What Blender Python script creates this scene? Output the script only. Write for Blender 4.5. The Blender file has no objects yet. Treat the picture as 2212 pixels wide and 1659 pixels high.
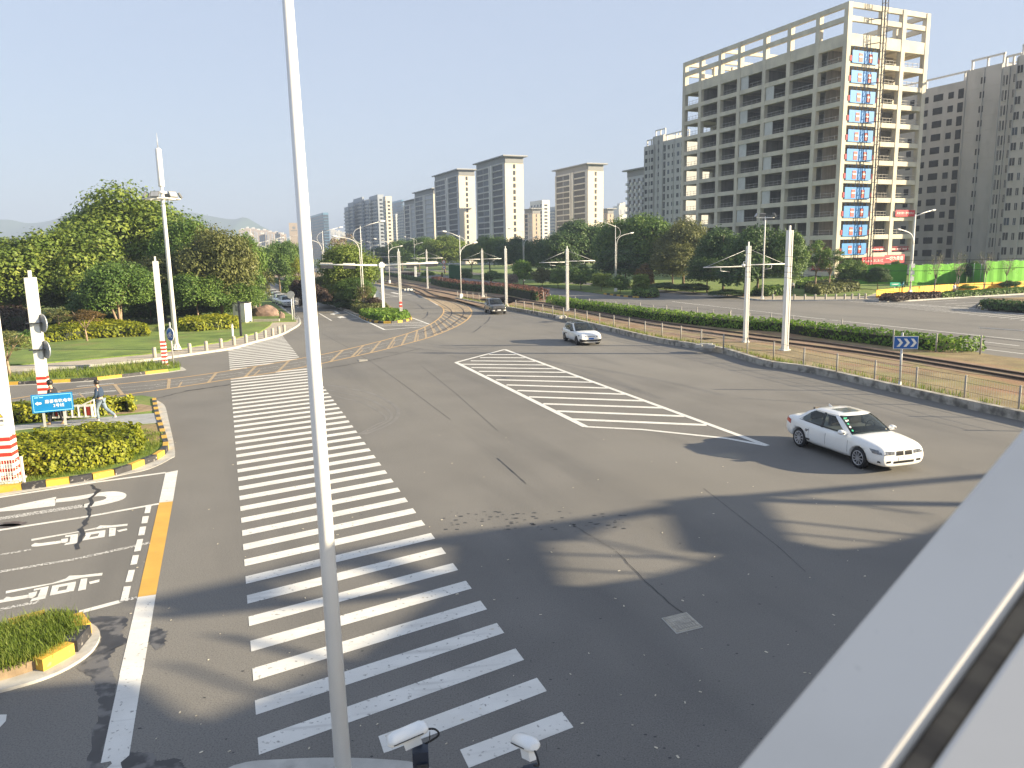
import bpy, bmesh, math, random
import numpy as np
from mathutils import Vector, Matrix, Euler
R = math.radians
S = bpy.context.scene
C = S.collection
random.seed(11)

# ------------------------------------------------------------------ camera
CAMZ, FPX, PITCH, ROLL = 6.8, 1650.0, R(9.85), R(-1.0)
CR = Euler((R(90) - PITCH, 0, 0)).to_matrix() @ Matrix.Rotation(ROLL, 3, 'Z')
cd = bpy.data.cameras.new('camera'); cam = bpy.data.objects.new('camera', cd); C.objects.link(cam)
cd.sensor_width = 36; cd.lens = 36 * FPX / 2212; cd.clip_start = 0.05; cd.clip_end = 30000; cd.dof.use_dof = True; cd.dof.focus_distance = 20; cd.dof.aperture_fstop = 4.0
cam.matrix_world = Matrix.Translation((0, 0, CAMZ)) @ CR.to_4x4()
S.camera = cam
# ------------------------------------------------------------------ light
SUN_EL = R(18)
SUN_DIR = Vector((0.988, -0.154, 0)).normalized() * math.cos(SUN_EL); SUN_DIR.z = math.sin(SUN_EL)
W = bpy.data.worlds.new('World'); S.world = W; W.use_nodes = True
nt = W.node_tree; sky = nt.nodes.new('ShaderNodeTexSky'); sky.sky_type = 'NISHITA'; sky.sun_disc = False
sky.sun_elevation = SUN_EL; sky.sun_rotation = math.atan2(SUN_DIR.x, SUN_DIR.y)
sky.air_density = 1.0; sky.dust_density = 1.0; sky.ozone_density = 1.0
mxw = nt.nodes.new('ShaderNodeMix'); mxw.data_type = 'RGBA'; mxw.inputs[0].default_value = 0.82      # a hazy sky: the clear-sky gradient mostly veiled by an even pale blue
nt.links.new(sky.outputs[0], mxw.inputs[6]); nz = nt.nodes.new('ShaderNodeTexNoise'); nz.inputs['Scale'].default_value = 1.6; nz.inputs['Detail'].default_value = 4; tcw = nt.nodes.new('ShaderNodeTexCoord'); mpw = nt.nodes.new('ShaderNodeMapping'); mpw.inputs['Scale'].default_value = (1, 1, 4); nt.links.new(tcw.outputs['Generated'], mpw.inputs[0]); nt.links.new(mpw.outputs[0], nz.inputs['Vector']); hz0 = nt.nodes.new('ShaderNodeMix'); hz0.data_type = 'RGBA'; nt.links.new(nz.outputs['Fac'], hz0.inputs[0]); hz0.inputs[6].default_value = (1.84, 2.14, 2.78, 1); hz0.inputs[7].default_value = (2.08, 2.36, 2.98, 1); nt.links.new(hz0.outputs[2], mxw.inputs[7]); nt.links.new(mxw.outputs[2], nt.nodes['Background'].inputs[0]); nt.nodes['Background'].inputs[1].default_value = 0.055
sd = bpy.data.lights.new('sun', 'SUN'); sd.energy = 3.6; sd.angle = R(0.7); sd.color = (1.0, 0.84, 0.58)
so = bpy.data.objects.new('sun', sd); C.objects.link(so); so.rotation_euler = SUN_DIR.to_track_quat('Z', 'Y').to_euler()
so.location = (40, -10, 60)
S.view_settings.view_transform = 'Standard'; S.view_settings.look = 'None'; S.view_settings.exposure = 2.36; S.view_settings.gamma = 1
S.cycles.max_bounces = 6; S.cycles.diffuse_bounces = 3; S.cycles.glossy_bounces = 3; S.cycles.transparent_max_bounces = 6
S.cycles.volume_bounces = 0; S.cycles.use_adaptive_sampling = True; S.cycles.use_denoising = True

# ------------------------------------------------------------------ pixel <-> place (pixels of a 2212 x 1659 copy of the photo)
def ray(px, py): return CR @ Vector((px - 1106, 829.5 - py, -FPX))
def G(px, py, z=0.0):
    d = ray(px, py); t = (z - CAMZ) / d.z
    return Vector((d.x * t, d.y * t, z))
def at(px, py, Y):
    d = ray(px, py); t = Y / d.y
    return Vector((d.x * t, Y, CAMZ + d.z * t))
def horizon(px): return 541 - 0.0175 * (px - 1106)
def col(px, Y): return at(px, horizon(px), Y).x
def Q(x0, y0, w):
    k = w / 2212 / 1.234629
    return lambda x, y: (x0 / 1.234629 + x * k, y0 / 1.234629 + y * k)
def GQ(q, pts, z=0.0): return [G(*q(x, y), z) for x, y in pts]
def GP(pts, z=0.0): return [G(x, y, z) for x, y in pts]
def top_z(base, px, py):            # height of something standing at base that ends at this pixel
    return at(px, py, base.y).z

# ------------------------------------------------------------------ mesh builder
class MB:
    def __init__(s): s.v = []; s.f = []; s.m = []; s.sm = []
    def face(s, pts, m=0, smooth=False):
        i = len(s.v); s.v += [Vector(p) for p in pts]; s.f.append(list(range(i, i + len(pts)))); s.m.append(m); s.sm.append(smooth); return s
    def box(s, c, size, rz=0.0, m=0, tilt=None):
        c = Vector(c); hx, hy, hz = size[0] / 2, size[1] / 2, size[2] / 2
        M = Matrix.Rotation(rz, 3, 'Z')
        if tilt is not None: M = tilt
        P = [c + M @ Vector((x, y, z)) for x in (-hx, hx) for y in (-hy, hy) for z in (-hz, hz)]
        i = len(s.v); s.v += P
        for q in ((0, 1, 3, 2), (4, 6, 7, 5), (0, 4, 5, 1), (2, 3, 7, 6), (0, 2, 6, 4), (1, 5, 7, 3)):
            s.f.append([i + k for k in q]); s.m.append(m); s.sm.append(False)
        return s
    def beam(s, a, b, w, h, m=0, up=(0, 0, 1)):      # rectangular bar a->b, w sideways, h along up
        a, b = Vector(a), Vector(b); d = (b - a); L = d.length
        if L < 1e-6: return s
        d.normalize(); u = Vector(up)
        side = d.cross(u)
        if side.length < 1e-4: side = d.cross(Vector((1, 0, 0)))
        side.normalize(); u = side.cross(d).normalized()
        M = Matrix((d, side, u)).transposed()
        return s.box((a + b) / 2, (L, w, h), 0, m, tilt=M)
    def tube(s, pts, radii, n=8, m=0, caps=True):
        pts = [Vector(p) for p in pts]
        if not hasattr(radii, '__len__'): radii = [radii] * len(pts)
        base = len(s.v); prev = None
        for k, p in enumerate(pts):
            d = (pts[min(k + 1, len(pts) - 1)] - pts[max(k - 1, 0)]).normalized()
            if prev is None:
                u = d.orthogonal().normalized()
            else:
                u = (prev - d * prev.dot(d))
                u = u.normalized() if u.length > 1e-5 else d.orthogonal().normalized()
            prev = u; w = d.cross(u)
            for j in range(n):
                a = 2 * math.pi * j / n
                s.v.append(p + (u * math.cos(a) + w * math.sin(a)) * radii[k])
        for k in range(len(pts) - 1):
            for j in range(n):
                a = base + k * n + j; b = base + k * n + (j + 1) % n
                s.f.append([a, b, b + n, a + n]); s.m.append(m); s.sm.append(True)
        if caps:
            s.f.append([base + j for j in range(n)][::-1]); s.m.append(m); s.sm.append(False)
            e = base + (len(pts) - 1) * n
            s.f.append([e + j for j in range(n)]); s.m.append(m); s.sm.append(False)
        return s
    def prism(s, poly, z0, z1, m=0, mside=None, bottom=False):
        n = len(poly); i = len(s.v); mside = m if mside is None else mside
        A = sum(poly[k][0] * poly[(k + 1) % n][1] - poly[(k + 1) % n][0] * poly[k][1] for k in range(n))
        if A < 0: poly = poly[::-1]
        s.v += [Vector((p[0], p[1], z0)) for p in poly] + [Vector((p[0], p[1], z1)) for p in poly]
        s.f.append([i + n + k for k in range(n)]); s.m.append(m); s.sm.append(False)
        if bottom: s.f.append([i + k for k in range(n)][::-1]); s.m.append(m); s.sm.append(False)
        for k in range(n):
            s.f.append([i + k, i + (k + 1) % n, i + n + (k + 1) % n, i + n + k]); s.m.append(mside); s.sm.append(False)
        return s
    def lathe(s, prof, n=16, c=(0, 0, 0), m=0, axis='Z'):
        c = Vector(c); base = len(s.v)
        for r, z in prof:
            for j in range(n):
                a = 2 * math.pi * j / n; x, y = r * math.cos(a), r * math.sin(a)
                s.v.append(c + (Vector((x, y, z)) if axis == 'Z' else Vector((x, z, -y)) if axis == 'Y' else Vector((z, x, y))))
        for k in range(len(prof) - 1):
            for j in range(n):
                a = base + k * n + j; b = base + k * n + (j + 1) % n
                s.f.append([a, b, b + n, a + n]); s.m.append(m); s.sm.append(True)
        return s
    def build(s, name, mats, parent=None, org=None):
        me = bpy.data.meshes.new(name)
        o0 = Vector(org) if org is not None else Vector((0, 0, 0))
        me.from_pydata([tuple(v - o0) for v in s.v], [], s.f)
        if not isinstance(mats, (list, tuple)): mats = [mats]
        for m in mats: me.materials.append(m)
        if len(mats) > 1: me.polygons.foreach_set('material_index', s.m)
        me.polygons.foreach_set('use_smooth', s.sm)
        me.update()
        return link(name, me, parent, o0 if parent is None else None)
def link(name, me, parent=None, loc=None):
    o = bpy.data.objects.new(name, me); C.objects.link(o)
    if parent is not None: o.parent = parent
    if loc is not None: o.location = loc
    return o
def tag(o, label=None, cat=None, group=None, kind=None):
    if label: o['label'] = label
    if cat: o['category'] = cat
    if group: o['group'] = group
    if kind: o['kind'] = kind
    return o
def thing(name, label, cat, loc=(0, 0, 0), rz=0.0, group=None):
    o = bpy.data.objects.new(name, None); C.objects.link(o); o.location = loc; o.rotation_euler = (0, 0, rz)
    o.empty_display_size = 0.3
    return tag(o, label, cat, group)
def struct(name, mb, mats): return tag(mb.build(name, mats), kind='structure')
def dup(root, loc=None, rz=None, label=None, group=None, scale=None):
    r = root.copy(); C.objects.link(r)
    if loc is not None: r.location = loc
    if rz is not None: r.rotation_euler = (0, 0, rz)
    if scale is not None: r.scale = scale if hasattr(scale, '__len__') else (scale,) * 3
    if label: r['label'] = label
    if group: r['group'] = group
    def rec(src, dst):
        for ch in list(src.children):
            c = ch.copy(); C.objects.link(c); c.parent = dst; rec(ch, c)
    rec(root, r)
    return r
def set_mat(o, m, slot=0):
    o.material_slots[slot].link = 'OBJECT'; o.material_slots[slot].material = m
def bake(o):                       # apply an object's modifiers without operators
    dg = bpy.context.evaluated_depsgraph_get()
    me = bpy.data.meshes.new_from_object(o.evaluated_get(dg)); o.modifiers.clear(); o.data = me; return o
ORD = ['first', 'second', 'third', 'fourth', 'fifth', 'sixth', 'seventh', 'eighth', 'ninth', 'tenth', 'eleventh', 'twelfth']

# ------------------------------------------------------------------ materials
def M(name, colr, rough=0.75, var=0.12, scale=3.0, bump=0.0, metal=0.0, col2=None, detail=5, bscale=None, coat=0.0, spec=0.5, coord='POS', ramp=(0.35, 0.65)):
    m = bpy.data.materials.new(name); m.use_nodes = True; n = m.node_tree; b = n.nodes['Principled BSDF']
    b.inputs['Roughness'].default_value = rough; b.inputs['Metallic'].default_value = metal
    b.inputs['Specular IOR Level'].default_value = spec
    b.inputs['Coat Weight'].default_value = coat; b.inputs['Coat Roughness'].default_value = 0.08
    if coord == 'POS': src = n.nodes.new('ShaderNodeNewGeometry').outputs['Position']
    else: src = n.nodes.new('ShaderNodeTexCoord').outputs['Object']
    t = n.nodes.new('ShaderNodeTexNoise'); t.inputs['Scale'].default_value = scale; t.inputs['Detail'].default_value = detail
    n.links.new(src, t.inputs['Vector'])
    r = n.nodes.new('ShaderNodeValToRGB'); n.links.new(t.outputs['Fac'], r.inputs[0])
    c1 = [c * (1 - var) for c in colr]; c2 = [min(1, c * (1 + var)) for c in colr] if col2 is None else col2
    r.color_ramp.elements[0].position = ramp[0]; r.color_ramp.elements[1].position = ramp[1]
    r.color_ramp.elements[0].color = (*c1, 1); r.color_ramp.elements[1].color = (*c2, 1)
    n.links.new(r.outputs[0], b.inputs['Base Color'])
    if bump:
        t2 = n.nodes.new('ShaderNodeTexNoise'); t2.inputs['Scale'].default_value = bscale or scale * 4; t2.inputs['Detail'].default_value = 6
        n.links.new(src, t2.inputs['Vector'])
        bp = n.nodes.new('ShaderNodeBump'); bp.inputs['Strength'].default_value = bump; bp.inputs['Distance'].default_value = 0.02
        n.links.new(t2.outputs['Fac'], bp.inputs['Height']); n.links.new(bp.outputs[0], b.inputs['Normal'])
    return m
def mixin(m, colr, scale, lo, hi, amount=1.0, stretch=None, detail=6, seed=0.0, rotz=0.0):   # lay a second patchy colour over a material
    n = m.node_tree; b = n.nodes['Principled BSDF']; old = b.inputs['Base Color'].links[0].from_socket
    g = n.nodes.new('ShaderNodeNewGeometry'); mp = n.nodes.new('ShaderNodeMapping'); n.links.new(g.outputs['Position'], mp.inputs[0])
    mp.vector_type = 'TEXTURE'; mp.inputs['Scale'].default_value = tuple(1 / v for v in (stretch or (1, 1, 1))); mp.inputs['Location'].default_value = (seed, seed * 1.7, 0); mp.inputs['Rotation'].default_value = (0, 0, rotz)
    t = n.nodes.new('ShaderNodeTexNoise'); t.inputs['Scale'].default_value = scale; t.inputs['Detail'].default_value = detail; n.links.new(mp.outputs[0], t.inputs['Vector'])
    rg = n.nodes.new('ShaderNodeMapRange'); rg.inputs['From Min'].default_value = lo; rg.inputs['From Max'].default_value = hi; rg.inputs['To Max'].default_value = amount
    n.links.new(t.outputs['Fac'], rg.inputs['Value'])
    x = n.nodes.new('ShaderNodeMix'); x.data_type = 'RGBA'; n.links.new(rg.outputs[0], x.inputs[0]); n.links.new(old, x.inputs[6]); x.inputs[7].default_value = (*colr, 1)
    n.links.new(x.outputs[2], b.inputs['Base Color']); return m
def leaf_mat(name, dark, mid, light, trans=0.3, rough=0.55):
    m = bpy.data.materials.new(name); m.use_nodes = True; n = m.node_tree; b = n.nodes['Principled BSDF']
    g = n.nodes.new('ShaderNodeNewGeometry'); r = n.nodes.new('ShaderNodeValToRGB')
    r.color_ramp.elements[0].color = (*dark, 1); r.color_ramp.elements[1].color = (*light, 1)
    e = r.color_ramp.elements.new(0.5); e.color = (*mid, 1)
    t = n.nodes.new('ShaderNodeTexNoise'); t.inputs['Scale'].default_value = 0.45; t.inputs['Detail'].default_value = 2; n.links.new(g.outputs['Position'], t.inputs['Vector'])
    mx = n.nodes.new('ShaderNodeMath'); mx.operation = 'MULTIPLY_ADD'; n.links.new(g.outputs['Random Per Island'], mx.inputs[0]); mx.inputs[1].default_value = 0.55
    ad = n.nodes.new('ShaderNodeMath'); ad.operation = 'MULTIPLY_ADD'; n.links.new(t.outputs['Fac'], ad.inputs[0]); ad.inputs[1].default_value = 1.3; ad.inputs[2].default_value = -0.42
    n.links.new(ad.outputs[0], mx.inputs[2]); n.links.new(mx.outputs[0], r.inputs[0])
    n.links.new(r.outputs[0], b.inputs['Base Color']); b.inputs['Roughness'].default_value = rough; b.inputs['Specular IOR Level'].default_value = 0.35
    tr = n.nodes.new('ShaderNodeBsdfTranslucent'); n.links.new(r.outputs[0], tr.inputs[0])
    ms = n.nodes.new('ShaderNodeMixShader'); ms.inputs[0].default_value = trans
    out = n.nodes['Material Output']; n.links.new(b.outputs[0], ms.inputs[1]); n.links.new(tr.outputs[0], ms.inputs[2]); n.links.new(ms.outputs[0], out.inputs[0])
    return m
ASPH = M('asphalt', (0.150, 0.143, 0.132), 0.85, 0.10, 0.35, bump=0.25, bscale=60, detail=8)
mixin(ASPH, (0.205, 0.195, 0.176), 0.12, 0.42, 0.72, 0.9, stretch=(1, .35, 1), seed=3, rotz=R(20))
mixin(ASPH, (0.092, 0.09, 0.087), 0.42, 0.52, 0.72, 0.65, stretch=(1.0, .12, 1), seed=8, rotz=R(21))
mixin(ASPH, (0.075, 0.073, 0.07), 38, 0.48, 0.66, 0.6, seed=1, detail=3)
mixin(ASPH, (0.30, 0.29, 0.27), 55, 0.60, 0.70, 0.6, seed=5, detail=3)
mixin(ASPH, (0.19, 0.178, 0.155), 0.05, 0.5, 0.62, 0.5, seed=31)
WPAINT = M('white_road_paint', (0.66, 0.65, 0.61), 0.7, 0.06, 1.5, bump=0.1, bscale=40)
mixin(WPAINT, (0.24, 0.23, 0.215), 11, 0.61, 0.68, 0.9, seed=2); mixin(WPAINT, (0.40, 0.39, 0.365), 2.2, 0.55, 0.72, 0.55, stretch=(.25, 2.5, 1), seed=14, rotz=R(10))
mixin(WPAINT, (0.62, 0.60, 0.55), 0.8, 0.45, 0.7, 0.6, stretch=(1, 3, 1), seed=4)
WWORN = M('worn_white_paint', (0.58, 0.57, 0.54), 0.75, 0.06, 1.5)
mixin(WWORN, (0.17, 0.165, 0.155), 22, 0.46, 0.52, 1.0, seed=6, detail=4)
YPAINT = M('yellow_road_paint', (0.56, 0.335, 0.06), 0.7, 0.07, 1.5)
mixin(YPAINT, (0.40, 0.30, 0.16), 16, 0.62, 0.74, 0.7, seed=7)
YWORN = M('worn_yellow_paint', (0.40, 0.30, 0.18), 0.75, 0.08, 2)
mixin(YWORN, (0.2, 0.18, 0.15), 14, 0.52, 0.6, 0.8, seed=9)
TAR = M('crack_sealant', (0.03, 0.03, 0.032), 0.6, 0.2, 5)
WET = M('wet_asphalt', (0.035, 0.034, 0.035), 0.45, 0.3, 2.0); mixin(WET, (0.13, 0.125, 0.12), 2.4, 0.48, 0.56, 0.95, seed=3)
KERBG = M('grey_kerb_stone', (0.42, 0.41, 0.38), 0.8, 0.12, 2.5, bump=0.15)
mixin(KERBG, (0.22, 0.21, 0.19), 3, 0.55, 0.75, 0.6, seed=3)
KERBD = M('weathered_kerb_stone', (0.36, 0.34, 0.30), 0.85, 0.2, 1.5, bump=0.3)
mixin(KERBD, (0.10, 0.095, 0.085), 2.2, 0.48, 0.66, 0.85, seed=5)
KYEL = M('yellow_kerb_paint', (0.54, 0.335, 0.045), 0.65, 0.1, 3); mixin(KYEL, (0.35, 0.27, 0.15), 9, 0.62, 0.7, 0.7)
KBLK = M('black_kerb_paint', (0.035, 0.035, 0.04), 0.6, 0.25, 3); mixin(KBLK, (0.32, 0.30, 0.28), 8, 0.6, 0.68, 0.8)
PAVE = M('paving', (0.40, 0.35, 0.28), 0.85, 0.13, 1.2, bump=0.15); mixin(PAVE, (0.28, 0.24, 0.19), 9, 0.5, 0.62, 0.5)
PAVEG = M('grey_paving', (0.30, 0.31, 0.32), 0.85, 0.12, 2, bump=0.15)
SOIL = M('soil', (0.26, 0.19, 0.12), 0.95, 0.25, 2.5, bump=0.5)
LAWN = M('lawn_grass', (0.125, 0.205, 0.028), 0.9, 0.3, 0.5, bump=0.9, bscale=18, col2=(0.19, 0.26, 0.045)); mixin(LAWN, (0.20, 0.19, 0.06), 0.35, 0.5, 0.72, 0.8, seed=2); mixin(LAWN, (0.05, 0.10, 0.015), 9, 0.48, 0.66, 0.7, seed=9, stretch=(1, 2, 1))
DRYG = M('dry_grass', (0.23, 0.175, 0.085), 0.95, 0.25, 0.6, bump=0.8, bscale=16, col2=(0.30, 0.23, 0.11)); mixin(DRYG, (0.17, 0.18, 0.05), 0.3, 0.5, 0.68, 0.85, seed=12); mixin(DRYG, (0.27, 0.13, 0.075), 0.5, 0.50, 0.64, 0.7, seed=21, stretch=(1, .4, 1), rotz=R(20)); mixin(DRYG, (0.11, 0.085, 0.045), 8, 0.52, 0.66, 0.6, seed=4)
FIELD = M('far_ground', (0.12, 0.15, 0.06), 0.95, 0.25, 0.02, bump=0)
WSTEEL = M('white_painted_steel', (0.80, 0.79, 0.76), 0.4, 0.03, 1.2, coord='OBJ'); mixin(WSTEEL, (0.50, 0.46, 0.40), 1.4, 0.62, 0.85, 0.35, stretch=(3, 3, .3))
GSTEEL = M('galvanised_steel', (0.48, 0.49, 0.50), 0.45, 0.08, 3, metal=0.35)
CONC = M('concrete_post', (0.33, 0.31, 0.28), 0.85, 0.1, 4)
DKST = M('dark_steel', (0.025, 0.028, 0.035), 0.5, 0.2, 3)
NAVY = M('navy_steel', (0.012, 0.022, 0.045), 0.45, 0.2, 2)
REDP = M('red_paint', (0.62, 0.045, 0.03), 0.55, 0.08, 3)
WPNT = M('white_paint', (0.82, 0.80, 0.74), 0.55, 0.04, 3)
BLACK = M('black_rubber', (0.018, 0.018, 0.02), 0.8, 0.2, 8)
BLUE = M('sign_blue', (0.004, 0.17, 0.44), 0.45, 0.05, 3)
DBLUE = M('sign_dark_blue', (0.015, 0.11, 0.38), 0.5, 0.05, 3)
YSIGN = M('sign_yellow', (0.85, 0.62, 0.03), 0.5, 0.05, 3)
GSIGN = M('sign_green', (0.01, 0.40, 0.22), 0.5, 0.05, 3)
GREYB = M('sign_back', (0.38, 0.39, 0.40), 0.5, 0.08, 3, metal=0.3)
BARK = M('bark', (0.17, 0.125, 0.085), 0.95, 0.25, 6, bump=0.6)
PBARK = M('pale_bark', (0.30, 0.22, 0.15), 0.95, 0.2, 6, bump=0.5)
RUST = M('rusty_rail', (0.055, 0.038, 0.028), 0.6, 0.25, 5, metal=0.2)
RBED = M('red_ballast', (0.22, 0.145, 0.095), 0.95, 0.22, 1.2, bump=0.6); mixin(RBED, (0.22, 0.18, 0.09), 0.5, 0.5, 0.66, 0.8, seed=2)
# ================================================================== SETTING
q2, q5, q5b, qb1, qz2 = Q(0, 850, 700), Q(600, 600, 700), Q(960, 640, 400), Q(1250, 600, 800), Q(1900, 500, 831)
q3, q4, q1, q6, q7 = Q(0, 1200, 800), Q(0, 1648, 533), Q(600, 960, 400), Q(850, 370, 800), Q(1600, 300, 600)
qt, qs, qg, qr = Q(0, 1340, 440), Q(0, 980, 320), Q(640, 560, 400), Q(2331, 560, 400 * 2212 / 1269)
qs8, qbt = Q(1800, 0, 931 * 2212 / 2206), Q(640, 1600, 600)
q44 = Q(1100, 1560, 500 * 2212 / 1700)
UR = Vector((-0.342, 0.940, 0)).normalized(); VR = Vector((UR.y, -UR.x, 0))      # along / across the main road

def rect(x0, y0, x1, y1, z): return [(x0, y0, z), (x1, y0, z), (x1, y1, z), (x0, y1, z)]
struct('ground', MB().face(rect(-9000, -400, 9000, 12000, -0.06)), FIELD)
struct('road', MB().face(rect(-260, -60, 260, 420, 0)), ASPH)

def strip(mb, pts, w, z=0.0, m=0):            # painted line along ground points
    pts = [Vector((p[0], p[1], z)) for p in pts]; n = len(pts); L = []; Rr = []
    for k, p in enumerate(pts):
        d = (pts[min(k + 1, n - 1)] - pts[max(k - 1, 0)]).normalized(); s = Vector((-d.y, d.x, 0)) * (w / 2)
        L.append(p + s); Rr.append(p - s)
    for k in range(n - 1): mb.face([Rr[k], Rr[k + 1], L[k + 1], L[k]], m)
    return mb
def smooth(pts, n=6):                          # Catmull-Rom through points
    pts = [Vector(p) for p in pts]; out = []
    for i in range(len(pts) - 1):
        p0, p1, p2, p3 = pts[max(i - 1, 0)], pts[i], pts[i + 1], pts[min(i + 2, len(pts) - 1)]
        for k in range(n):
            t = k / n
            out.append(0.5 * ((2 * p1) + (-p0 + p2) * t + (2 * p0 - 5 * p1 + 4 * p2 - p3) * t * t + (-p0 + 3 * p1 - 3 * p2 + p3) * t ** 3))
    return out + [pts[-1]]
def resample(pts, step):
    out = [pts[0].copy()]; acc = 0.0
    for a, b in zip(pts, pts[1:]):
        L = (b - a).length; d = step - acc
        while d <= L and L > 1e-9:
            out.append(a.lerp(b, d / L)); d += step
        acc = (acc + L) % step
    return out
def isect(p, d, a, b):                         # line p+d*t with line a-b, returns t
    e = b - a; c = d.x * e.y - d.y * e.x
    return ((a.x - p.x) * e.y - (a.y - p.y) * e.x) / c
def inside(p, poly):
    r = False; n = len(poly)
    for i in range(n):
        a, b = poly[i], poly[(i + 1) % n]
        if (a[1] > p[1]) != (b[1] > p[1]) and p[0] < (b[0] - a[0]) * (p[1] - a[1]) / (b[1] - a[1]) + a[0]: r = not r
    return r

# ---- tram band across the junction (yellow lines, sleepers painted as a ladder, flush rails)
lowl = smooth(GQ(q2, [(-600, 810), (0, 740), (1040, 640), (1620, 560)]) + GQ(q1, [(0, 295), (375, 240), (745, 180), (1270, 85)]) +
              GQ(q5, [(830, 1165), (1240, 1075), (1500, 1010), (1760, 935), (1960, 850), (2050, 790), (2080, 735), (2050, 690), (1990, 655)]), 4)
uppl = smooth(GQ(q2, [(-600, 755), (50, 685), (650, 590), (1540, 495), (2140, 405)]) +
              GQ(q5, [(640, 1125), (830, 1090), (1150, 1020), (1440, 945), (1640, 880), (1760, 820), (1830, 760), (1842, 712), (1800, 675), (1640, 590)]), 4)
mb = MB(); strip(mb, lowl, 0.16, 0.010); strip(mb, uppl, 0.16, 0.010)
A, B = resample(uppl, (sum((b - a).length for a, b in zip(uppl, uppl[1:]))) / 70.01), resample(lowl, (sum((b - a).length for a, b in zip(lowl, lowl[1:]))) / 70.01)
yl = MB(); wh = MB()
for k in range(2, 70):
    a, b = A[k], B[k]
    if k > 46: strip(yl, [a, b], 0.20, 0.008)
    else:
        e = B[min(k + 1, 69)]
        if k % 2 == 0: strip(yl, [a.lerp(b, .02), a.lerp(e, .98)], 0.17, 0.008)
        else:
            c = a.lerp(b, .5); strip(wh, [A[k - 1].lerp(B[k - 1], .35), A[min(k + 1, 69)].lerp(B[min(k + 1, 69)], .45)], 0.09, 0.007)
            strip(wh, [A[k - 1].lerp(B[k - 1], .62), A[min(k + 1, 69)].lerp(B[min(k + 1, 69)], .72)], 0.08, 0.006)
            if k % 4 == 1: strip(yl, [c, b.lerp(e, .5)], 0.10, 0.008)
struct('tram_crossing_line', mb, M('tram_line_paint', (0.50, 0.33, 0.15), .75, .1, 2)); cb_ = MB(); [cb_.face([A[k] + V0, B[k] + V0, B[k + 1] + V0, A[k + 1] + V0]) for V0 in (Vector((0, 0, .003)),) for k in range(46, 70)]; struct('tram_crossing_bed', cb_, M('tram_crossing_asphalt', (0.105, 0.09, 0.075), .85, .15, .8)); struct('tram_crossing_hatching', yl, YWORN); struct('tram_crossing_dash', wh, WWORN)
rails = [smooth(GQ(q5b, [(700, 690), (870, 762), (985, 830), (1150, 915), (1300, 1000), (1352, 1060), (1338, 1120), (1250, 1190), (1130, 1265), (960, 1345), (700, 1430), (200, 1560)]), 5),
         smooth(GQ(q5b, [(880, 715), (1060, 800), (1180, 850), (1390, 940), (1500, 1010), (1532, 1070), (1500, 1140), (1410, 1212), (1310, 1285), (1150, 1360), (850, 1460), (300, 1600)]), 5)]
mb = MB()
for r in rails: strip(mb, r[:-8], 0.13, 0.012)
struct('tram_crossing_rail', mb, RUST)
band = [Vector(p) for p in uppl] + [Vector(p) for p in lowl[::-1]]

# ---- zebra crossing
L0, L1 = G(557.9, 1612.3), G(*(q1(85, 323)))
K14 = G(557.9, 1612.3); uz = (L1 - L0).normalized(); per = (L1 - L0).length / 34
sdir = (G(1120.8, 1414) - K14).normalized()
RA, RB = G(*q44(1395, 1205)), G(*q1(1500, 455)); FA, FB = G(*q5(525, 985)), G(*q5(634, 1128))
mb = MB()
def stripe(p, q, z=0.005):
    h = uz * (0.205 * per); mb.face([p - h + Vector((0, 0, z)), q - h + Vector((0, 0, z)), q + h + Vector((0, 0, z)), p + h + Vector((0, 0, z))])
for k in range(0, 62):
    p = L0 + uz * (per * k)
    far = p.y > 43.5
    if far:
        t = isect(p, sdir, FA, FB)
    else: t = isect(p, sdir, RA, RB)
    if t < 0.6: continue
    segs = []; n = 40; run = None                     # break the bar where the tram band crosses it
    for i in range(n + 1):
        pt = p + sdir * (t * i / n); ok = not inside(pt, band)
        if far and k > 51: ok = ok and (i / n) > (k - 51) * 0.15
        if ok and run is None: run = i
        if (not ok or i == n) and run is not None:
            if i - run > 2: segs.append((run, i if ok else i - 1))
            run = None
    for a, b in segs:
        if not far and a > 0 and b < n: continue
        stripe(p + sdir * (t * a / n), p + sdir * (t * b / n))
    if k > 56: break
p = L0 - uz * per; t = isect(p, sdir, RA, RB); stripe(G(*qbt(1388, 1425)), p + sdir * t)
p = L0 - uz * (2 * per); t = isect(p, sdir, RA, RB); stripe(G(*q44(470, 1578)), p + sdir * t)
struct('zebra_crossing_marking', mb, WPAINT)

# ---- hatched island painted on the road
cv = [G(1090, 755), G(985, 783), G(1265, 922), G(1657, 963)]
cm = MB()
def line(pts, w, z=0.006, mbx=None): strip(mbx if mbx is not None else cm, pts, w, z)
line([cv[0], cv[1]], .22); line([cv[1], cv[2]], .26, .0065); line([cv[2], G(1387, 928), G(1569, 947), cv[3]], .2, .007); line([cv[0], cv[3]], .24, .0075)
hl = [((1118, 768), (1062, 763)), ((1155, 774), (1040, 772))]
for l_, r_ in (((150, 955), (345, 956)), ((85, 978), (415, 980)), ((15, 1002), (492, 1006)), ((-60, 1027), (575, 1033)), ((20, 1052), (655, 1061)), ((75, 1080), (742, 1088)), ((132, 1110), (838, 1123)), ((202, 1142), (932, 1161)), ((278, 1180), (1045, 1204)), ((358, 1221), (1165, 1249)), ((443, 1268), (1300, 1298)), ((548, 1319), (1435, 1349)), ((648, 1373), (1592, 1411)), ((758, 1433), (1755, 1476))):
    line(GQ(qb1, [l_, r_]), 0.32, 0.0055)
struct('hatched_island_marking', cm, WPAINT)

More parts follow.
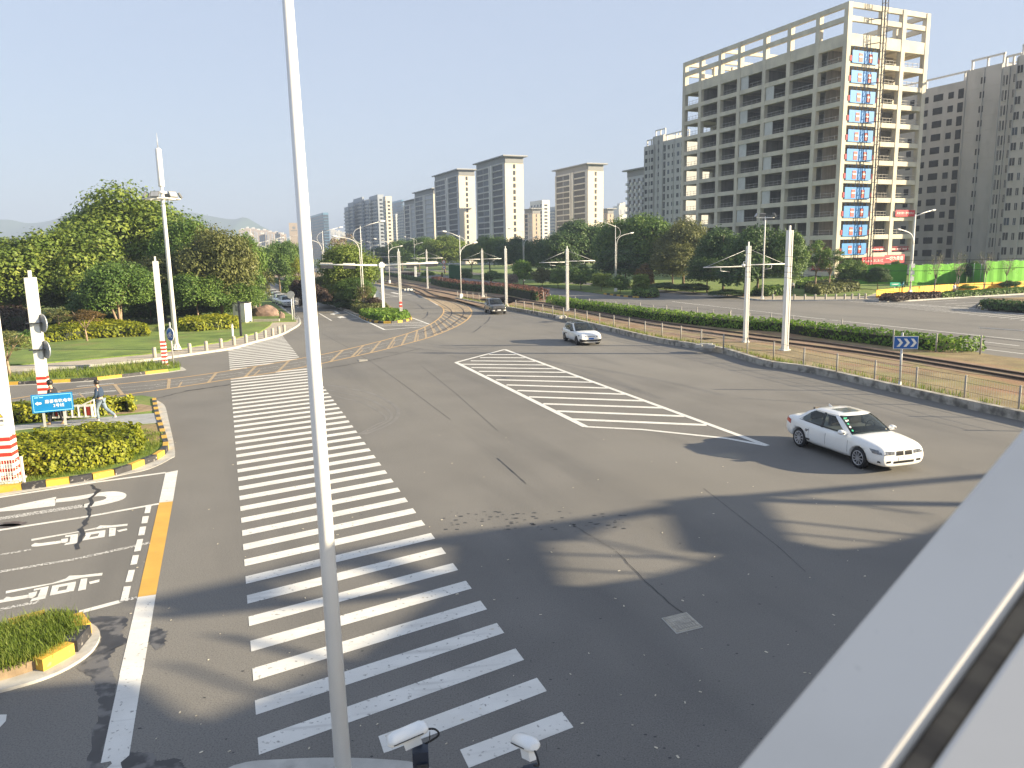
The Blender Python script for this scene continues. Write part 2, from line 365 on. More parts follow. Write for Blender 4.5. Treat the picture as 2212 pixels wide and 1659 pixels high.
# ---- left approach: stop line, lane lines, painted characters, turn arrow
mb, ye, wo = MB(), MB(), MB()
sl = [q3(1312, 150), q3(1220, 168), q3(1172, 388), q3(1275, 378)]
mb.face(GP(sl, .005)); mb.face(GQ(q3, [(1150, 1066), (1015, 1085), (880, 1660), (1052, 1660)], .005))
mb.face(GQ(q4, [(1580, 590), (1335, 590), (1115, 1607), (1225, 1585), (1240, 1610), (1150, 1690), (1360, 1700), (1335, 1600), (1430, 1520)], .0052))
ye.face(GQ(q3, [(1275, 378), (1172, 388), (1015, 1085), (1150, 1066)], .005))
line(GQ(q3, [(-900, 505), (0, 350), (700, 240), (1222, 168)]), .16, .006, mb)
line(GQ(q3, [(0, 1330), (450, 1235), (880, 1120)]), .16, .006, mb); line(GQ(q3, [(880, 1120), (1010, 1090)]), .12, .006, wo)
line(GQ(q3, [(-900, 770), (0, 592), (660, 490), (1172, 398)]), .14, .006, mb)
line(GQ(q3, [(0, 900), (560, 805), (1105, 685)]), .14, .006, wo)
line(GQ(q3, [(0, 775), (230, 735)]), .10, .006, wo); line(GQ(q3, [(0, 1178), (290, 1120)]), .14, .006, wo)
for qd in ([(1955, 55), (2030, 45), (2010, 140), (1935, 145)], [(1912, 188), (1997, 180), (1975, 275), (1895, 282)], [(1875, 328), (1960, 320), (1935, 435), (1852, 443)],
           [(1840, 497), (1920, 487), (1885, 645), (1795, 660)], [(1780, 710), (1864, 703), (1835, 825), (1745, 838)], [(1725, 908), (1810, 902), (1770, 1058), (1680, 1070)], [(1660, 1128), (1756, 1120), (1715, 1305), (1612, 1322)]):
    mb.face(GQ(qt, qd, .0062))
def glyph(dx, dy, polys):
    for pl in polys: mb.face(GQ(qt, [(x + dx, y + dy) for x, y in pl], .0058))
g1 = [[(420, 490), (1060, 385), (1300, 335), (1340, 308), (1500, 308), (1712, 285), (1706, 312), (1450, 338), (1250, 362), (420, 517)],
      [(1465, 345), (1555, 338), (1545, 443), (1458, 457)], [(1565, 375), (1702, 348), (1706, 370), (1592, 396)],
      [(1130, 408), (1414, 370), (1412, 398), (1150, 442)], [(1150, 442), (1220, 432), (1195, 472), (1100, 512)], [(1330, 412), (1412, 398), (1402, 462), (1312, 448)], [(1100, 512), (1195, 472), (1312, 448), (1402, 462)],
      [(875, 442), (1047, 418), (1035, 545), (855, 573), (885, 545), (930, 535), (945, 455), (870, 468)], [(820, 492), (912, 478), (908, 522), (880, 540), (815, 545)], [(415, 575), (470, 542), (530, 548), (820, 510), (820, 545), (500, 590), (430, 592)]]
for pl in g1: mb.face(GQ(qt, pl, .0058))
g2 = [[(80, 1187), (700, 1080), (880, 1020), (930, 982), (1100, 975), (1377, 943), (1368, 978), (1100, 1008), (850, 1062), (75, 1222)],
      [(1085, 1025), (1172, 1015), (1150, 1165), (1043, 1187)], [(1190, 1065), (1335, 1030), (1330, 1065), (1205, 1097)],
      [(700, 1118), (1018, 1060), (1015, 1095), (790, 1135)], [(700, 1118), (790, 1135), (770, 1190), (665, 1250)], [(910, 1112), (1015, 1095), (990, 1185), (885, 1168)], [(665, 1250), (770, 1190), (885, 1168), (990, 1185)],
      [(455, 1160), (655, 1120), (610, 1285), (400, 1330), (430, 1290), (500, 1270), (545, 1165), (450, 1185)], [(385, 1215), (500, 1190), (480, 1250), (430, 1285), (375, 1280)], [(-20, 1310), (40, 1302), (90, 1262), (155, 1272), (385, 1235), (380, 1280), (60, 1335), (-20, 1350)]]
for pl in g2: mb.face(GQ(qt, pl, .0058))
# the U-turn arrow
mb.face(GQ(q3, [(415, 345), (405, 412), (180, 440), (-40, 458), (-40, 440)], .0058))
o1 = smooth([(405, 362, 0), (560, 342, 0), (720, 315, 0), (830, 305, 0), (900, 312, 0), (932, 330, 0), (915, 358, 0), (850, 382, 0), (720, 412, 0), (620, 425, 0)], 4)
i1 = smooth([(408, 388, 0), (560, 372, 0), (690, 345, 0), (740, 340, 0), (770, 343, 0), (784, 352, 0), (775, 362, 0), (740, 374, 0), (680, 386, 0), (610, 402, 0)], 4)
for k in range(len(o1) - 1):
    mb.face(GQ(q3, [(o1[k].x, o1[k].y), (o1[k + 1].x, o1[k + 1].y), (i1[k + 1].x, i1[k + 1].y), (i1[k].x, i1[k].y)], .0058))
line(GQ(q3, [(620, 412), (300, 460), (0, 508), (-300, 555)]), .30, .0058, wo)
mb.face(GQ(q4, [(-40, 1070), (75, 1068), (65, 1140), (0, 1210), (-60, 1215)], .0058))
struct('lane_marking', mb, WPAINT); struct('yellow_stop_line', ye, YPAINT); struct('worn_lane_marking', wo, WWORN)

# ---- markings of the far side
mb = MB()
line(GQ(qg, [(490, 1080), (720, 1170), (985, 1275)]), .16, .006, mb); line(GQ(qg, [(1160, 1335), (1500, 1470), (1930, 1660)]), .2, .006, mb)
line(GQ(qg, [(810, 1330), (1000, 1435)]), .14, .006, mb); line(GQ(qg, [(1160, 1520), (1350, 1632), (1745, 1600)]), .16, .0065, mb)
line(GQ(qg, [(815, 1415), (865, 1445)]), .14, .006, mb); line(GQ(qg, [(815, 1580), (885, 1620)]), .2, .006, mb)
mb.face(GQ(qg, [(1380, 1488), (1425, 1490), (1475, 1525), (1400, 1538), (1395, 1550), (1322, 1535), (1400, 1515), (1400, 1522), (1430, 1518)], .0062))
mb.face(GQ(qg, [(1430, 1580), (1500, 1565), (1575, 1585), (1530, 1592), (1500, 1588), (1480, 1598)], .0062))
n5 = [(0, 1150), (230, 1255), (365, 1325)]
line(GQ(q5b, [(0, 1152), (365, 1325)]), .22, .006, mb); line(GQ(q5b, [(365, 1325), (700, 1298), (960, 1278)]), .22, .0065, mb); line(GQ(q5b, [(745, 1140), (1035, 1248)]), .2, .0062, mb)
for a, b in (((210, 1240), (1015, 1240)), ((275, 1268), (1000, 1260)), ((585, 1215), (920, 1215))): line(GQ(q5b, [a, b]), .24, .0055, mb)
line(GQ(q5b, [(185, 755), (560, 838)]), .14, .006, mb); line(GQ(q5b, [(370, 852), (805, 797)]), .2, .0065, mb); line(GQ(q5b, [(180, 845), (320, 880)]), .14, .006, mb)
line(GQ(q5b, [(225, 898), (330, 893)]), .14, .006, mb); line(GQ(q5b, [(180, 675), (500, 735), (830, 795), (1020, 885), (1150, 965)]), .16, .006, mb)
mb.face(GQ(q5b, [(445, 772), (500, 772), (600, 795), (560, 800), (480, 782)], .0062)); mb.face(GQ(q5b, [(195, 798), (260, 805), (250, 812), (200, 808)], .0062))
# right carriageway
line(GQ(qb1, [(1500, 565), (2212, 645)]) + GQ(qz2, [(700, 925), (1500, 1010), (2212, 1085)]), .16, .006, mb)
line(GQ(qz2, [(620, 942), (980, 985)]), .16, .006, mb); line(GQ(qz2, [(1640, 1062), (2180, 1125)]), .16, .006, mb); line(GQ(qz2, [(1890, 1142), (2212, 1182)]), .16, .006, mb)
a0, a1, b0, b1 = G(*qr(-60, 797)), G(*qr(1240, 934)), G(*qr(330, 787)), G(*qr(1500, 900))
fz = MB()
for k in range(19): line([a0.lerp(a1, k / 18), b0.lerp(b1, k / 18)], .34, .0055, fz)
struct('far_zebra_marking', fz, WWORN)
line(GQ(qr, [(-200, 775), (750, 828), (900, 840)]), .2, .006, mb); line(GQ(qr, [(600, 795), (880, 782)]), .16, .006, mb); line(GQ(qr, [(690, 812), (880, 802)]), .16, .006, mb); line(GQ(qr, [(450, 780), (700, 765)]), .14, .006, mb)
line(GQ(q2, [(645, 572), (960, 545)]), .12, .006, mb); line(GQ(q2, [(600, 640), (980, 605)]), .14, .0065, mb)
struct('far_lane_marking', mb, WPAINT)

# ---- cracks, sealed joints, damp patches, manholes
mb = MB(); rnd = random.Random(4)
def crack(pts, w, z=0.009, jit=0.06):
    P = resample(smooth(pts, 4), max(0.25, w * 2)); P = [p + Vector((rnd.uniform(-jit, jit), rnd.uniform(-jit, jit), 0)) for p in P]
    for k in range(len(P) - 1): strip(mb, [P[k], P[k + 1] + (P[k + 1] - P[k]) * .15], w * rnd.uniform(.6, 1.3), z + rnd.uniform(0, .001))
crack(GQ(q3, [(690, 255), (715, 300), (680, 360), (650, 440), (655, 500), (590, 590), (600, 640), (565, 750)]), .09)
crack(GQ(q2, [(1310, 675), (1560, 615), (1940, 555)]), .07); crack(GQ(q1, [(-600, 460), (0, 375), (85, 362)]), .07)
crack(GQ(q5, [(830, 1210), (1000, 1185), (1230, 1140), (1450, 1090), (1650, 1040)]), .07); crack(GQ(q5, [(1320, 1070), (1480, 1080)]), .05)
crack(GQ(q5b, [(850, 950), (940, 1022)]), .10, jit=.02); crack(GQ(q5b, [(1000, 1060), (985, 1120), (915, 1165)]), .10, jit=.02)
crack(GQ(q5b, [(1920, 1130), (1890, 1190), (1830, 1240)]), .08, jit=.02); crack(GQ(q5b, [(1790, 1270), (1720, 1330), (1650, 1368)]), .08, jit=.03)
crack([G(1330, 1190), G(1430, 1290), G(1510, 1345)], .018, jit=.02); crack([G(1075, 990), G(1140, 1048)], .03, jit=.01)
crack(GP([(1230, 1130), (1330, 1190)]), .012, jit=.01)
struct('road_crack', mb, TAR)
JOINT = M('road_joint', (0.105, 0.101, 0.095), 0.9, 0.15, 2)
mb = MB(); P5 = GQ(q5, [(820, 915), (1040, 1035), (1230, 1150), (1500, 1340), (1900, 1640)]) + GP([(1075, 990), (1330, 1190)])
strip(mb, P5[:5], .05, .0035); strip(mb, GP([(910, 790), (985, 850), (1075, 930)]), .05, .0035); strip(mb, GP([(1520, 1055), (1680, 1180), (1740, 1235)]), .03, .0035)
struct('road_joint', mb, JOINT)
def blob(mb, pts, z, jag, seed, n=10):
    r = random.Random(seed); P = smooth(list(pts) + [pts[0]], n)[:-1]; c = sum(P, Vector()) / len(P)
    Pj = [p + (p - c).normalized() * r.uniform(-jag, jag) for p in P]
    mb.face([Vector((p.x, p.y, z)) for p in Pj]); return mb
mb = MB()
wl_ = GQ(q4, [(560, 30), (1000, 62), (1100, 150), (1106, 250), (1020, 390), (860, 545), (960, 620), (1050, 720), (1060, 800), (1110, 960), (1050, 1200), (960, 1690)], .003)
wr_ = GQ(q4, [(700, 2), (1330, -20), (1400, 60), (1340, 150), (1400, 260), (1290, 330), (1200, 480), (1240, 600), (1290, 780), (1240, 1050), (1165, 1400), (1110, 1690)], .003)
wl_, wr_ = smooth(wl_, 6), smooth(wr_, 6); rw_ = random.Random(4)
wl_ = [p + Vector((rw_.uniform(-.03, .03), rw_.uniform(-.01, .01), 0)) for p in wl_]; wr_ = [p + Vector((rw_.uniform(-.035, .035), rw_.uniform(-.01, .01), 0)) for p in wr_]
for k in range(len(wl_) - 1): mb.face([wl_[k], wl_[k + 1], wr_[k + 1], wr_[k]])
blob(mb, GQ(q4, [(1645, 150), (1740, 110), (1845, 160), (1820, 290), (1720, 345), (1640, 260)]), .0034, .05, 5)
blob(mb, GQ(q4, [(1345, 1600), (1430, 1500), (1680, 1500), (1760, 1580), (1950, 1560), (2050, 1660), (2030, 1800), (1400, 1800)]), .0036, .03, 6)
for p, rx in ((qb1(262, 1127), .35), (q3(90, 545), .35), (q3(60, 560), .3)):
    g = G(*p); mb.face([(g.x + rx * math.cos(t) * 1.1, g.y + rx * .55 * math.sin(t), .0031) for t in [i * .35 for i in range(18)]])
struct('damp_patch', mb, WET)
mb = MB(); stain = random.Random(8)
for i in range(80):
    g = G(stain.uniform(950, 1350), 1105 + stain.uniform(0, 40)); r = stain.uniform(.012, .045)
    mb.face([(g.x + r * 1.6 * math.cos(t), g.y + r * math.sin(t), .0032) for t in [k * .9 for k in range(7)]])
for i in range(150):
    g = G(stain.uniform(300, 1900), stain.uniform(960, 1650)); r = stain.uniform(.008, .03)
    mb.face([(g.x + r * math.cos(t + i), g.y + r * .7 * math.sin(t + i), .0033 + i * 1e-6) for t in [k * 1.1 for k in range(6)]])
struct('tar_spot', mb, TAR)
TYRE = M('tyre_polished_asphalt', (0.168, 0.16, 0.147), .7, .12, 1.5); mb = MB(); q7b = Q(650, 850, 650 * 2212 / 2201)
for dx, dy, w in ((0, 0, .16), (-60, 40, .12), (-110, 75, .10)): strip(mb, smooth(GQ(q7b, [(760 + dx * .3, 598 + dy), (1000 + dx, 640 + dy), (1200 + dx, 690 + dy), (1370 + dx, 790 + dy), (1390 + dx, 880 + dy * .5), (1300 + dx, 960), (1090 + dx * .5, 1045)]), 5), w, .0015 - dx * 2e-6)
struct('tyre_mark', mb, TYRE)
mb = MB()
for i in range(140):
    g = G(stain.uniform(250, 2000), stain.uniform(900, 1650)); r = stain.uniform(.01, .03); a = stain.uniform(0, 3)
    mb.box((g.x, g.y, .008), (r * 2, r * .9, .006), a)
LITTER = M('pale_grit', (0.55, 0.5, 0.4), .9, .3, 9)
tag(mb.build('road_grit', LITTER), kind='stuff')
CIRON = M('cast_cover', (0.36, 0.33, 0.27), 0.7, 0.2, 6, bump=0.4)
def cover(pts, label):
    c = sum(pts, Vector()) / 4; t = thing('manhole_cover', label, 'manhole cover', c)
    f = MB(); f.prism([c + (p - c) * 1.08 for p in pts], 0.001, 0.012); f.build('frame', KERBG, t, c)
    f = MB(); f.prism(pts, 0.004, 0.022); f.build('lid', CIRON, t, c)
    f = MB(); a, b, c2, d = pts
    for i in range(1, 9): p, q = a.lerp(b, i / 9), d.lerp(c2, i / 9); f.beam(p.lerp(q, .06) + Vector((0, 0, .024)), q.lerp(p, .06) + Vector((0, 0, .024)), .018, .008)
    for j in (1, 3, 5, 7): p, q = a.lerp(d, j / 8), b.lerp(c2, j / 8); f.beam(p.lerp(q, .05) + Vector((0, 0, .0245)), q.lerp(p, .05) + Vector((0, 0, .0245)), .015, .007)
    f.build('tread', KERBD, t, c)
cover(GP([(1432, 1337), (1482, 1325), (1515, 1355), (1462, 1368)]), 'square cast iron manhole cover in the shaded near roadway')
cover(GQ(q5, [(1122, 1135), (1195, 1132), (1203, 1144), (1132, 1150)]), 'pale square manhole cover in the middle of the junction')

# ---- raised zones with kerbs
def zone(name, poly, z, mat, zb=-0.03): return struct(name, MB().prism(poly, zb, z), mat)
def kerb(name, pts, w, h, mats, seg=0.6, inset=0.0, step=None, closed=False, label=None):
    P = resample([Vector((p[0], p[1], 0)) for p in pts], seg); mb = MB()
    for k in range(len(P) - 1):
        a, b = P[k], P[k + 1]; d = (b - a).normalized(); g = 0.006
        mb.beam(a + d * g + Vector((0, 0, h / 2)), b - d * g + Vector((0, 0, h / 2)), w, h, k % len(mats))
    return struct(name, mb, mats)

# left park
pk = GQ(q2, [(-1500, 520), (-600, 480), (0, 450), (500, 425), (1000, 385), (1300, 352), (1600, 310), (1925, 264)]) + GQ(q5, [(120, 1032), (260, 990), (460, 935), (560, 885), (622, 845), (632, 810), (600, 770)]) + GQ(qg, [(850, 1640), (600, 1430), (440, 1310)])
pks = smooth(pk, 4) + [G(545, 614), G(505, 580), G(491, 566)]
pk_poly = pks + [Vector((-250, 420, 0)), Vector((-255, 100, 0))]
zone('left_pavement', pk_poly, 0.12, PAVE)
kerb('left_pavement_kerb', pks[:-2], .16, .15, [KERBG], 1.0)
lawn = GQ(q2, [(-1500, 450), (-600, 425), (0, 402), (400, 377), (900, 332), (1350, 292), (1580, 247), (1930, 190)], .12) + GQ(q5, [(30, 975), (290, 910), (380, 852), (400, 822), (600, 815), (570, 765)], .12) + GQ(qg, [(700, 1530), (590, 1440), (430, 1325)], .12) + [G(535, 610, .12), G(498, 580, .12), Vector((-180, 420, 0)), Vector((-254, 420, 0)), Vector((-254, 100, 0))]
zone('left_lawn', lawn, 0.20, LAWN)
# left narrow island
isl = GQ(q2, [(-900, 590), (0, 562), (330, 547), (760, 522), (1200, 472), (1420, 447), (1520, 432), (1510, 405), (1380, 388), (1100, 402), (700, 452), (400, 475), (0, 505), (-900, 540)])
zone('narrow_island', isl, 0.16, LAWN)
kerb('narrow_island_kerb', smooth(isl[:7], 4), .2, .17, [KYEL, KBLK], 1.3)
zone('narrow_island_gutter', [p + Vector((0.1, -.35, 0)) for p in isl[:7]] + GQ(q2, [(1570, 432), (1540, 410), (1400, 385)]) + [isl[3], isl[0]], 0.012, KERBG)
# left big island
bi = GQ(q2, [(-900, 1640), (0, 1462), (200, 1440), (700, 1370), (1000, 1310), (1170, 1245), (1330, 1180), (1400, 1110), (1385, 1030), (1360, 940), (1335, 860), (1315, 780), (1300, 690), (1200, 672), (1000, 690), (700, 705), (300, 715), (0, 735), (-900, 800)])
zone('tram_stop_island', bi, 0.16, LAWN)
kerb('tram_stop_island_kerb', smooth(bi[:13], 4), .18, .2, [KYEL, KBLK], 0.62)
gut = GQ(q2, [(1310, 685), (1385, 730), (1420, 850), (1475, 1120), (1430, 1185), (1250, 1270), (1000, 1325), (700, 1390), (200, 1460), (-900, 1660)])
zone('tram_stop_gutter', smooth(gut, 4) + [bi[0] + Vector((0, .5, 0)), bi[3], bi[6], bi[9]], 0.012, KERBG)
fp = GQ(q2, [(-900, 1000), (80, 948), (350, 917), (1130, 892), (1345, 878), (1345, 797), (900, 832), (550, 862), (80, 907), (-900, 960)], .16)
zone('island_footpath', fp, 0.185, PAVEG)
bare = GQ(q2, [(900, 815), (1290, 775), (1300, 740), (1180, 720), (880, 780)], .16)
zone('bare_soil', bare, 0.172, SOIL)
zone('bare_soil', GQ(q2, [(1180, 900), (1330, 885), (1360, 1000), (1300, 1090), (1200, 960)], .16), 0.173, DRYG)
# small oval island bottom left
oo = GQ(q4, [(-700, 330), (0, 180), (400, 60), (600, 32), (800, 30), (980, 70), (1085, 140), (1108, 230), (1040, 360), (930, 460), (700, 600), (400, 720), (0, 832), (-700, 1010)])
zone('oval_island_gutter', smooth(oo, 4), 0.05, KERBG)
oi = GQ(q4, [(-700, 330), (0, 215), (350, 97), (600, 72), (750, 76), (850, 100), (920, 150), (935, 235), (880, 330), (800, 400), (590, 545), (300, 652), (0, 745), (-700, 930)])
kerb('oval_island_kerb', smooth(oi, 4)[5:-5], .26, .26, [KYEL, KBLK], 0.62)
ois = smooth(oi, 4); oc = sum(ois, Vector()) / len(ois)
zone('oval_island_soil', [oc + (p - oc) * .95 for p in ois], 0.22, SOIL)
# near pavement at the very bottom
zone('near_pavement', smooth(GP([(380, 1740), (505, 1662), (620, 1648), (740, 1645), (850, 1650), (905, 1659), (1000, 1700), (1040, 1760)]), 4) + [Vector((1.5, 5, 0)), Vector((-5, 5, 0))], 0.06, KERBG)
# central island
ci = GP([(591.3, 611.6), (688.7, 647.5), (778, 685.5), (804, 696), (837, 699), (871, 695.5), (887, 690.6), (884, 684.5), (866, 675), (830, 658), (811, 645), (800, 632), (780, 618), (700, 592), (600, 573), (530, 563.5), (505, 568)])
zone('central_island', ci, 0.16, SOIL)
kerb('central_island_kerb', smooth(ci[:3], 3), .2, .2, [KERBD], 1.0); kerb('central_island_nose_kerb', smooth(ci[2:9], 4), .22, .22, [KYEL, KBLK], 0.75)
# tram bed
near1 = GQ(q5b, [(-300, 560), (0, 615), (180, 655), (500, 720), (820, 782)]); near2 = GQ(q5b, [(1420, 885), (1800, 965)]) + GQ(qb1, [(280, 622), (660, 692), (1000, 772), (1380, 862), (1700, 915), (1880, 945), (2212, 1045)]) + GQ(qz2, [(700, 1315), (1400, 1475), (2212, 1655), (3000, 1840)])
hf = GQ(q5b, [(-600, 395), (0, 470), (250, 500), (700, 585), (980, 630), (1200, 690), (1500, 740), (2140, 805)], .25) + GQ(qb1, [(500, 560), (720, 608), (1150, 672), (1600, 730), (2040, 772)], .25) + GQ(qz2, [(480, 1025), (760, 1068), (1140, 1115), (1600, 1166), (1800, 1170)], .25)
bedfar = [p + VR * 1.0 + UR * 1.0 for p in hf] + GQ(qz2, [(2000, 1192), (2212, 1216), (3000, 1310)], .25)
zone('tram_bed', near1 + near2 + bedfar[::-1], 0.25, DRYG)
kerb('tram_bed_kerb', smooth(near2, 4), .3, .36, [KERBD], 1.0); kerb('tram_bed_kerb', smooth(near1, 3), .3, .34, [KERBD], 1.0)
def tracks(name, pts, w, z, mat): return struct(name, strip(MB(), smooth(pts, 4), w, z), mat)
# red ballast between the rails and the rails
tl = [[(250, 555), (600, 620), (1000, 690), (1500, 780), (1830, 818), (2160, 880)], [(250, 585), (600, 655), (900, 740), (1200, 785), (1450, 835), (1800, 905), (2100, 958)]]
r1 = GQ(q5b, tl[0], .26) + GQ(qb1, [(290, 545), (700, 596), (1050, 662), (1500, 735), (2000, 800), (2212, 828)], .26) + GQ(qz2, [(800, 1110), (1300, 1185), (2212, 1332), (3000, 1460)], .26)
r2 = GQ(q5b, [(245, 590), (600, 650), (900, 722), (1200, 775), (1430, 825), (1760, 885), (2130, 930)], .26) + GQ(qb1, [(290, 562), (700, 618), (1050, 688), (1500, 762), (2000, 830), (2212, 858)], .26) + GQ(qz2, [(800, 1142), (1300, 1212), (2212, 1366), (3000, 1500)], .26)
mid = [a.lerp(b, .5) for a, b in zip(r1, r2)]
strip_b = MB()
for (a0, b0), (a1, b1) in zip(zip(r1, r2), zip(r1[1:], r2[1:])):
    e0, e1 = (a0 - b0) * .6, (a1 - b1) * .6; z = Vector((0, 0, .005))
    strip_b.face([b0 - e0 + z, b1 - e1 + z, a1 + e1 + z, a0 + e0 + z])
struct('track_ballast', strip_b, RBED)
struct('ballast_strip', strip(MB(), smooth([b + (b - a) * 1.3 for a, b in zip(r1, r2)][6:], 4), 1.1, .262), RBED)
mb = MB()
def rail(pts, z): 
    P = smooth(pts, 4)
    for a, b in zip(P, P[1:]): mb.beam(Vector((a.x, a.y, z)), Vector((b.x, b.y, z)), .12, .14)
rail(r1, .30); rail(r2, .30)
r3 = GQ(q5b, [(250, 620), (600, 690), (870, 765)], .26); r4 = GQ(q5b, [(250, 645), (560, 705), (800, 770)], .26)
rail(r3, .30); rail(GQ(q5b, [(600, 655), (880, 715), (1060, 800), (1180, 850)], .26), .29); rail(GQ(q5b, [(500, 650), (700, 690), (870, 762), (985, 830)], .26), .29)
struct('tram_rail', mb, RUST)
zone('junction_ballast', GQ(q5b, [(820, 775), (960, 815), (1420, 890), (1180, 850), (1060, 800), (880, 715), (700, 690)], .25), .256, RBED)
# far side: planted strip, park, side road island
st = GQ(qb1, [(-500, 331), (300, 432), (700, 472), (1000, 512), (1230, 537), (1370, 532), (1402, 512), (1350, 490), (1000, 458), (700, 435), (300, 395), (-500, 322)])
zone('planted_strip', st, .16, LAWN); kerb('planted_strip_kerb', smooth(st[3:8], 3), .25, .22, [KYEL, KBLK], 1.2)
fk = GQ(qb1, [(-554, 318), (300, 375), (1300, 478), (1500, 493), (1800, 520), (2050, 545)]) + GQ(qz2, [(350, 806), (700, 806), (1110, 802), (1185, 815), (1400, 808), (1640, 792), (2212, 760), (3200, 705)])
zone('right_pavement', fk + [Vector((255, 160, 0)), Vector((255, 415, 0)), Vector((-60, 415, 0))], .12, PAVE)
kerb('right_pavement_kerb', fk, .2, .16, [KERBG], 1.5)
fl = GQ(qb1, [(-554, 313), (300, 368), (1300, 468), (1500, 485), (1800, 505), (2050, 525)], .12) + GQ(qz2, [(350, 765), (800, 775), (1100, 770), (1170, 745), (1400, 735), (2212, 705), (3200, 640)], .12)
zone('right_lawn', fl + [Vector((254, 180, 0)), Vector((254, 414, 0)), Vector((-59, 414, 0))], .2, LAWN)
ri = GQ(qz2, [(1880, 850), (1905, 868), (2212, 885), (3000, 920), (3000, 800), (2212, 790), (1960, 800)])
zone('side_road_island', ri, .2, DRYG); kerb('side_road_island_kerb', ri[:4], .25, .28, [KBLK, KERBG], 1.1)
# hills on the horizon
HILL = M('hill_forest', (0.05, 0.085, 0.04), 0.95, 0.2, 0.004)
def hills(ridge, Y, back):
    mb = MB(); P = [at(x, y, Y) for x, y in ridge]; n = 26; rr = random.Random(5)
    PS = smooth(P, 6); base = [Vector((p.x, Y - 500, -1)) for p in PS]
    midp = [b.lerp(p, .55) + Vector((0, 0, .04 * p.z * math.sin(p.x * .013))) for b, p in zip(base, PS)]; bk = [Vector((p.x, Y + back, -1)) for p in PS]
    for k in range(len(PS) - 1):
        for u, v in ((base, midp), (midp, PS), (PS, bk)): mb.face([u[k], u[k + 1], v[k + 1], v[k]], 0, True)
    return struct('hills', mb, HILL)
hills([(-300, 500), (-150, 488), (0, 474), (60, 482), (110, 476), (150, 462), (190, 464), (260, 486), (330, 500), (380, 470), (410, 459), (450, 466), (500, 474), (530, 470), (560, 486), (600, 505), (660, 530), (720, 548)], 3200, 900)
# ================================================================== VEGETATION
LEAF = {
 'mid': leaf_mat('leaf_mid_green', (0.041, 0.090, 0.019), (0.097, 0.172, 0.033), (0.193, 0.276, 0.055)),
 'olive': leaf_mat('leaf_olive_green', (0.062, 0.110, 0.019), (0.145, 0.207, 0.034), (0.276, 0.324, 0.062)),
 'dark': leaf_mat('leaf_dark_green', (0.028, 0.062, 0.022), (0.062, 0.117, 0.036), (0.124, 0.193, 0.055)),
 'yellow': leaf_mat('leaf_yellow_green', (0.08, 0.115, 0.010), (0.23, 0.26, 0.018), (0.42, 0.40, 0.035), 0.35),
 'rust': leaf_mat('leaf_rust', (0.08, 0.055, 0.02), (0.17, 0.11, 0.035), (0.26, 0.17, 0.05)),
 'brown': leaf_mat('leaf_olive_brown', (0.055, 0.072, 0.022), (0.124, 0.138, 0.041), (0.221, 0.228, 0.069)),
 'red': leaf_mat('leaf_red', (0.08, 0.035, 0.025), (0.17, 0.075, 0.052), (0.25, 0.14, 0.10)),
 'fresh': leaf_mat('leaf_fresh_green', (0.055, 0.124, 0.017), (0.138, 0.248, 0.030), (0.304, 0.414, 0.069), 0.35),
 'pale': leaf_mat('leaf_pale_blossom', (0.16, 0.13, 0.09), (0.30, 0.24, 0.18), (0.40, 0.34, 0.26)),
 'maroon': leaf_mat('leaf_maroon', (0.03, 0.022, 0.02), (0.07, 0.045, 0.035), (0.12, 0.08, 0.055)),
 'grass': leaf_mat('grass_blade', (0.09, 0.14, 0.018), (0.18, 0.25, 0.035), (0.36, 0.34, 0.10), 0.4),
}
def leaves_mesh(name, cen, nor, size, seed, aspect=0.55, up=None):
    rg = np.random.default_rng(seed); n = len(cen)
    nor = nor / np.maximum(1e-6, np.linalg.norm(nor, axis=1))[:, None]
    t = rg.normal(size=(n, 3)) if up is None else up + rg.normal(size=(n, 3)) * .35
    u = t - nor * np.sum(t * nor, axis=1)[:, None]; u /= np.maximum(1e-6, np.linalg.norm(u, axis=1))[:, None]
    v = np.cross(nor, u); sz = (size * rg.uniform(.65, 1.35, n))[:, None] if np.isscalar(size) else size[:, None]
    V = np.empty((n, 4, 3)); V[:, 0] = cen - u * sz; V[:, 1] = cen + v * sz * aspect - u * sz * .1 + nor * sz * .12; V[:, 2] = cen + u * sz; V[:, 3] = cen - v * sz * aspect - u * sz * .1 + nor * sz * .12
    me = bpy.data.meshes.new(name); me.vertices.add(4 * n); me.vertices.foreach_set('co', V.reshape(-1)); me.loops.add(4 * n)
    me.loops.foreach_set('vertex_index', np.arange(4 * n, dtype=np.int32)); me.polygons.add(n)
    me.polygons.foreach_set('loop_start', np.arange(0, 4 * n, 4, dtype=np.int32)); me.update(calc_edges=True)
    return me
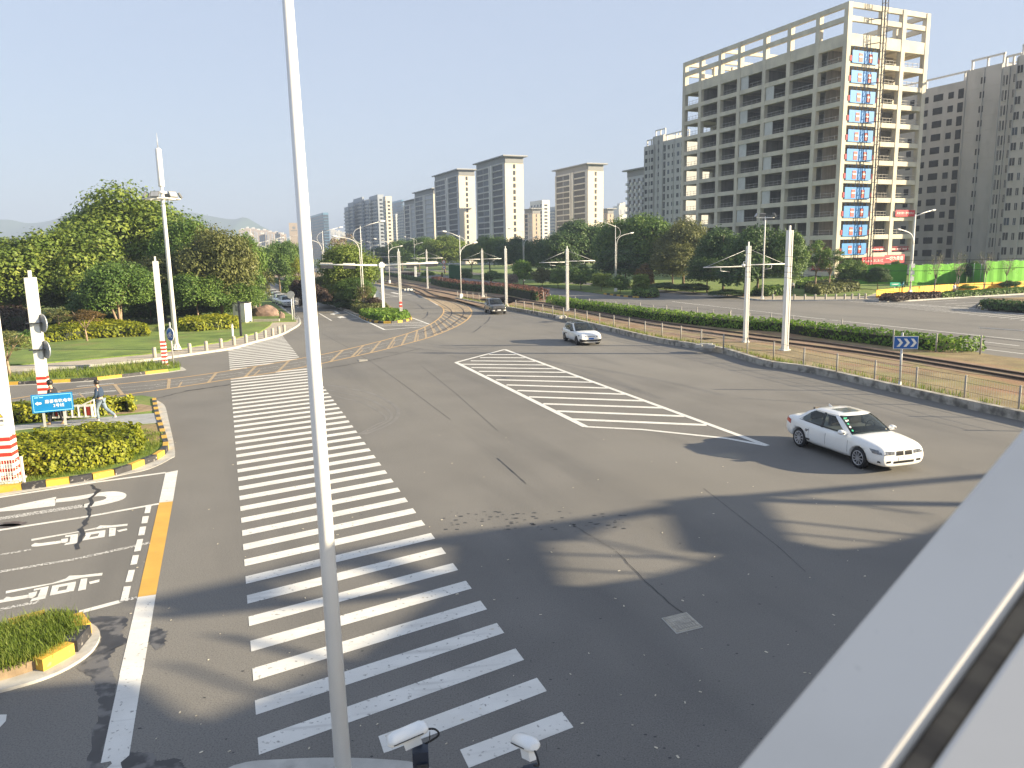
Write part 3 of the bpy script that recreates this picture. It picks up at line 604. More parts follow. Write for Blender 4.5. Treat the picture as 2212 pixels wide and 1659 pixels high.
def crown_mesh(seed, n, lobes, leaf, shape='round', gap=0.0):
    """crown in a unit box: radius 1, z from -1 to 1"""
    rg = np.random.default_rng(seed); L = []
    while len(L) < lobes:
        d = rg.normal(size=3); d /= np.linalg.norm(d)
        if d[2] < -0.75: continue
        rr = rg.uniform(.45, .78) if shape != 'loose' else rg.uniform(.35, .9)
        p = d * rr
        if shape == 'cone': p[:2] *= (1.0 - .55 * (p[2] + 1) / 2 * 1.2)
        r = rg.uniform(.26, .42) if shape != 'loose' else rg.uniform(.14, .26)
        L.append((p, r * (1.1 - .25 * abs(p[2]))))
    w = np.array([l[1] ** 2 for l in L]); w /= w.sum()
    idx = rg.choice(len(L), n, p=w); P = np.array([l[0] for l in L])[idx]; Rr = np.array([l[1] for l in L])[idx]
    d = rg.normal(size=(n, 3)); d /= np.linalg.norm(d, axis=1)[:, None]
    d[:, 2] = np.where(d[:, 2] < -.3, -d[:, 2] * .6, d[:, 2])
    rad = Rr * np.clip(rg.normal(.93, .14, n), .3, 1.25)
    # break each lobe into sprays
    sp = np.sin(d[:, 0] * 9 + idx) * np.sin(d[:, 1] * 9 + idx * 2.1) * np.sin(d[:, 2] * 9 + idx * .7)
    cen = P + d * (rad * (1 + .22 * sp))[:, None]
    nor = d + rg.normal(size=(n, 3)) * .55 + np.array([0, 0, .35])
    return leaves_mesh('crown', cen, nor, leaf, seed + 1)
CROWNS = {'round': [crown_mesh(s, 24000, 44, .036) for s in (1, 2, 3)], 'loose': [crown_mesh(s, 3600, 46, .042, 'loose') for s in (11, 12)],
          'fine': [crown_mesh(s, 28000, 64, .031) for s in (31, 32)], 'bush': [crown_mesh(s, 6500, 24, .066) for s in (21, 22)], 'cone': [crown_mesh(41, 6000, 40, .05, 'cone')]}
for k in CROWNS:
    for m in CROWNS[k]: m.materials.append(LEAF['mid'])
def trunk_mesh(seed, h, r, spread, n=5, multi=1):
    rr = random.Random(seed); mb = MB()
    for s in range(multi):
        a0 = rr.uniform(0, 6.28); off = Vector((math.cos(a0), math.sin(a0), 0)) * (r * 1.2 if multi > 1 else 0)
        lean = Vector((math.cos(a0), math.sin(a0), 0)) * (spread * .35 if multi > 1 else spread * .06)
        fork = off + lean + Vector((0, 0, h * .45))
        mb.tube([off, off + lean * .4 + Vector((0, 0, h * .2)), fork], [r * 1.25, r, r * .8], 7)
        for k in range(n):
            a = a0 + k * 6.28 / n + rr.uniform(-.4, .4); e = fork + Vector((math.cos(a) * spread, math.sin(a) * spread, h * rr.uniform(.35, .75)))
            mp = fork.lerp(e, .5) + Vector((rr.uniform(-.1, .1), rr.uniform(-.1, .1), .1)) * h * .3
            mb.tube([fork, mp, e], [r * .6, r * .4, r * .15], 5)
            for j in range(2):
                e2 = mp + Vector((rr.uniform(-1, 1), rr.uniform(-1, 1), rr.uniform(.2, 1))) * spread * .6
                mb.tube([mp, e2], [r * .3, r * .08], 4)
    return mb
tcount = 0
def tree(name, label, base, top, width, shape='round', leaf='mid', crown_base=0.22, group=None, cat='tree', bark=BARK, multi=1, flat=1.0, thick=1.0, two=None):
    """base: place on the ground; top: height of the crown's top; width: crown width, all in metres"""
    global tcount; tcount += 1
    t = thing(name, label, cat, base, 0, group); H = top - base.z
    cb = crown_base * H; rz = (H - cb) / 2
    trunk_mesh(tcount, H * .74 if shape != 'loose' else H * .8, max(.05, H * .018 * thick), width * .30, 6, multi).build('trunk', bark, t)
    me = CROWNS[shape][tcount % len(CROWNS[shape])]
    c = link('crown', me, t); c.location = (0, 0, cb + rz); c.scale = (width / 2 * 1.12, width / 2 * 1.1 * flat, rz * 1.05); c.rotation_euler = (0, 0, tcount * 1.7)
    set_mat(c, LEAF[leaf])
    return t
def ptree(name, label, px, pyt, pw, Y, **k):       # centre column, top row, crown width in pixels, distance
    b = Vector((col(px, Y), Y, k.pop('gz', 0.2))); return tree(name, label, b, at(px, pyt, Y).z, pw / FPX * Y, **k)
# --- the park on the left
LG = 'trees of the left park'
for a in [
 ('broadleaf_tree', 'tallest olive green tree behind the others in the left park', 290, 400, 250, 92, dict(shape='fine', leaf='olive', crown_base=.12)),
 ('broadleaf_tree', 'bright yellow-green camphor tree at the left edge of the photo', 30, 512, 190, 80, dict(leaf='olive', crown_base=.1)),
 ('broadleaf_tree', 'broad yellow-green camphor tree right of the left-hand white mast', 150, 492, 200, 82, dict(leaf='olive', crown_base=.08)),
 ('broadleaf_tree', 'dark green tree with a small pointed top beside the tallest one', 190, 447, 140, 96, dict(leaf='mid', crown_base=.1)),
 ('broadleaf_tree', 'fresh green tree directly behind the tall floodlight mast', 410, 470, 160, 86, dict(leaf='mid', shape='fine', crown_base=.1)),
 ('broadleaf_tree', 'dense brownish green tree in front of the tall floodlight mast', 345, 555, 190, 81, dict(leaf='brown', shape='fine', crown_base=.1)),
 ('broadleaf_tree', 'brownish green tree right of the tall floodlight mast', 470, 487, 150, 80, dict(leaf='brown', shape='fine', crown_base=.1)),
 ('broadleaf_tree', 'narrow green tree at the right end of the left park', 522, 505, 90, 88, dict(leaf='mid', crown_base=.06)),
 ('broadleaf_tree', 'autumn-tinted thin tree leaning over the parked cars', 553, 548, 62, 95, dict(leaf='brown', shape='loose', crown_base=.05)),
 ('broadleaf_tree', 'small green tree on a pale bare trunk beside the cabinet', 418, 590, 130, 77, dict(leaf='mid', crown_base=.14, bark=PBARK)),
 ('broadleaf_tree', 'low dark tree between the white masts in the left park', 208, 612, 110, 74, dict(leaf='dark', crown_base=.15, bark=PBARK)),
 ('broadleaf_tree', 'small leafy tree with several thin stems behind the lawn', 245, 565, 135, 72, dict(leaf='mid', crown_base=.16, bark=PBARK, multi=4)),
 ('broadleaf_tree', 'green tree near the black lamp post in the left park', 505, 600, 100, 80, dict(leaf='mid', crown_base=.1)),
 ('broadleaf_tree', 'dark green tree filling the gap left of the pale trunk', 312, 600, 120, 78, dict(leaf='dark', crown_base=.1)),
 ('broadleaf_tree', 'low yellow-green tree at the far left behind the maroon hedge', 60, 585, 150, 82, dict(leaf='olive', crown_base=.05)),
 ('broadleaf_tree', 'distant green tree behind the left park at the edge of the photo', -20, 540, 160, 86, dict(leaf='olive', crown_base=.05))]:
    n, l, px, pt, w, Y, k = a; ptree(n, l, px, pt, w, Y, group=LG, **k)
ptree('maple_tree', 'small rust-orange maple in front of the left park hedge', 168, 667, 72, 62, shape='loose', leaf='rust', crown_base=.5, bark=PBARK, flat=.9, thick=1.6)
ptree('maple_tree', 'small orange-green maple just left of the rust one', 108, 660, 60, 66, shape='loose', leaf='brown', crown_base=.35, bark=PBARK)
b = G(*q2(88, 500), .16)
tree('sapling', 'thin half bare sapling on the narrow kerb island', b, at(20, 712, b.y).z, 3.3, shape='loose', leaf='brown', crown_base=.45, bark=PBARK, thick=1.5)
# --- central island
ptree('broadleaf_tree', 'big rounded yellow-green tree on the central island', 752, 527, 124, 100, leaf='olive', crown_base=.05, shape='fine', gz=.16)
ptree('broadleaf_tree', 'dark lower tree at the foot of the rounded central tree', 765, 600, 80, 96, leaf='mid', crown_base=.05, gz=.16)
ptree('blossom_tree', 'pale half bare tree rising behind the central island', 742, 500, 68, 140, shape='loose', leaf='pale', crown_base=.3, gz=.16)
ptree('broadleaf_tree', 'bushy tree with brownish leaves left of the rounded central tree', 702, 590, 55, 104, leaf='brown', crown_base=.05, gz=.16)
ptree('broadleaf_tree', 'green street tree behind the parked cars', 600, 522, 66, 130, leaf='mid', crown_base=.15, gz=.16)
ptree('broadleaf_tree', 'tall green street tree left of the near white pole', 628, 520, 60, 150, leaf='mid', crown_base=.12, gz=.16)
ptree('broadleaf_tree', 'yellowing street tree beside the near white pole', 645, 545, 40, 125, leaf='yellow', crown_base=.1, gz=.16, shape='loose')
ptree('broadleaf_tree', 'dim green tree far down the left street', 568, 533, 36, 170, leaf='mid', crown_base=.1, gz=.16)
for px, pt, w, Y, lf, lab in ((672, 615, 60, 92, 'maroon', 'dark red shrub behind the near white pole'), (640, 603, 36, 106, 'maroon', 'reddish shrub along the left street median'), (805, 640, 34, 93, 'maroon', 'purplish shrub at the foot of the island lamp'),
                             (715, 636, 60, 99, 'dark', 'dark clipped shrub on the island beside the left street'), (745, 648, 50, 95, 'dark', 'dark shrub at the near end of the island row'), (618, 596, 30, 120, 'mid', 'low green shrub far along the left street median')):
    ptree('shrub', lab, px, pt, w, Y, shape='bush', leaf=lf, crown_base=.0, cat='shrub', gz=.16)
ptree('sapling', 'slim young tree with pale stems beside the island lamp', 783, 612, 36, 93, shape='loose', leaf='brown', crown_base=.2, bark=PBARK, multi=3, gz=.16)
# --- belt behind the tram line
BG = 'tree belt beyond the tram line'
for i, (px, pt, w, Y, sh, lf, lab) in enumerate([
 (830, 533, 70, 320, 'round', 'dark', 'far dark green tree left of the signal mast, beyond the tracks'),
 (868, 518, 60, 300, 'round', 'mid', 'mid green tree behind the tall red-banded mast'),
 (905, 512, 80, 280, 'round', 'mid', 'green roundish tree behind the signal arm end'),
 (960, 508, 90, 250, 'round', 'olive', 'sunlit green tree behind the round traffic signs'),
 (1018, 527, 58, 215, 'round', 'olive', 'small yellow-green tree on a straight pale stem by the tracks'),
 (1058, 511, 90, 230, 'fine', 'mid', 'soft willow-like tree below the tallest beige tower'),
 (1110, 512, 80, 205, 'round', 'dark', 'dark green tree right of the willow-like one'),
 (1165, 515, 80, 190, 'round', 'dark', 'dark tree behind the third tram mast'),
 (1262, 476, 130, 165, 'round', 'dark', 'big dark green tree below the right-hand beige tower'),
 (1210, 500, 100, 160, 'round', 'dark', 'dense dark tree left of the tall twin street lamp'),
 (1340, 472, 110, 145, 'round', 'mid', 'green tree behind the tall twin street lamp'),
 (1405, 462, 130, 140, 'round', 'mid', 'tallest green tree of the belt, below the grey flats'),
 (1478, 470, 110, 132, 'fine', 'brown', 'thin-leaved brownish tree at the corner of the concrete frame'),
 (1455, 525, 90, 128, 'fine', 'brown', 'rust-tinged bushy tree in front of the tall belt trees'),
 (1350, 530, 130, 138, 'round', 'dark', 'low dark tree behind the shrubs of the planted strip'),
 (1565, 492, 110, 118, 'round', 'dark', 'dark rounded tree left of the floodlight post'),
 (1640, 488, 120, 108, 'round', 'dark', 'dark rounded tree behind the floodlight post'),
 (1700, 500, 80, 106, 'round', 'mid', 'mid green tree behind the tallest right mast'),
 (1530, 545, 90, 116, 'round', 'dark', 'low dark tree in the shade left of the paired masts'),
 (1610, 545, 100, 105, 'bush', 'dark', 'dark undergrowth tree behind the paired masts'),
 (1765, 515, 70, 112, 'loose', 'mid', 'slender airy tree in front of the concrete frame corner'),
 (1795, 530, 60, 112, 'loose', 'mid', 'second airy tree touching the concrete frame corner'),
 (1842, 560, 62, 118, 'round', 'mid', 'rounded green tree at the start of the green hoarding'),
 (1902, 575, 50, 116, 'round', 'dark', 'small dark round tree in front of the green hoarding'),
 (1937, 563, 24, 150, 'bush', 'mid', 'tuft of green crown peeping over the green hoarding'),
 (2108, 564, 30, 130, 'round', 'dark', 'dark green tree standing at the fold of the green hoarding')]):
    ptree('broadleaf_tree' if i != 5 else 'willow_tree', lab, px, pt, w, Y, shape=sh, leaf=lf, group=BG, crown_base=.32 if i in (4, 20, 21) else .08, bark=PBARK if i in (4, 20, 21) else BARK)
for px, pt, w, Y, lf, lab in ((1130, 562, 46, 152, 'fresh', 'yellowish young tree beside the slim twin lamp'), (1170, 578, 46, 146, 'brown', 'brownish shrub left of the third tram mast'), (1205, 580, 40, 138, 'mid', 'green shrub just left of the third tram mast'),
   (1255, 572, 60, 132, 'mid', 'upright shrub right of the third tram mast'), (1300, 590, 50, 125, 'olive', 'small bushy shrub by the tall twin lamp base'), (1340, 595, 46, 118, 'mid', 'sunlit shrub right of the tall twin lamp'), (1385, 592, 40, 113, 'olive', 'rounded shrub at the right end of the planted strip'),
   (1060, 585, 50, 165, 'mid', 'green shrub left of the plain tram mast'), (1000, 580, 40, 180, 'mid', 'low shrub behind the white car roof'), (1395, 570, 40, 128, 'rust', 'orange tinted shrub under the tall belt trees'), (1105, 592, 26, 150, 'pale', 'pale plumed grass clump beside the plain tram mast'),
   (920, 585, 30, 205, 'fresh', 'bright shrub beneath the signal arm end'), (880, 588, 40, 215, 'red', 'reddish shrub row behind the signal pole'), (1440, 610, 70, 122, 'dark', 'dark shrub at the edge of the tree belt'), (1500, 612, 70, 116, 'dark', 'shaded shrub below the brownish trees'), (1575, 625, 80, 106, 'dark', 'dark shrub left of the floodlight post foot'),
   (2035, 612, 40, 112, 'mid', 'green shrub behind the yellow barrier, left of the bare saplings'), (2085, 614, 60, 111, 'fresh', 'wide leafy shrub behind the yellow barrier'), (1985, 622, 50, 112, 'fresh', 'low leafy shrub just right of the street lamp'), (2190, 606, 40, 112, 'mid', 'leafy shrub at the right edge above the barrier')):
    ptree('shrub', lab, px, pt, w, Y, shape='bush', leaf=lf, crown_base=0, cat='shrub', gz=.18)
for px, pt, w, Y, lf, lab in ((150, 655, 70, 76, 'mid', 'green shrub behind the rust-orange maple'), (200, 668, 60, 77, 'dark', 'dark shrub left of the multi-stemmed leafy tree'), (290, 660, 70, 80, 'mid', 'green shrub right of the multi-stemmed leafy tree'), (335, 655, 50, 79, 'dark', 'dark shrub behind the narrow island mast'),
   (390, 660, 60, 82, 'dark', 'dark shrub under the pale-trunked tree'), (450, 650, 70, 84, 'mid', 'green shrub behind the right yellow-green hedge'), (495, 648, 50, 86, 'mid', 'green shrub left of the cream cabinet'), (70, 680, 80, 80, 'dark', 'dark shrub beside the maroon hedge')):
    ptree('shrub', lab, px, pt, w, Y, shape='bush', leaf=lf, crown_base=0, cat='shrub', gz=.2)
GBARK = M('grey_bark', (0.24, 0.215, 0.18), .95, .2, 6)
# bare saplings along the side road
for px, pt, pb, lab in ((2016, 540, 638, 'bare pruned sapling left of the standing man'), (2066, 535, 634, 'bare pruned sapling beside the standing man'), (2125, 536, 628, 'bare forked sapling in front of the hoarding fold'), (2178, 548, 624, 'bare pruned sapling nearest the right edge')):
    b = G(px, pb, .16); tree('bare_sapling', lab, b, at(px, pt, b.y).z, 2.6, shape='loose', leaf='brown', crown_base=.3, bark=GBARK, multi=2, thick=.5, group='bare saplings along the side road')
    c = [o for o in C.objects if o.name.startswith('bare_sapling')][-1]
    for ch in c.children:
        if ch.name.startswith('crown'):
            me = CROWNS['loose'][0].copy(); bm = bmesh.new(); bm.from_mesh(me); bmesh.ops.delete(bm, geom=[f for i, f in enumerate(bm.faces) if i % 14], context='FACES'); bm.to_mesh(me); bm.free(); ch.data = me; set_mat(ch, LEAF['brown'])

# --- hedges: leaves over a shaped bed
def hedge(name, label, outline, z0, h, leaf, dens, size, cat='hedge', group=None, edge=0.5, lump=.12, soilm=True, z_noise=1.0, stems=True):
    xs = [p[0] for p in outline]; ys = [p[1] for p in outline]; c = Vector((sum(xs) / len(xs), sum(ys) / len(ys), z0))
    rg = np.random.default_rng(int(abs(c.x * 13 + c.y * 7)) + 3); t = thing(name, label, cat, c, 0, group)
    A = abs(sum(outline[k][0] * outline[(k + 1) % len(outline)][1] - outline[(k + 1) % len(outline)][0] * outline[k][1] for k in range(len(outline)))) / 2
    per_ = sum((Vector(outline[k][:2]) - Vector(outline[(k + 1) % len(outline)][:2])).length for k in range(len(outline)))
    n = int(A * dens); pts = []; P = [(p[0], p[1]) for p in outline]
    x0, x1, y0, y1 = min(xs), max(xs), min(ys), max(ys)
    X = rg.uniform(x0, x1, n * 8); Y = rg.uniform(y0, y1, n * 8)
    ok = np.zeros(len(X), bool); j = len(P) - 1
    for i in range(len(P)):
        (xi, yi), (xj, yj) = P[i], P[j]
        if abs(yj - yi) > 1e-9: ok ^= ((yi > Y) != (yj > Y)) & (X < (xj - xi) * (Y - yi) / (yj - yi) + xi)
        j = i
    X, Y = X[ok][:n], Y[ok][:n]
    D = np.full(len(X), 9e9)
    for i in range(len(P)):
        a, b = np.array(P[i]), np.array(P[(i + 1) % len(P)]); e = b - a; L2 = max(1e-9, e @ e)
        tt = np.clip(((X - a[0]) * e[0] + (Y - a[1]) * e[1]) / L2, 0, 1); D = np.minimum(D, np.hypot(X - a[0] - tt * e[0], Y - a[1] - tt * e[1]))
    prof = np.sqrt(np.clip(1 - (1 - np.clip(D / edge, 0, 1)) ** 2, 0, 1))
    lumps = (np.sin(X * 3.1 + Y * 1.3) * np.sin(Y * 2.7 - X * .8) + .7 * np.sin(X * 6.3 + 1) * np.sin(Y * 5.9 + 2)) * lump * z_noise
    Zt = h * (prof * (1 + lumps)) * np.clip(rg.normal(.95, .07, len(X)), .5, 1.15)
    Z = z0 + Zt; top = np.stack([X, Y, Z], 1); nt_ = np.stack([rg.normal(0, .5, len(X)), rg.normal(0, .5, len(X)), np.full(len(X), 1.0)], 1)
    m = int(per_ * h * dens * .9); S_ = []; N_ = []
    for i in range(len(P)):
        a, b = np.array(P[i]), np.array(P[(i + 1) % len(P)]); L = np.linalg.norm(b - a); q = max(1, int(m * L / per_))
        u = rg.uniform(0, 1, q); pos = a[None] + (b - a)[None] * u[:, None]; inw = (np.array([c.x, c.y]) - pos); nn = np.array([b[1] - a[1], a[0] - b[0]]) / max(L, 1e-6)
        if (np.array([c.x, c.y]) - (a + b) / 2) @ nn > 0: nn = -nn
        zz = rg.uniform(0.02, .95, q); off = -edge * .35 * zz ** 2 + rg.normal(0, .05, q) + .07 * np.sin(pos[:, 0] * 4) * np.sin(pos[:, 1] * 4 + zz * 5)
        S_.append(np.concatenate([pos + nn[None] * off[:, None], (z0 + zz * h)[:, None]], 1)); N_.append(np.concatenate([np.tile(nn, (q, 1)) + rg.normal(0, .5, (q, 2)), rg.normal(.4, .4, q)[:, None]], 1))
    cen = np.concatenate([top] + S_) - np.array(c); nor = np.concatenate([nt_] + N_)
    me = leaves_mesh('foliage', cen, nor, size, 7, .6); me.materials.append(LEAF[leaf]); link('foliage', me, t)
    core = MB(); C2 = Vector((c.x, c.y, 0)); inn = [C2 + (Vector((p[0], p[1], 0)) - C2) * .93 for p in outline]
    if stems: core.prism(inn, z0 - .02, z0 + h * .70); core.build('shade_core', CORE, t, c)  # dark block inside the leaves; inner shade is put into its colour
    return t
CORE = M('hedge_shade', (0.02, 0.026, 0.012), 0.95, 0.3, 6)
z = .16
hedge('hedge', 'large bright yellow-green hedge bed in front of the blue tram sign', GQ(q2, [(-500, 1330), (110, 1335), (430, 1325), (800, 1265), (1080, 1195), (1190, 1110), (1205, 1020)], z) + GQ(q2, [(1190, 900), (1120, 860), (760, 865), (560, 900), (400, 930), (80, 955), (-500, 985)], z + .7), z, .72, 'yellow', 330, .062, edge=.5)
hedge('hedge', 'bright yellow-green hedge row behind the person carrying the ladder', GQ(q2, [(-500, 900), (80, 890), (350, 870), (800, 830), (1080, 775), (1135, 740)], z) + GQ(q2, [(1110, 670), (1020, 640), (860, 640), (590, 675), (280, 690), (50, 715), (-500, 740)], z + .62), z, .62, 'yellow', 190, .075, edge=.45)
hedge('hedge', 'low yellow-green hedge along the top of the left lawn', GQ(q2, [(350, 205), (540, 190), (690, 170), (870, 165), (1050, 152), (1250, 148), (1260, 120), (1050, 85), (870, 75), (690, 90), (370, 150)], .2), .2, .9, 'yellow', 60, .13, edge=.8)
hedge('hedge', 'yellow-green hedge left of the stone behind the round blue sign', GQ(q2, [(1500, 108), (1660, 108), (1850, 92), (2010, 82), (2030, 45), (1850, 30), (1640, 50), (1500, 70)], .2), .2, .9, 'yellow', 60, .13, edge=.8)
hedge('hedge', 'dark green hedge patch at the lawn edge below the left mast', GQ(q2, [(180, 240), (360, 205), (350, 150), (180, 185)], .2), .2, .8, 'mid', 60, .13, edge=.7)
hedge('hedge', 'long clipped maroon hedge at the far left behind the lawn', GQ(Q(0, 680, 400), [(-500, 1160), (0, 1120), (200, 1120), (420, 1130), (470, 1060), (330, 1040), (-500, 1060)], .2), .2, 1.9, 'maroon', 40, .16, edge=.8)
hedge('ground_cover', 'olive-brown low shrub bed around the signal pole foot', GQ(q5b, [(-60, 1075), (150, 1080), (320, 1065), (430, 1050), (400, 1000), (250, 985), (0, 985), (-160, 1010)], z), z, .75, 'brown', 55, .13, cat='shrub bed', edge=.8)
hedge('ground_cover', 'bright fresh-green leafy bed at the nose of the central island', GQ(q5b, [(10, 1110), (130, 1170), (330, 1200), (600, 1188), (735, 1152), (705, 1105), (480, 1070), (200, 1080), (0, 1085)], z), z, .55, 'fresh', 75, .14, cat='shrub bed', edge=.6)
hedge('hedge', 'low dark hedge edging the central island along the left street', GQ(q5, [(985, 650), (1000, 690), (1130, 730), (800, 640), (640, 560), (410, 480), (430, 465), (700, 560)], z), z, .7, 'dark', 40, .16, edge=.5)
hedge('hedge', 'low green hedge far along the left street', GQ(q5, [(420, 487), (560, 540), (690, 590), (700, 570), (560, 515), (430, 472)], z), z, .8, 'mid', 30, .18, edge=.5)
hw = VR * 1.3
hs = smooth(hf, 3); i1_ = min(range(len(hs)), key=lambda i: (hs[i] - G(*q5b(1020, 640), .25)).length); i2_ = min(range(len(hs)), key=lambda i: (hs[i] - G(*qb1(510, 560), .25)).length)
def hstrip(a, b, wd): return hs[a:b + 1] + [p + VR * wd for p in hs[a:b + 1][::-1]]
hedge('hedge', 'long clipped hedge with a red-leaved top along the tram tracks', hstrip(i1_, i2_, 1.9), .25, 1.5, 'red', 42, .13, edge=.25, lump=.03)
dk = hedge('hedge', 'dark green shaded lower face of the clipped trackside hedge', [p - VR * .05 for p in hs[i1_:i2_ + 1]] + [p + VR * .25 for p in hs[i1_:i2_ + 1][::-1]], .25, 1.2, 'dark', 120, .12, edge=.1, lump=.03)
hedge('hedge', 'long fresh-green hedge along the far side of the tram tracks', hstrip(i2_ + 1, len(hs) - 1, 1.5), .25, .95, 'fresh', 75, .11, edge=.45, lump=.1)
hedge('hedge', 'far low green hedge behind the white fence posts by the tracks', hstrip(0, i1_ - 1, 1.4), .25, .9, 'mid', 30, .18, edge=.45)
hedge('hedge', 'clipped oval shrub bed at the nose of the planted strip', GQ(qb1, [(1205, 525), (1300, 532), (1400, 528), (1395, 505), (1300, 500), (1210, 505)], z), z, .9, 'mid', 45, .13, edge=.6)
hedge('hedge', 'clipped hedge by the corner pavement with a brownish top', GQ(qz2, [(660, 745), (760, 765), (1040, 735), (1040, 715), (870, 700), (680, 712)], .2), .2, 1.1, 'brown', 28, .2, edge=.8)
hedge('hedge', 'green hedge behind the brown-topped one on the corner lawn', GQ(qz2, [(590, 720), (700, 715), (880, 695), (870, 680), (640, 690)], .2), .2, 1.2, 'fresh', 20, .22, edge=.8)
hedge('hedge', 'low green hedge at the foot of the floodlight post', GQ(qz2, [(280, 765), (400, 770), (520, 762), (515, 735), (300, 738)], .2), .2, .9, 'mid', 25, .2, edge=.8)
hedge('hedge', 'dark maroon clipped hedge at the corner of the side road', GQ(qz2, [(1190, 805), (1300, 806), (1620, 785), (1620, 765), (1300, 775), (1195, 782)], .14), .14, .5, 'maroon', 60, .15, edge=.4)
hedge('hedge', 'green clipped hedge along the side road below the yellow barrier', GQ(qz2, [(1630, 785), (1900, 768), (2212, 748), (2700, 722), (2700, 708), (2212, 728), (1900, 750), (1630, 765)], .14), .14, .5, 'mid', 50, .16, edge=.4)
hedge('hedge', 'dark clipped hedge edging the island at the right border', GQ(qz2, [(1892, 848), (1950, 862), (2212, 878), (2700, 900), (2700, 888), (2212, 864), (1960, 848)], .2), .2, .8, 'dark', 60, .13, edge=.2)
# --- grass tufts
def tufts(name, label, poly, z, n, h, w, seed, leaf='grass'):
    rg = np.random.default_rng(seed); xs = [p[0] for p in poly]; ys = [p[1] for p in poly]; pts = []
    rr = random.Random(seed)
    while len(pts) < n:
        c = (rr.uniform(min(xs), max(xs)), rr.uniform(min(ys), max(ys)))
        if not inside(c, poly): continue
        for k in range(7):
            p = (c[0] + rr.gauss(0, .07), c[1] + rr.gauss(0, .07)); pts.append(p)
    pts = np.array(pts); m = len(pts); H = h * rg.uniform(.4, 1.2, m); A = rg.uniform(0, 6.28, m); bend = rg.uniform(.2, .8, m) * H
    d = np.stack([np.cos(A), np.sin(A)], 1); s = np.stack([-np.sin(A), np.cos(A)], 1) * w
    V = np.zeros((m, 6, 3)); zz = np.full(m, z)
    V[:, 0, :2] = pts - s; V[:, 1, :2] = pts + s; V[:, 2, :2] = pts + d * bend[:, None] * .35 + s * .8; V[:, 3, :2] = pts + d * bend[:, None] * .35 - s * .8
    V[:, 4, :2] = pts + d * bend[:, None] + s * .15; V[:, 5, :2] = pts + d * bend[:, None] - s * .15
    V[:, 0, 2] = V[:, 1, 2] = zz; V[:, 2, 2] = V[:, 3, 2] = zz + H * .62; V[:, 4, 2] = V[:, 5, 2] = zz + H
    F = []
    for i in range(m): b = i * 6; F += [(b, b + 1, b + 2, b + 3), (b + 3, b + 2, b + 4, b + 5)]
    me = bpy.data.meshes.new(name); me.from_pydata(V.reshape(-1, 3).tolist(), [], F); me.materials.append(LEAF[leaf])
    return tag(link(name, me), label, None, None, 'stuff')
tufts('long_grass', None, [oc + (p - oc) * .93 for p in ois if p.x > -14], .2, 8500, .17, .006, 3)
tufts('long_grass', None, [p for p in isl], .16, 5000, .32, .012, 4)
tufts('long_grass', None, GQ(q2, [(-300, 1440), (0, 1440), (700, 1350), (1130, 1240), (1330, 1150), (1370, 1000), (1200, 960), (1190, 1110), (1080, 1200), (430, 1320), (-300, 1350)]), .16, 5000, .10, .007, 5)
tufts('long_grass', None, [p + VR * .35 for p in smooth(near2, 3)] + [p + VR * .9 for p in smooth(near2, 3)[::-1]], .25, 5000, .25, .012, 6)
# ================================================================== STREET FURNITURE
def pole(mb, a, b, r0, r1, n=12, m=0): return mb.tube([a, b], [r0, r1], n, m)
def sub(name, parent, org, fn, mat):
    mb = MB(); fn(mb); return mb.build(name, mat, parent, org)
def V3(x, y, z): return Vector((x, y, z))
# --- the near white pole
b = G(744.5, 1706, .06); tp = at(617, -60, b.y + .1)
t = thing('white_pole', 'tall tapering white steel pole rising through the picture beside the zebra crossing', 'pole', b)
mb = MB(); pole(mb, b, tp, .108, .058, 32); mb.build('shaft', WSTEEL, t, b)
mb = MB(); mb.box(b + V3(0, 0, .015), (.45, .45, .03)); mb.build('base_plate', WSTEEL, t, b)
mb = MB()
for i in range(4): mb.tube([b + V3(.17 * (1 - 2 * (i & 1)), .17 * (1 - (i & 2)), .0), b + V3(.17 * (1 - 2 * (i & 1)), .17 * (1 - (i & 2)), .09)], .014, 6); mb.build('bolt', GSTEEL, t, b); mb = MB()
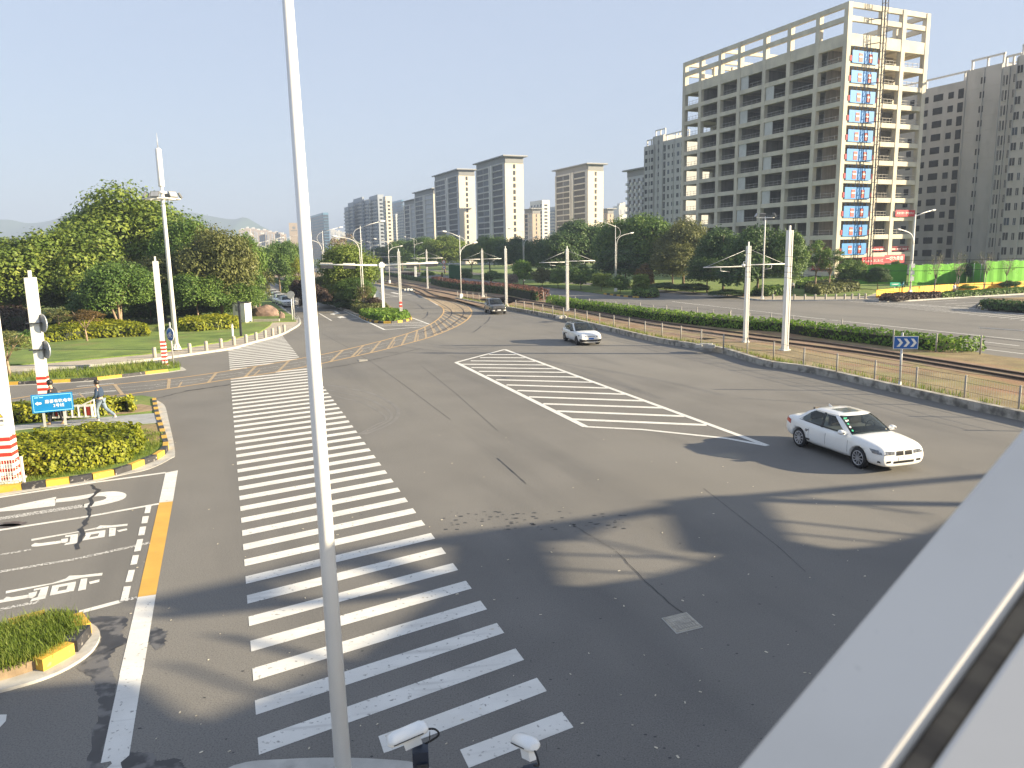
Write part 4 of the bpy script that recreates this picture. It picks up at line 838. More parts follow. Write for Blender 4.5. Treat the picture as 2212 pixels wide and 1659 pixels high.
# --- surveillance cameras on navy posts
CAMW = M('camera_housing', (0.80, 0.81, 0.80), 0.3, 0.02, 5, coat=.3)
def cctv(label, c, yaw, tilt, L=.40, post=None, arm=None):
    t = thing('surveillance_camera', label, 'camera', c, 0, 'white surveillance cameras below the footbridge')
    Rm = Matrix.Rotation(yaw, 3, 'Z') @ Matrix.Rotation(tilt, 3, 'Y')
    def ring(x, s, zs): return [c + Rm @ V3(x, math.cos(a) * .075 * s, .03 + (math.sin(a) * .062 * s if math.sin(a) > 0 else math.sin(a) * .05) * zs) for a in [k * 2 * math.pi / 16 for k in range(16)]]
    mb = MB(); xs = [(-L / 2, .55), (-L / 2 + .02, .85), (-L / 2 + .06, 1), (L / 2 - .07, 1.0), (L / 2 - .025, .86), (L / 2, .5)]
    rings = [ring(x, s, s) for x, s in xs]
    for r0, r1 in zip(rings, rings[1:]):
        for k in range(16): mb.face([r0[k], r0[(k + 1) % 16], r1[(k + 1) % 16], r1[k]], 0, True)
    mb.face(rings[0][::-1]); mb.face(rings[-1]); o = mb.build('housing', CAMW, t, c)
    bm = bmesh.new(); bm.from_mesh(o.data); bmesh.ops.remove_doubles(bm, verts=bm.verts, dist=.0005); bmesh.ops.recalc_face_normals(bm, faces=bm.faces); bm.to_mesh(o.data); bm.free()
    mb = MB(); e = .0775
    for s in (-1, 1): mb.beam(c + Rm @ V3(-L / 2 + .05, s * e, .027), c + Rm @ V3(L / 2 - .05, s * e, .027), .004, .008)
    mb.build('trim_line', BLACK, t, c)
    mb = MB(); mb.box(c + Rm @ V3(-.02, 0, -.05), (.15, .06, .09), tilt=Rm); mb.build('bracket', CAMW, t, c)
    mb = MB(); mb.tube(smooth([c + Rm @ V3(-L / 2 + .02, 0, .0), c + Rm @ V3(-L / 2 - .05, .02, -.02), c + Rm @ V3(-L / 2 - .06, .02, -.09), c + Rm @ V3(-.1, 0, -.13)], 6), .009, 8); mb.build('cable', BLACK, t, c)
    mb = MB(); mb.lathe([(0, L / 2 + .002), (.045, L / 2 + .002)], 16, c, 0, 'X'); mb.build('lens_window', BLACK, t, c)
    return t
c1 = at(882, 1592, 5.9); cctv('white surveillance camera on a navy post, pointing left along the near kerb', c1, R(197), R(14), .36)
c2 = at(1136, 1612, 5.75); cctv('white surveillance camera seen end-on, at the right on a dark arm', c2, R(118), R(20), .34)
t = thing('camera_post', 'dark navy square post carrying the left surveillance camera', 'post', V3(c1.x + .1, c1.y - .02, 0))
pb = V3(c1.x + .105, c1.y - .02, 0); h1 = c1.z - .09
mb = MB(); mb.box(pb + V3(0, 0, h1 / 2), (.135, .135, h1), R(8)); mb.build('post', NAVY, t, pb)
mb = MB(); mb.box(pb + V3(.025, -.075, h1 - .22), (.09, .02, .24), R(8)); mb.build('junction_box', DKST, t, pb)
t = thing('camera_post', 'dark navy post with a side arm carrying the right surveillance camera', 'post', V3(c2.x + .05, c2.y - .05, 0))
pb = V3(c2.x + .04, c2.y - .06, 0); h2 = c2.z - .17
mb = MB(); mb.box(pb + V3(0, 0, h2 / 2), (.12, .12, h2), R(18)); mb.build('post', NAVY, t, pb)
mb = MB(); mb.beam(pb + V3(0, 0, h2 - .05), pb + V3(-.42, -.16, h2 - .07), .10, .10); mb.build('arm', NAVY, t, pb)

# --- tram catenary masts
def mast(label, base, topz, w=.25, arm=None, bands=None, group='tram catenary masts', yaw=None, spike=True, az=0.84, cam_arm=False, stays=True, name='catenary_mast', mat=None):
    t = thing(name, label, 'mast', base, 0, group); H = topz - base.z; ya = R(20) if yaw is None else yaw; mat = mat or WSTEEL
    M3 = Matrix.Rotation(ya, 3, 'Z'); mb = MB(); d = w * .42; zc = H / 2
    mb.box(base + V3(0, 0, zc), (w * .12, w * .9, H), ya)                              # web of the H section
    for s in (-1, 1): mb.box(base + M3 @ V3(s * d, 0, 0) + V3(0, 0, zc), (w * .16, w, H - .02), ya)
    mb.build('shaft', mat, t, base)
    mb = MB(); mb.box(base + V3(0, 0, .03), (w * 1.7, w * 1.7, .06), ya)
    for s in (-1, 1):
        for q in (-1, 1): mb.beam(base + M3 @ V3(s * w * .75, q * w * .3, .06), base + M3 @ V3(s * w * .5, q * w * .3, .35), .02, .05)
    mb.build('base_plate', mat, t, base)
    if spike: mb = MB(); mb.box(base + V3(0, 0, H + .14), (w * .30, w * .30, .28), ya); mb.build('top_spigot', mat, t, base)
    if arm:
        zL = base.z + H * az; Lf, Rt = Vector(arm[0]), Vector(arm[1])
        for e in (Lf, Rt):
            if e is None: continue
            m0 = base + V3(0, 0, e.z - base.z)
            mb = MB(); mb.tube([m0, e], .035, 8); mb.build('cross_arm', mat, t, base)
            mb = MB(); mb.tube([base + V3(0, 0, H - .2), m0.lerp(e, .97)], .014, 5); mb.build('stay', GSTEEL, t, base)
            dd = (e - m0).normalized(); mb = MB(); mb.tube([m0.lerp(e, .62) + V3(0, 0, -.05), m0.lerp(e, .62) + V3(0, 0, -.28), m0.lerp(e, .42) + V3(0, 0, -.34)], .02, 6); mb.build('steady_arm', GSTEEL, t, base)
    if bands:
        for i, (z0, z1, mm) in enumerate(bands):
            mb = MB(); mb.box(base + V3(0, 0, (z0 + z1) / 2), (w * 1.03, w * 1.03, z1 - z0), ya); mb.build('warning_band', mm, t, base)
    return t, base, H
def mast_px(label, bx, by, tx, ty, gz=.25, arm=None, **k):
    b = G(bx, by, gz); tz = at(tx, ty, b.y).z
    if arm:
        def end(px, py):
            # the arm runs square to the track
            d = ray(px, py); n = UR; s = (b - Vector((0, 0, CAMZ))).dot(n) / d.dot(n); return Vector((0, 0, CAMZ)) + d * s
        arm = [end(*arm[0]), end(*arm[1])]
    return mast(label, b, tz, arm=arm, **k)
mast_px('white tram mast with cross arms behind the right end of the signal arm', 924, 623, 921.5, 541.8, arm=((887.4, 557.9), (957, 557.2)))
mast_px('white tram mast with cross arms, right of the round traffic signs', 1043.4, 641.4, 1040.8, 541, arm=((999.5, 560.6), (1083, 558.7)))
mast_px('plain white tram mast without arms beside the dark grey car', 1094, 661, 1091.8, 536.7)
mast_px('white tram mast with stayed cross arms standing right of centre on the track bed', 1225.7, 672, 1224.6, 537.3, arm=((1164.8, 567.4), (1285, 563)))
t6, b6, h6 = mast_px('tall white tram mast with stayed cross arms and a camera, left of the right-hand pair', 1610, 739.4, 1621, 531, arm=((1520, 577.7), (1697, 570)))
mb = MB(); cb = b6 + V3(-.35, -.1, h6 * .80); mb.tube([b6 + V3(0, 0, h6 * .84), cb + V3(0, 0, .25), cb + V3(0, 0, .1)], .03, 6); mb.lathe([(.0, -.12), (.09, -.09), (.12, 0), (.12, .1), (.0, .12)], 10, cb); mb.build('dome_camera', WSTEEL, t6, b6)
mast_px('thick white tram mast without arms, right one of the right-hand pair', 1695, 756.5, 1711.5, 497, w=.31)
mast_px('slim white mast with red warning band on the nose of the central island', 866.6, 684.6, 857, 543, gz=.16, w=.25, bands=[(1.05, 1.28, REDP), (1.28, 1.38, WPNT), (1.38, 1.62, REDP)])
mast_px('white tram mast with cross arms behind the central island tree', 811, 611, 807.6, 542, arm=((785, 555.5), (869, 554)))
rb = lambda n, z0, h: [(z0 + i * h, z0 + (i + 1) * h, REDP if i % 2 == 0 else WPNT) for i in range(n)]
def band_mast(label, bx, by, tx, ty, w, gz=.16, n=5, z0=.1, h=.3, yaw=R(102)):
    return mast_px(label, bx, by, tx, ty, gz=gz, w=w, bands=rb(n, z0, h), yaw=yaw)
band_mast('tall white mast with red bands standing behind the blue tram sign', 103, 905, 62, 599, .35, n=15, z0=.06, h=.118)
band_mast('white mast with red and white bands at the tip of the narrow kerb island', 357, 790, 338, 564, .28, n=13, z0=.06, h=.115)
tl_, bl_, hl_ = band_mast('white red-banded mast with a yellow warning plate at the left photo edge', 22, 1038, -40, 560, .44, n=11, z0=.1, h=.118)
# warning plate on the left mast
pc = bl_ + Matrix.Rotation(R(12), 3, 'Z') @ V3(0, -.25, 2.05)
mb = MB(); mb.box(pc, (.36, .012, .5), R(12)); mb.build('warning_plate', WPNT, tl_, bl_)
Mx = Matrix.Rotation(R(12), 3, 'Z')
def on(pc, pts, off=-.012): return [pc + Mx @ V3(x, off, z) for x, z in pts]
mb = MB(); mb.face(on(pc, [(-.15, -.03), (.15, -.03), (0, .21)])); mb.build('warning_triangle', BLACK, tl_, bl_)
mb = MB(); mb.face(on(pc, [(-.12, -.013), (.12, -.013), (0, .178)], -.016)); mb.build('warning_triangle_face', YSIGN, tl_, bl_)
mb = MB(); mb.face(on(pc, [(.02, .13), (-.03, .06), (.0, .06), (-.015, .0), (.035, .075), (.005, .075)], -.02)); mb.build('warning_bolt', BLACK, tl_, bl_)
FONT = None
def text(name, s, size, mat, parent, org, loc, M4, extr=.002, align='CENTER', squash=1.0):
    cu = bpy.data.curves.new(name, 'FONT'); cu.body = s; cu.size = size; cu.align_x = align; cu.align_y = 'CENTER'; cu.extrude = extr; cu.resolution_u = 2
    o = bpy.data.objects.new(name, cu); C.objects.link(o); dg = bpy.context.evaluated_depsgraph_get(); me = bpy.data.meshes.new_from_object(o.evaluated_get(dg)); bpy.data.objects.remove(o)
    me.transform(Matrix.Diagonal((1, squash, 1, 1))); me.transform(M4); me.transform(Matrix.Translation(Vector(loc) - Vector(org)))
    me.materials.clear(); me.materials.append(mat); return link(name, me, parent)
def upright(yaw): return Matrix.Rotation(yaw, 4, 'Z') @ Matrix.Rotation(R(90), 4, 'X')
text('warning_text', '高压危险', .075, BLACK, tl_, bl_, pc + Mx @ V3(0, -.014, -.13), upright(R(12)))
# wheel tensioner on the left middle mast, seen at its left with cables
# two round signs fixed edge-on to the mast behind the tram sign
def disc(mb, c, r, yaw, th=.03, n=24, m=0):
    Mz = Matrix.Rotation(yaw, 3, 'Z'); A_ = [c + Mz @ V3(r * math.cos(2 * math.pi * k / n), 0, r * math.sin(2 * math.pi * k / n)) for k in range(n)]; off = Mz @ V3(0, th, 0)
    mb.face(A_, m); mb.face([p + off for p in A_][::-1], m)
    for k in range(n): mb.face([A_[k], A_[(k + 1) % n], A_[(k + 1) % n] + off, A_[k] + off][::-1], m)
mb_ = G(103, 905, .16)
for zz, lab in ((4.05, 'upper of two round signs strapped to the mast behind the tram sign, seen edge-on'), (2.95, 'lower of two round signs strapped to the mast behind the tram sign, seen edge-on')):
    c = mb_ + V3(.30, -.05, zz); t = thing('round_sign', lab, 'sign', c, 0, 'round signs seen edge-on')
    mb = MB(); disc(mb, c, .38, R(-36), .03); mb.build('plate', GREYB, t, c)
    mb = MB(); disc(mb, c + V3(.02, .03, 0), .36, R(-36), .012); mb.build('face', DBLUE, t, c)
    mb = MB(); mb.box(c + V3(-.28, -.03, .02), (.56, .50, .035), R(12)); mb.build('strap', DKST, t, c)
# blue round bicycle sign
b = G(375, 789, .16); t = thing('round_sign', 'round blue bicycle-lane sign on a grey pole by the narrow island tip', 'sign', b)
hz = at(371, 722, b.y).z
mb = MB(); pole(mb, b, V3(b.x, b.y, hz + .75), .05, .045); mb.build('pole', GSTEEL, t, b)
c = V3(b.x, b.y - .09, hz); mb = MB(); disc(mb, c, .42, R(-36), .03, 28); mb.build('rim', WPNT, t, b)
Mc = Matrix.Rotation(R(-36), 3, 'Z')
mb = MB(); disc(mb, c + Mc @ V3(0, -.006, 0), .39, R(-36), .01, 28); mb.build('face', DBLUE, t, b)
mb = MB()
for sx in (-.15, .15):
    ring_ = [c + Mc @ V3(sx + .11 * math.cos(a), -.012, -.08 + .11 * math.sin(a)) for a in [k * .449 for k in range(15)]]; mb.tube(ring_, .015, 5, caps=False)
for p, q in (((-.15, -.08), (-.03, .1)), ((-.03, .1), (.12, .1)), ((.12, .1), (0, -.08)), ((0, -.08), (-.15, -.08)), ((.15, -.08), (.1, .17)), ((0, -.08), (-.05, .14))): mb.tube([c + Mc @ V3(p[0], -.012, p[1]), c + Mc @ V3(q[0], -.012, q[1])], .014, 5)
mb.build('bicycle_symbol', WPNT, t, b)
# --- tall floodlight / telecom mast
FLB = M('floodlight_body', (0.16, 0.165, 0.17), .5, .1, 3)
def flood(label, base, zt, zl, n, r, antenna, size, name='floodlight_mast', ringr=.9):
    t = thing(name, label, 'mast', base); top = V3(base.x, base.y, zt)
    mb = MB(); mb.tube([base, V3(base.x, base.y, zl), top], [r, r * .72, r * .45], 16); mb.build('shaft', WSTEEL, t, base)
    mb = MB(); mb.lathe([(r * 1.9, 0), (r * 1.9, .05), (r * 1.1, .06)], 16, base)
    for k in range(8): a = k * .785; mb.beam(base + V3(math.cos(a) * r * 1.8, math.sin(a) * r * 1.8, .05), base + V3(math.cos(a) * r, math.sin(a) * r, .4), .02, .06)
    mb.build('base_flange', WSTEEL, t, base)
    if antenna:
        mb = MB(); mb.lathe([(0, -2.6), (.19, -2.6), (.20, -2.5), (.20, -.1), (.12, 0), (0, 0)], 14, top); mb.build('antenna', WSTEEL, t, base)
        mb = MB(); mb.tube([top, top + V3(0, 0, 1.0)], [.03, .012], 6); mb.build('lightning_rod', GSTEEL, t, base)
        mb = MB(); mb.lathe([(.13, -3.1), (.30, -3.05), (.30, -2.95), (.13, -2.9)], 12, top); mb.build('antenna_mount', WSTEEL, t, base)
    for k in range(n):
        a = (2 * math.pi * k / n + R(-90)) if n > 3 else R(180 - 90 * k); e = V3(base.x + math.cos(a) * ringr, base.y + math.sin(a) * ringr - (.0 if n > 3 else 0), zl)
        mb = MB(); mb.tube([V3(base.x, base.y, zl), e], .05, 6); mb.build('bracket', WSTEEL, t, base)
        d = V3(math.cos(a), math.sin(a), 0); Mt = Matrix.Rotation(a, 3, 'Z') @ Matrix.Rotation(R(-28), 3, 'Y')
        mb = MB(); mb.box(e + V3(0, 0, size * .42), (size * .16, size, size * .72), tilt=Mt); h = mb.build('floodlight', FLB, t, base)
        mb = MB(); mb.box(e + V3(0, 0, size * .42) + Mt @ V3(size * .085, 0, 0), (size * .02, size * .86, size * .58), tilt=Mt); mb.build('lamp_glass', GREYB, h, base)
    if n > 3:
        mb = MB(); P_ = [V3(base.x + math.cos(a) * ringr, base.y + math.sin(a) * ringr, zl) for a in [2 * math.pi * k / 18 for k in range(19)]]; mb.tube(P_, .045, 6, caps=False); mb.build('light_ring', WSTEEL, t, base)
    return t
b = G(381.5, 755, .2); flood('very tall white mast with a floodlight ring and rod antenna, left park', b, at(341, 320, b.y).z, at(349, 430, b.y).z, 6, .17, True, .60, ringr=1.15)
b = G(1646.5, 645, .2); flood('slim white post with three small floodlights in front of the dark right-hand trees', b, at(1652, 468, b.y).z, at(1652, 470, b.y).z, 3, .11, False, .75, name='floodlight_post', ringr=1.15)
# --- twin-arm street lamps
LAMPW = M('lamp_paint', (0.74, 0.73, 0.70), 0.45, 0.04, 2)
def lamp(label, base, zt, high, low, dx, r=.06, twin=True, zlow=.86, hook_=True, group='twin-arm street lamps'):
    """high / low: reach in metres of the upper and lower arm along the axis dx (sign gives the side)"""
    t = thing('street_lamp', label, 'street lamp', base, 0, group); H = zt - base.z; o = .12 if twin else 0
    pa, pb2 = base - dx * o * (1 if high > 0 else -1), base + dx * o * (1 if high > 0 else -1)
    pa, pb2 = base + dx * (.11 * (1 if high > 0 else -1) if twin else 0), base - dx * (.11 * (1 if high > 0 else -1) if twin else 0)
    mb = MB(); mb.tube([pa, V3(pa.x, pa.y, base.z + H * .5), V3(pa.x, pa.y, zt)], [r, r * .85, r * .6], 10); mb.build('pole', LAMPW, t, base)
    s = 1 if high > 0 else -1; tp = V3(pa.x, pa.y, zt - .25)
    mb = MB(); mb.tube([tp, tp + dx * high * .5 + V3(0, 0, .45), tp + dx * high + V3(0, 0, .75)], [r * .6, r * .5, r * .4], 8); mb.build('upper_arm', LAMPW, t, base)
    hook = [tp + V3(0, 0, -1.9), tp - dx * s * .65 + V3(0, 0, -1.5), tp - dx * s * .9 + V3(0, 0, -.9), tp - dx * s * .6 + V3(0, 0, -.25), tp + V3(0, 0, .05)]
    
    if hook_: mb = MB(); mb.tube(smooth(hook, 4), r * .35, 7); mb.build('bracket', LAMPW, t, base)
    e = tp + dx * high + V3(0, 0, .75); d = (dx * s + V3(0, 0, .12)).normalized()
    def lum(e, d, nm='luminaire'):
        mb = MB(); a = e - d * .1; bq = e + d * .65; side = Vector((-d.y, d.x, 0)).normalized()
        mb.tube([a, a + d * .12, a + d * .45, bq], [.05, .11, .12, .04], 8); mb.build(nm, LAMPW, t, base)
    lum(e, d)
    if low:
        s2 = 1 if low > 0 else -1; zl = base.z + H * zlow
        pts = [V3(pb2.x, pb2.y, base.z), V3(pb2.x, pb2.y, zl - 1.6), V3(pb2.x, pb2.y, zl - 1.0) + dx * s2 * .12, V3(pb2.x, pb2.y, zl - .45) + dx * s2 * .5, V3(pb2.x, pb2.y, zl - .1) + dx * s2 * 1.2, V3(pb2.x, pb2.y, zl + .15) + dx * low]
        if not twin: pts = [V3(base.x, base.y, zl - 1.7)] + pts[2:]
        P_ = [pts[0]] + smooth(pts[1:], 4); mb = MB(); mb.tube(P_, [r * .8] + [r * .62] * (len(P_) - 1), 9); mb.build('lower_arm', LAMPW, t, base)
        lum(pts[-1], (dx * s2 + V3(0, 0, .15)).normalized())
    mb = MB(); mb.box(base + V3(0, 0, .35), (.42, .36, .7), R(20)); mb.build('base_box', LAMPW, t, base)
    return t
DX = VR
def lamp_px(label, bx, by, tx, ty, high, low, gz=.16, **k):
    b = G(bx, by, gz); return lamp(label, b, at(tx, ty, b.y).z, high, low, DX, **k)
lamp_px('twin-arm street lamp nearest on the central island, beside the round tree', 785, 668, 781, 488, 2.4, -2.6)
lamp_px('twin-arm street lamp on the island just right of the near white pole', 703, 640, 683, 499, 2.6, -2.4)
lamp_px('twin-arm street lamp on the island left of the near white pole', 632, 610, 623, 510, 3.0, -2.8, zlow=.9)
for i, (tx, ty, Y) in enumerate(((582, 518, 190), (564.5, 522.5, 235), (550, 526, 285), (540, 530, 335))):
    b = V3(col(tx, Y), Y, .16); lamp(('nearest', 'second', 'third', 'farthest')[i] + ' of the four small street lamps rising over the far left trees', b, at(tx, ty, Y).z, 3.0, -2.8, DX, r=.11)
lamp_px('twin-arm street lamp standing before the tracks by the kerb start', 996.5, 645, 990, 508, -2.0, 2.0, gz=.25, twin=False)
lamp_px('slim twin-arm street lamp behind the red-topped hedge near the signal arm', 897, 592, 893.5, 515, -2.6, 2.4, twin=False)
lamp_px('slim twin-arm street lamp beside the red-banded island mast', 842, 612, 838, 521, -2.6, 2.6, gz=.25, twin=False)
lamp_px('small far twin-arm street lamp below the ribbed blue-grey flats', 802, 584, 798, 522, -3.0, 3.0, twin=False)
lamp_px('twin-pole street lamp on the planted strip below the tan building', 1132, 607, 1128, 499, -3.0, 2.6)
lamp_px('twin-pole street lamp on the planted strip before the tall dark trees', 1330, 630, 1328, 486, -2.5, 2.4)
b = G(1965, 638, .14); zt = at(1979, 458, b.y).z
lamp('single white street lamp with one arm right and one low arm left by the hoarding', b, zt - .3, 2.6, -2.2, Vector((.96, .28, 0)), r=.13, twin=False, zlow=.80, group=None, hook_=False)
# round panels on that lamp (traffic devices)
t = [o for o in C.objects if o.name.startswith('street_lamp')][-1]
for zz in (3.9, 3.0, 2.2): 
    mb = MB(); mb.box(b + V3(.05, -.16, zz), (.5, .12, .55)); mb.build('control_cabinet', LAMPW, t, b)

# --- traffic signal gantry (seen from behind)
b = G(829, 674, .16); t = thing('traffic_signal', 'white signal gantry with two long arms carrying four signal heads, seen from behind', 'traffic signal', b)
zt = at(824, 566, b.y).z; za = at(824, 573, b.y).z
mb = MB(); mb.box(b + V3(0, 0, (zt - b.z) / 2), (.30, .30, zt - b.z), R(15)); mb.build('post', WSTEEL, t, b)
mb = MB(); mb.box(b + V3(0, 0, .05), (.7, .7, .1), R(15)); mb.build('base_plate', WSTEEL, t, b)
La, Rb_ = at(690, 571.5, b.y - 2.2), at(946, 567.5, b.y + 2.0); m0 = V3(b.x, b.y, za)
for e in (La, Rb_): mb = MB(); mb.tube([m0, e], [.11, .07], 12); mb.build('arm', WSTEEL, t, b)
mb = MB(); mb.box(m0, (.6, .5, .5), R(15)); mb.build('joint_box', WSTEEL, t, b)
for x0, x1 in ((692, 718), (740, 766), (877, 902.5), (919, 944)):
    e = La if x1 < 824 else Rb_; f0, f1 = [(x - 824) / (((690 if x1 < 824 else 946)) - 824) for x in (x0, x1)]
    p, q = m0.lerp(e, f0), m0.lerp(e, f1)
    mb = MB(); mb.beam(p + V3(0, .12, -.12), q + V3(0, .12, -.12), .24, .62); h = mb.build('signal_head', DKST, t, b)
    mb = MB()
    for k in range(4):
        c = p.lerp(q, (k + .5) / 4) + V3(0, .26, -.05); mb.lathe([(0, 0), (.17, 0), (.19, .16)], 10, c, 0, 'Y')
    mb.build('visor', BLACK, h, b)
    mb = MB(); mb.beam(p + V3(0, -.015, .16), q + V3(0, -.015, .16), .03, .06); mb.build('mounting_plate', WSTEEL, h, b)
    if x0 == 877: mb = MB(); mb.beam(p.lerp(q, .75) + V3(0, 0, -.3), p.lerp(q, .75) + V3(0, 0, -1.5), .12, .25); mb.build('hanging_device', WSTEEL, t, b)
# triangular sign seen from behind, bolted low to that post
c = at(816, 634, b.y - .1); tt = thing('triangular_sign', 'white triangular sign on the signal post, seen from behind', 'sign', V3(c.x, c.y, 0))
s_ = .85; P_ = [c + V3(-s_ * .62, 0, -s_ * .5), c + V3(s_ * .62, .15, -s_ * .5), c + V3(0, .07, s_ * .55)]
mb = MB(); mb.face(P_); mb.face([p + V3(0, .03, 0) for p in P_][::-1])
for k in range(3): mb.face([P_[k], P_[k] + V3(0, .03, 0), P_[(k + 1) % 3] + V3(0, .03, 0), P_[(k + 1) % 3]])
mb.build('plate', WPNT, tt, V3(c.x, c.y, 0))
mb = MB(); mb.beam(c + V3(.1, .07, 0), V3(b.x, b.y, c.z), .05, .05); mb.build('clamp', GSTEEL, tt, V3(c.x, c.y, 0))
# round signs on the far side of the tracks
b = G(960, 605, .2); t = thing('traffic_sign', 'pair of round red-rimmed traffic signs on one pole beyond the tracks', 'sign', b)
z1, z2 = at(958, 566, b.y).z, at(959, 578, b.y).z
mb = MB(); pole(mb, b, V3(b.x, b.y, z1 + .6), .06, .05); mb.build('pole', GSTEEL, t, b)
for zz, s in ((z1, '40'), (z2, '▲')):
    c = V3(b.x, b.y - .1, zz); mb = MB(); disc(mb, c, .48, 0, .03); h = mb.build('sign_plate', REDP, t, b)
    mb = MB(); disc(mb, c + V3(0, -.012, 0), .36, 0, .01); mb.build('sign_face', WPNT, h, b)
    if s == '40': text('sign_number', '40', .42, BLACK, h, b, c + V3(0, -.018, 0), upright(0))
    else: mb = MB(); mb.face([c + V3(x, -.016, z_) for x, z_ in ((-.2, -.14), (.2, -.14), (.2, -.06), (0, .2), (-.2, -.06))]); mb.build('sign_symbol', BLACK, h, b)
# small tram signal by the hedge
b = G(960, 626, .25); 
b = G(*q5b(1218, 680), .25); t = thing('tram_signal', 'short black tram signal on a post before the red-topped hedge', 'signal', b)
mb = MB(); pole(mb, b, b + V3(0, 0, 1.9), .05, .05, 8); mb.build('post', GSTEEL, t, b)
mb = MB(); mb.box(b + V3(0, 0, 2.2), (.32, .25, .95)); mb.build('head', BLACK, t, b)
mb = MB()
for zz in (1.95, 2.2, 2.45): mb.lathe([(0, .02), (.09, .0), (.1, -.1)], 8, b + V3(0, -.12, zz), 0, 'Y')
mb.build('visor', DKST, t, b)
# --- blue chevron sign
b = G(1943, 834, .25); t = thing('chevron_sign', 'blue sign with three white chevrons pointing right, on a pole at the track bed edge', 'sign', b)
za_ = at(1956, 740, b.y).z; mb = MB(); pole(mb, b, V3(b.x, b.y + .06, at(1955, 719, b.y).z), .055, .05); mb.build('pole', GSTEEL, t, b)
mb = MB(); mb.lathe([(.13, 0), (.13, .03), (.07, .05), (.07, .25)], 12, b); mb.build('base_flange', GSTEEL, t, b)
c = V3(at(1956, 740, b.y).x, b.y - .03, za_); yw = R(-9); w_, h_ = 1.08, .60
mb = MB(); mb.box(c, (w_, .03, h_), yw); mb.build('panel', WPNT, t, b)
Mz = Matrix.Rotation(yw, 3, 'Z'); mb = MB(); mb.box(c + Mz @ V3(0, -.012, 0), (w_ - .05, .02, h_ - .05), yw); mb.build('panel_face', DBLUE, t, b)
for k in range(3):
    x0 = -.40 + k * .30; mb = MB(); mb.face([c + Mz @ V3(x, -.025, zq) for x, zq in ((x0, .19), (x0 + .13, .19), (x0 + .27, 0), (x0 + .14, 0))][::-1]); mb.face([c + Mz @ V3(x, -.025, zq) for x, zq in ((x0 + .14, 0), (x0 + .27, 0), (x0 + .13, -.19), (x0, -.19))][::-1]); mb.build('chevron', WPNT, t, b)
# --- blue tram direction sign
p1, p2 = G(98, 924, .17), G(142.4, 919.5, .17); yw = math.atan2(p2.y - p1.y, p2.x - p1.x); c0 = (p1 + p2) / 2
cb = at(113.5, 869.5, c0.y - .06); hb = (at(113, 850, c0.y).z - at(113, 889, c0.y).z); wb = 76.5 / FPX * (c0.y * 1.0) * 1.03
t = thing('direction_sign', 'blue tram direction sign with white lettering on two grey posts between the hedges', 'sign', c0)
for p in (p1, p2):
    mb = MB(); mb.box(p + V3(0, 0, (cb.z + .2 - p.z) / 2), (.09, .06, cb.z + .2 - p.z), yw); mb.build('post', GSTEEL, t, c0)
Mz = Matrix.Rotation(yw, 3, 'Z'); mb = MB(); mb.box(cb, (wb, .05, hb), yw); mb.build('panel', BLUE, t, c0)
fr = M('sign_light_blue', (0.30, 0.68, 0.88), .5, .03, 3); mb = MB(); f = -.03; a_, q_ = wb / 2 - .055, hb / 2 - .05
for (x0, z0, x1, z1) in ((-a_, q_, a_, q_), (-a_, -q_, a_, -q_), (-a_, -q_, -a_, q_), (a_, -q_, a_, q_)): mb.beam(cb + Mz @ V3(x0, f, z0), cb + Mz @ V3(x1, f, z1), .012, .018)
mb.build('border_line', fr, t, c0)
U4 = upright(yw)
text('lettering', '嘉善有轨电车', .155, WPNT, t, c0, cb + Mz @ V3(.20, f, .05), U4, .006); text('lettering', '2号线', .155, WPNT, t, c0, cb + Mz @ V3(.20, f, -.13), U4, .006)
mb = MB(); mb.face([cb + Mz @ V3(x, f - .003, z_) for x, z_ in ((-.60, .01), (-.50, .085), (-.50, .045), (-.38, .045), (-.38, -.025), (-.50, -.025), (-.50, -.065))][::-1]); mb.build('arrow', WPNT, t, c0)
mb = MB(); mb.box(cb + Mz @ V3(-.54, f, .245), (.13, .006, .028), yw); mb.box(cb + Mz @ V3(-.37, f, .245), (.13, .006, .028), yw); mb.build('small_line', fr, t, c0)
# fence at the foot of the left mast
t = thing('mesh_fence', 'short white mesh fence around the foot of the leftmost mast', 'fence', G(40, 1040, .16)); o_ = G(40, 1040, .16)
A_, B_, C_ = G(52, 1043, .16), G(34, 1035, .16), G(-30, 1050, .16)
for p in (A_, B_): mb = MB(); mb.beam(p, p + V3(-.0, 0, .82), .06, .06); mb.build('post', WPNT, t, o_)
mb = MB()
for p, q in ((A_, C_), (B_, C_)):
    n = 14
    for k in range(n): u = p.lerp(q, (k + .5) / n); mb.beam(u + V3(0, 0, .1), u + V3(0, 0, .75), .010, .010)
    for k in range(6): mb.beam(p + V3(0, 0, .1 + k * .13), q + V3(0, 0, .1 + k * .13), .010, .010)
mb.build('mesh', WPNT, t, o_)
# --- bollards
BOL = M('bollard_stone', (0.36, 0.33, 0.27), 0.85, 0.1, 5)
pb0 = thing('bollard', 'x', 'bollard', (0, 0, 0)); mb = MB(); mb.lathe([(.13, 0), (.13, .62), (.11, .68), (0, .69)], 12); mb.build('shaft', BOL, pb0); mb = MB(); mb.lathe([(.136, .50), (.136, .56)], 12); mb.build('band', GREYB, pb0)
lst = [(334.5, 771.8), (410.6, 762.3), (446, 757), (478, 751), (506, 745.5), (532, 741), (553.8, 736), (573.4, 731), (589.3, 726.3), (603, 722.3), (614.4, 717.5)]
for i, (x, y) in enumerate(lst):
    l = 'short stone bollard on the left corner pavement, %s from the left of its row' % ORD[i]; g = 'stone bollards on the left corner pavement'
    if i == 0: pb0.location = G(x, y, .12); pb0['label'] = l; pb0['group'] = g
    else: dup(pb0, G(x, y, .12), 0, l, g)
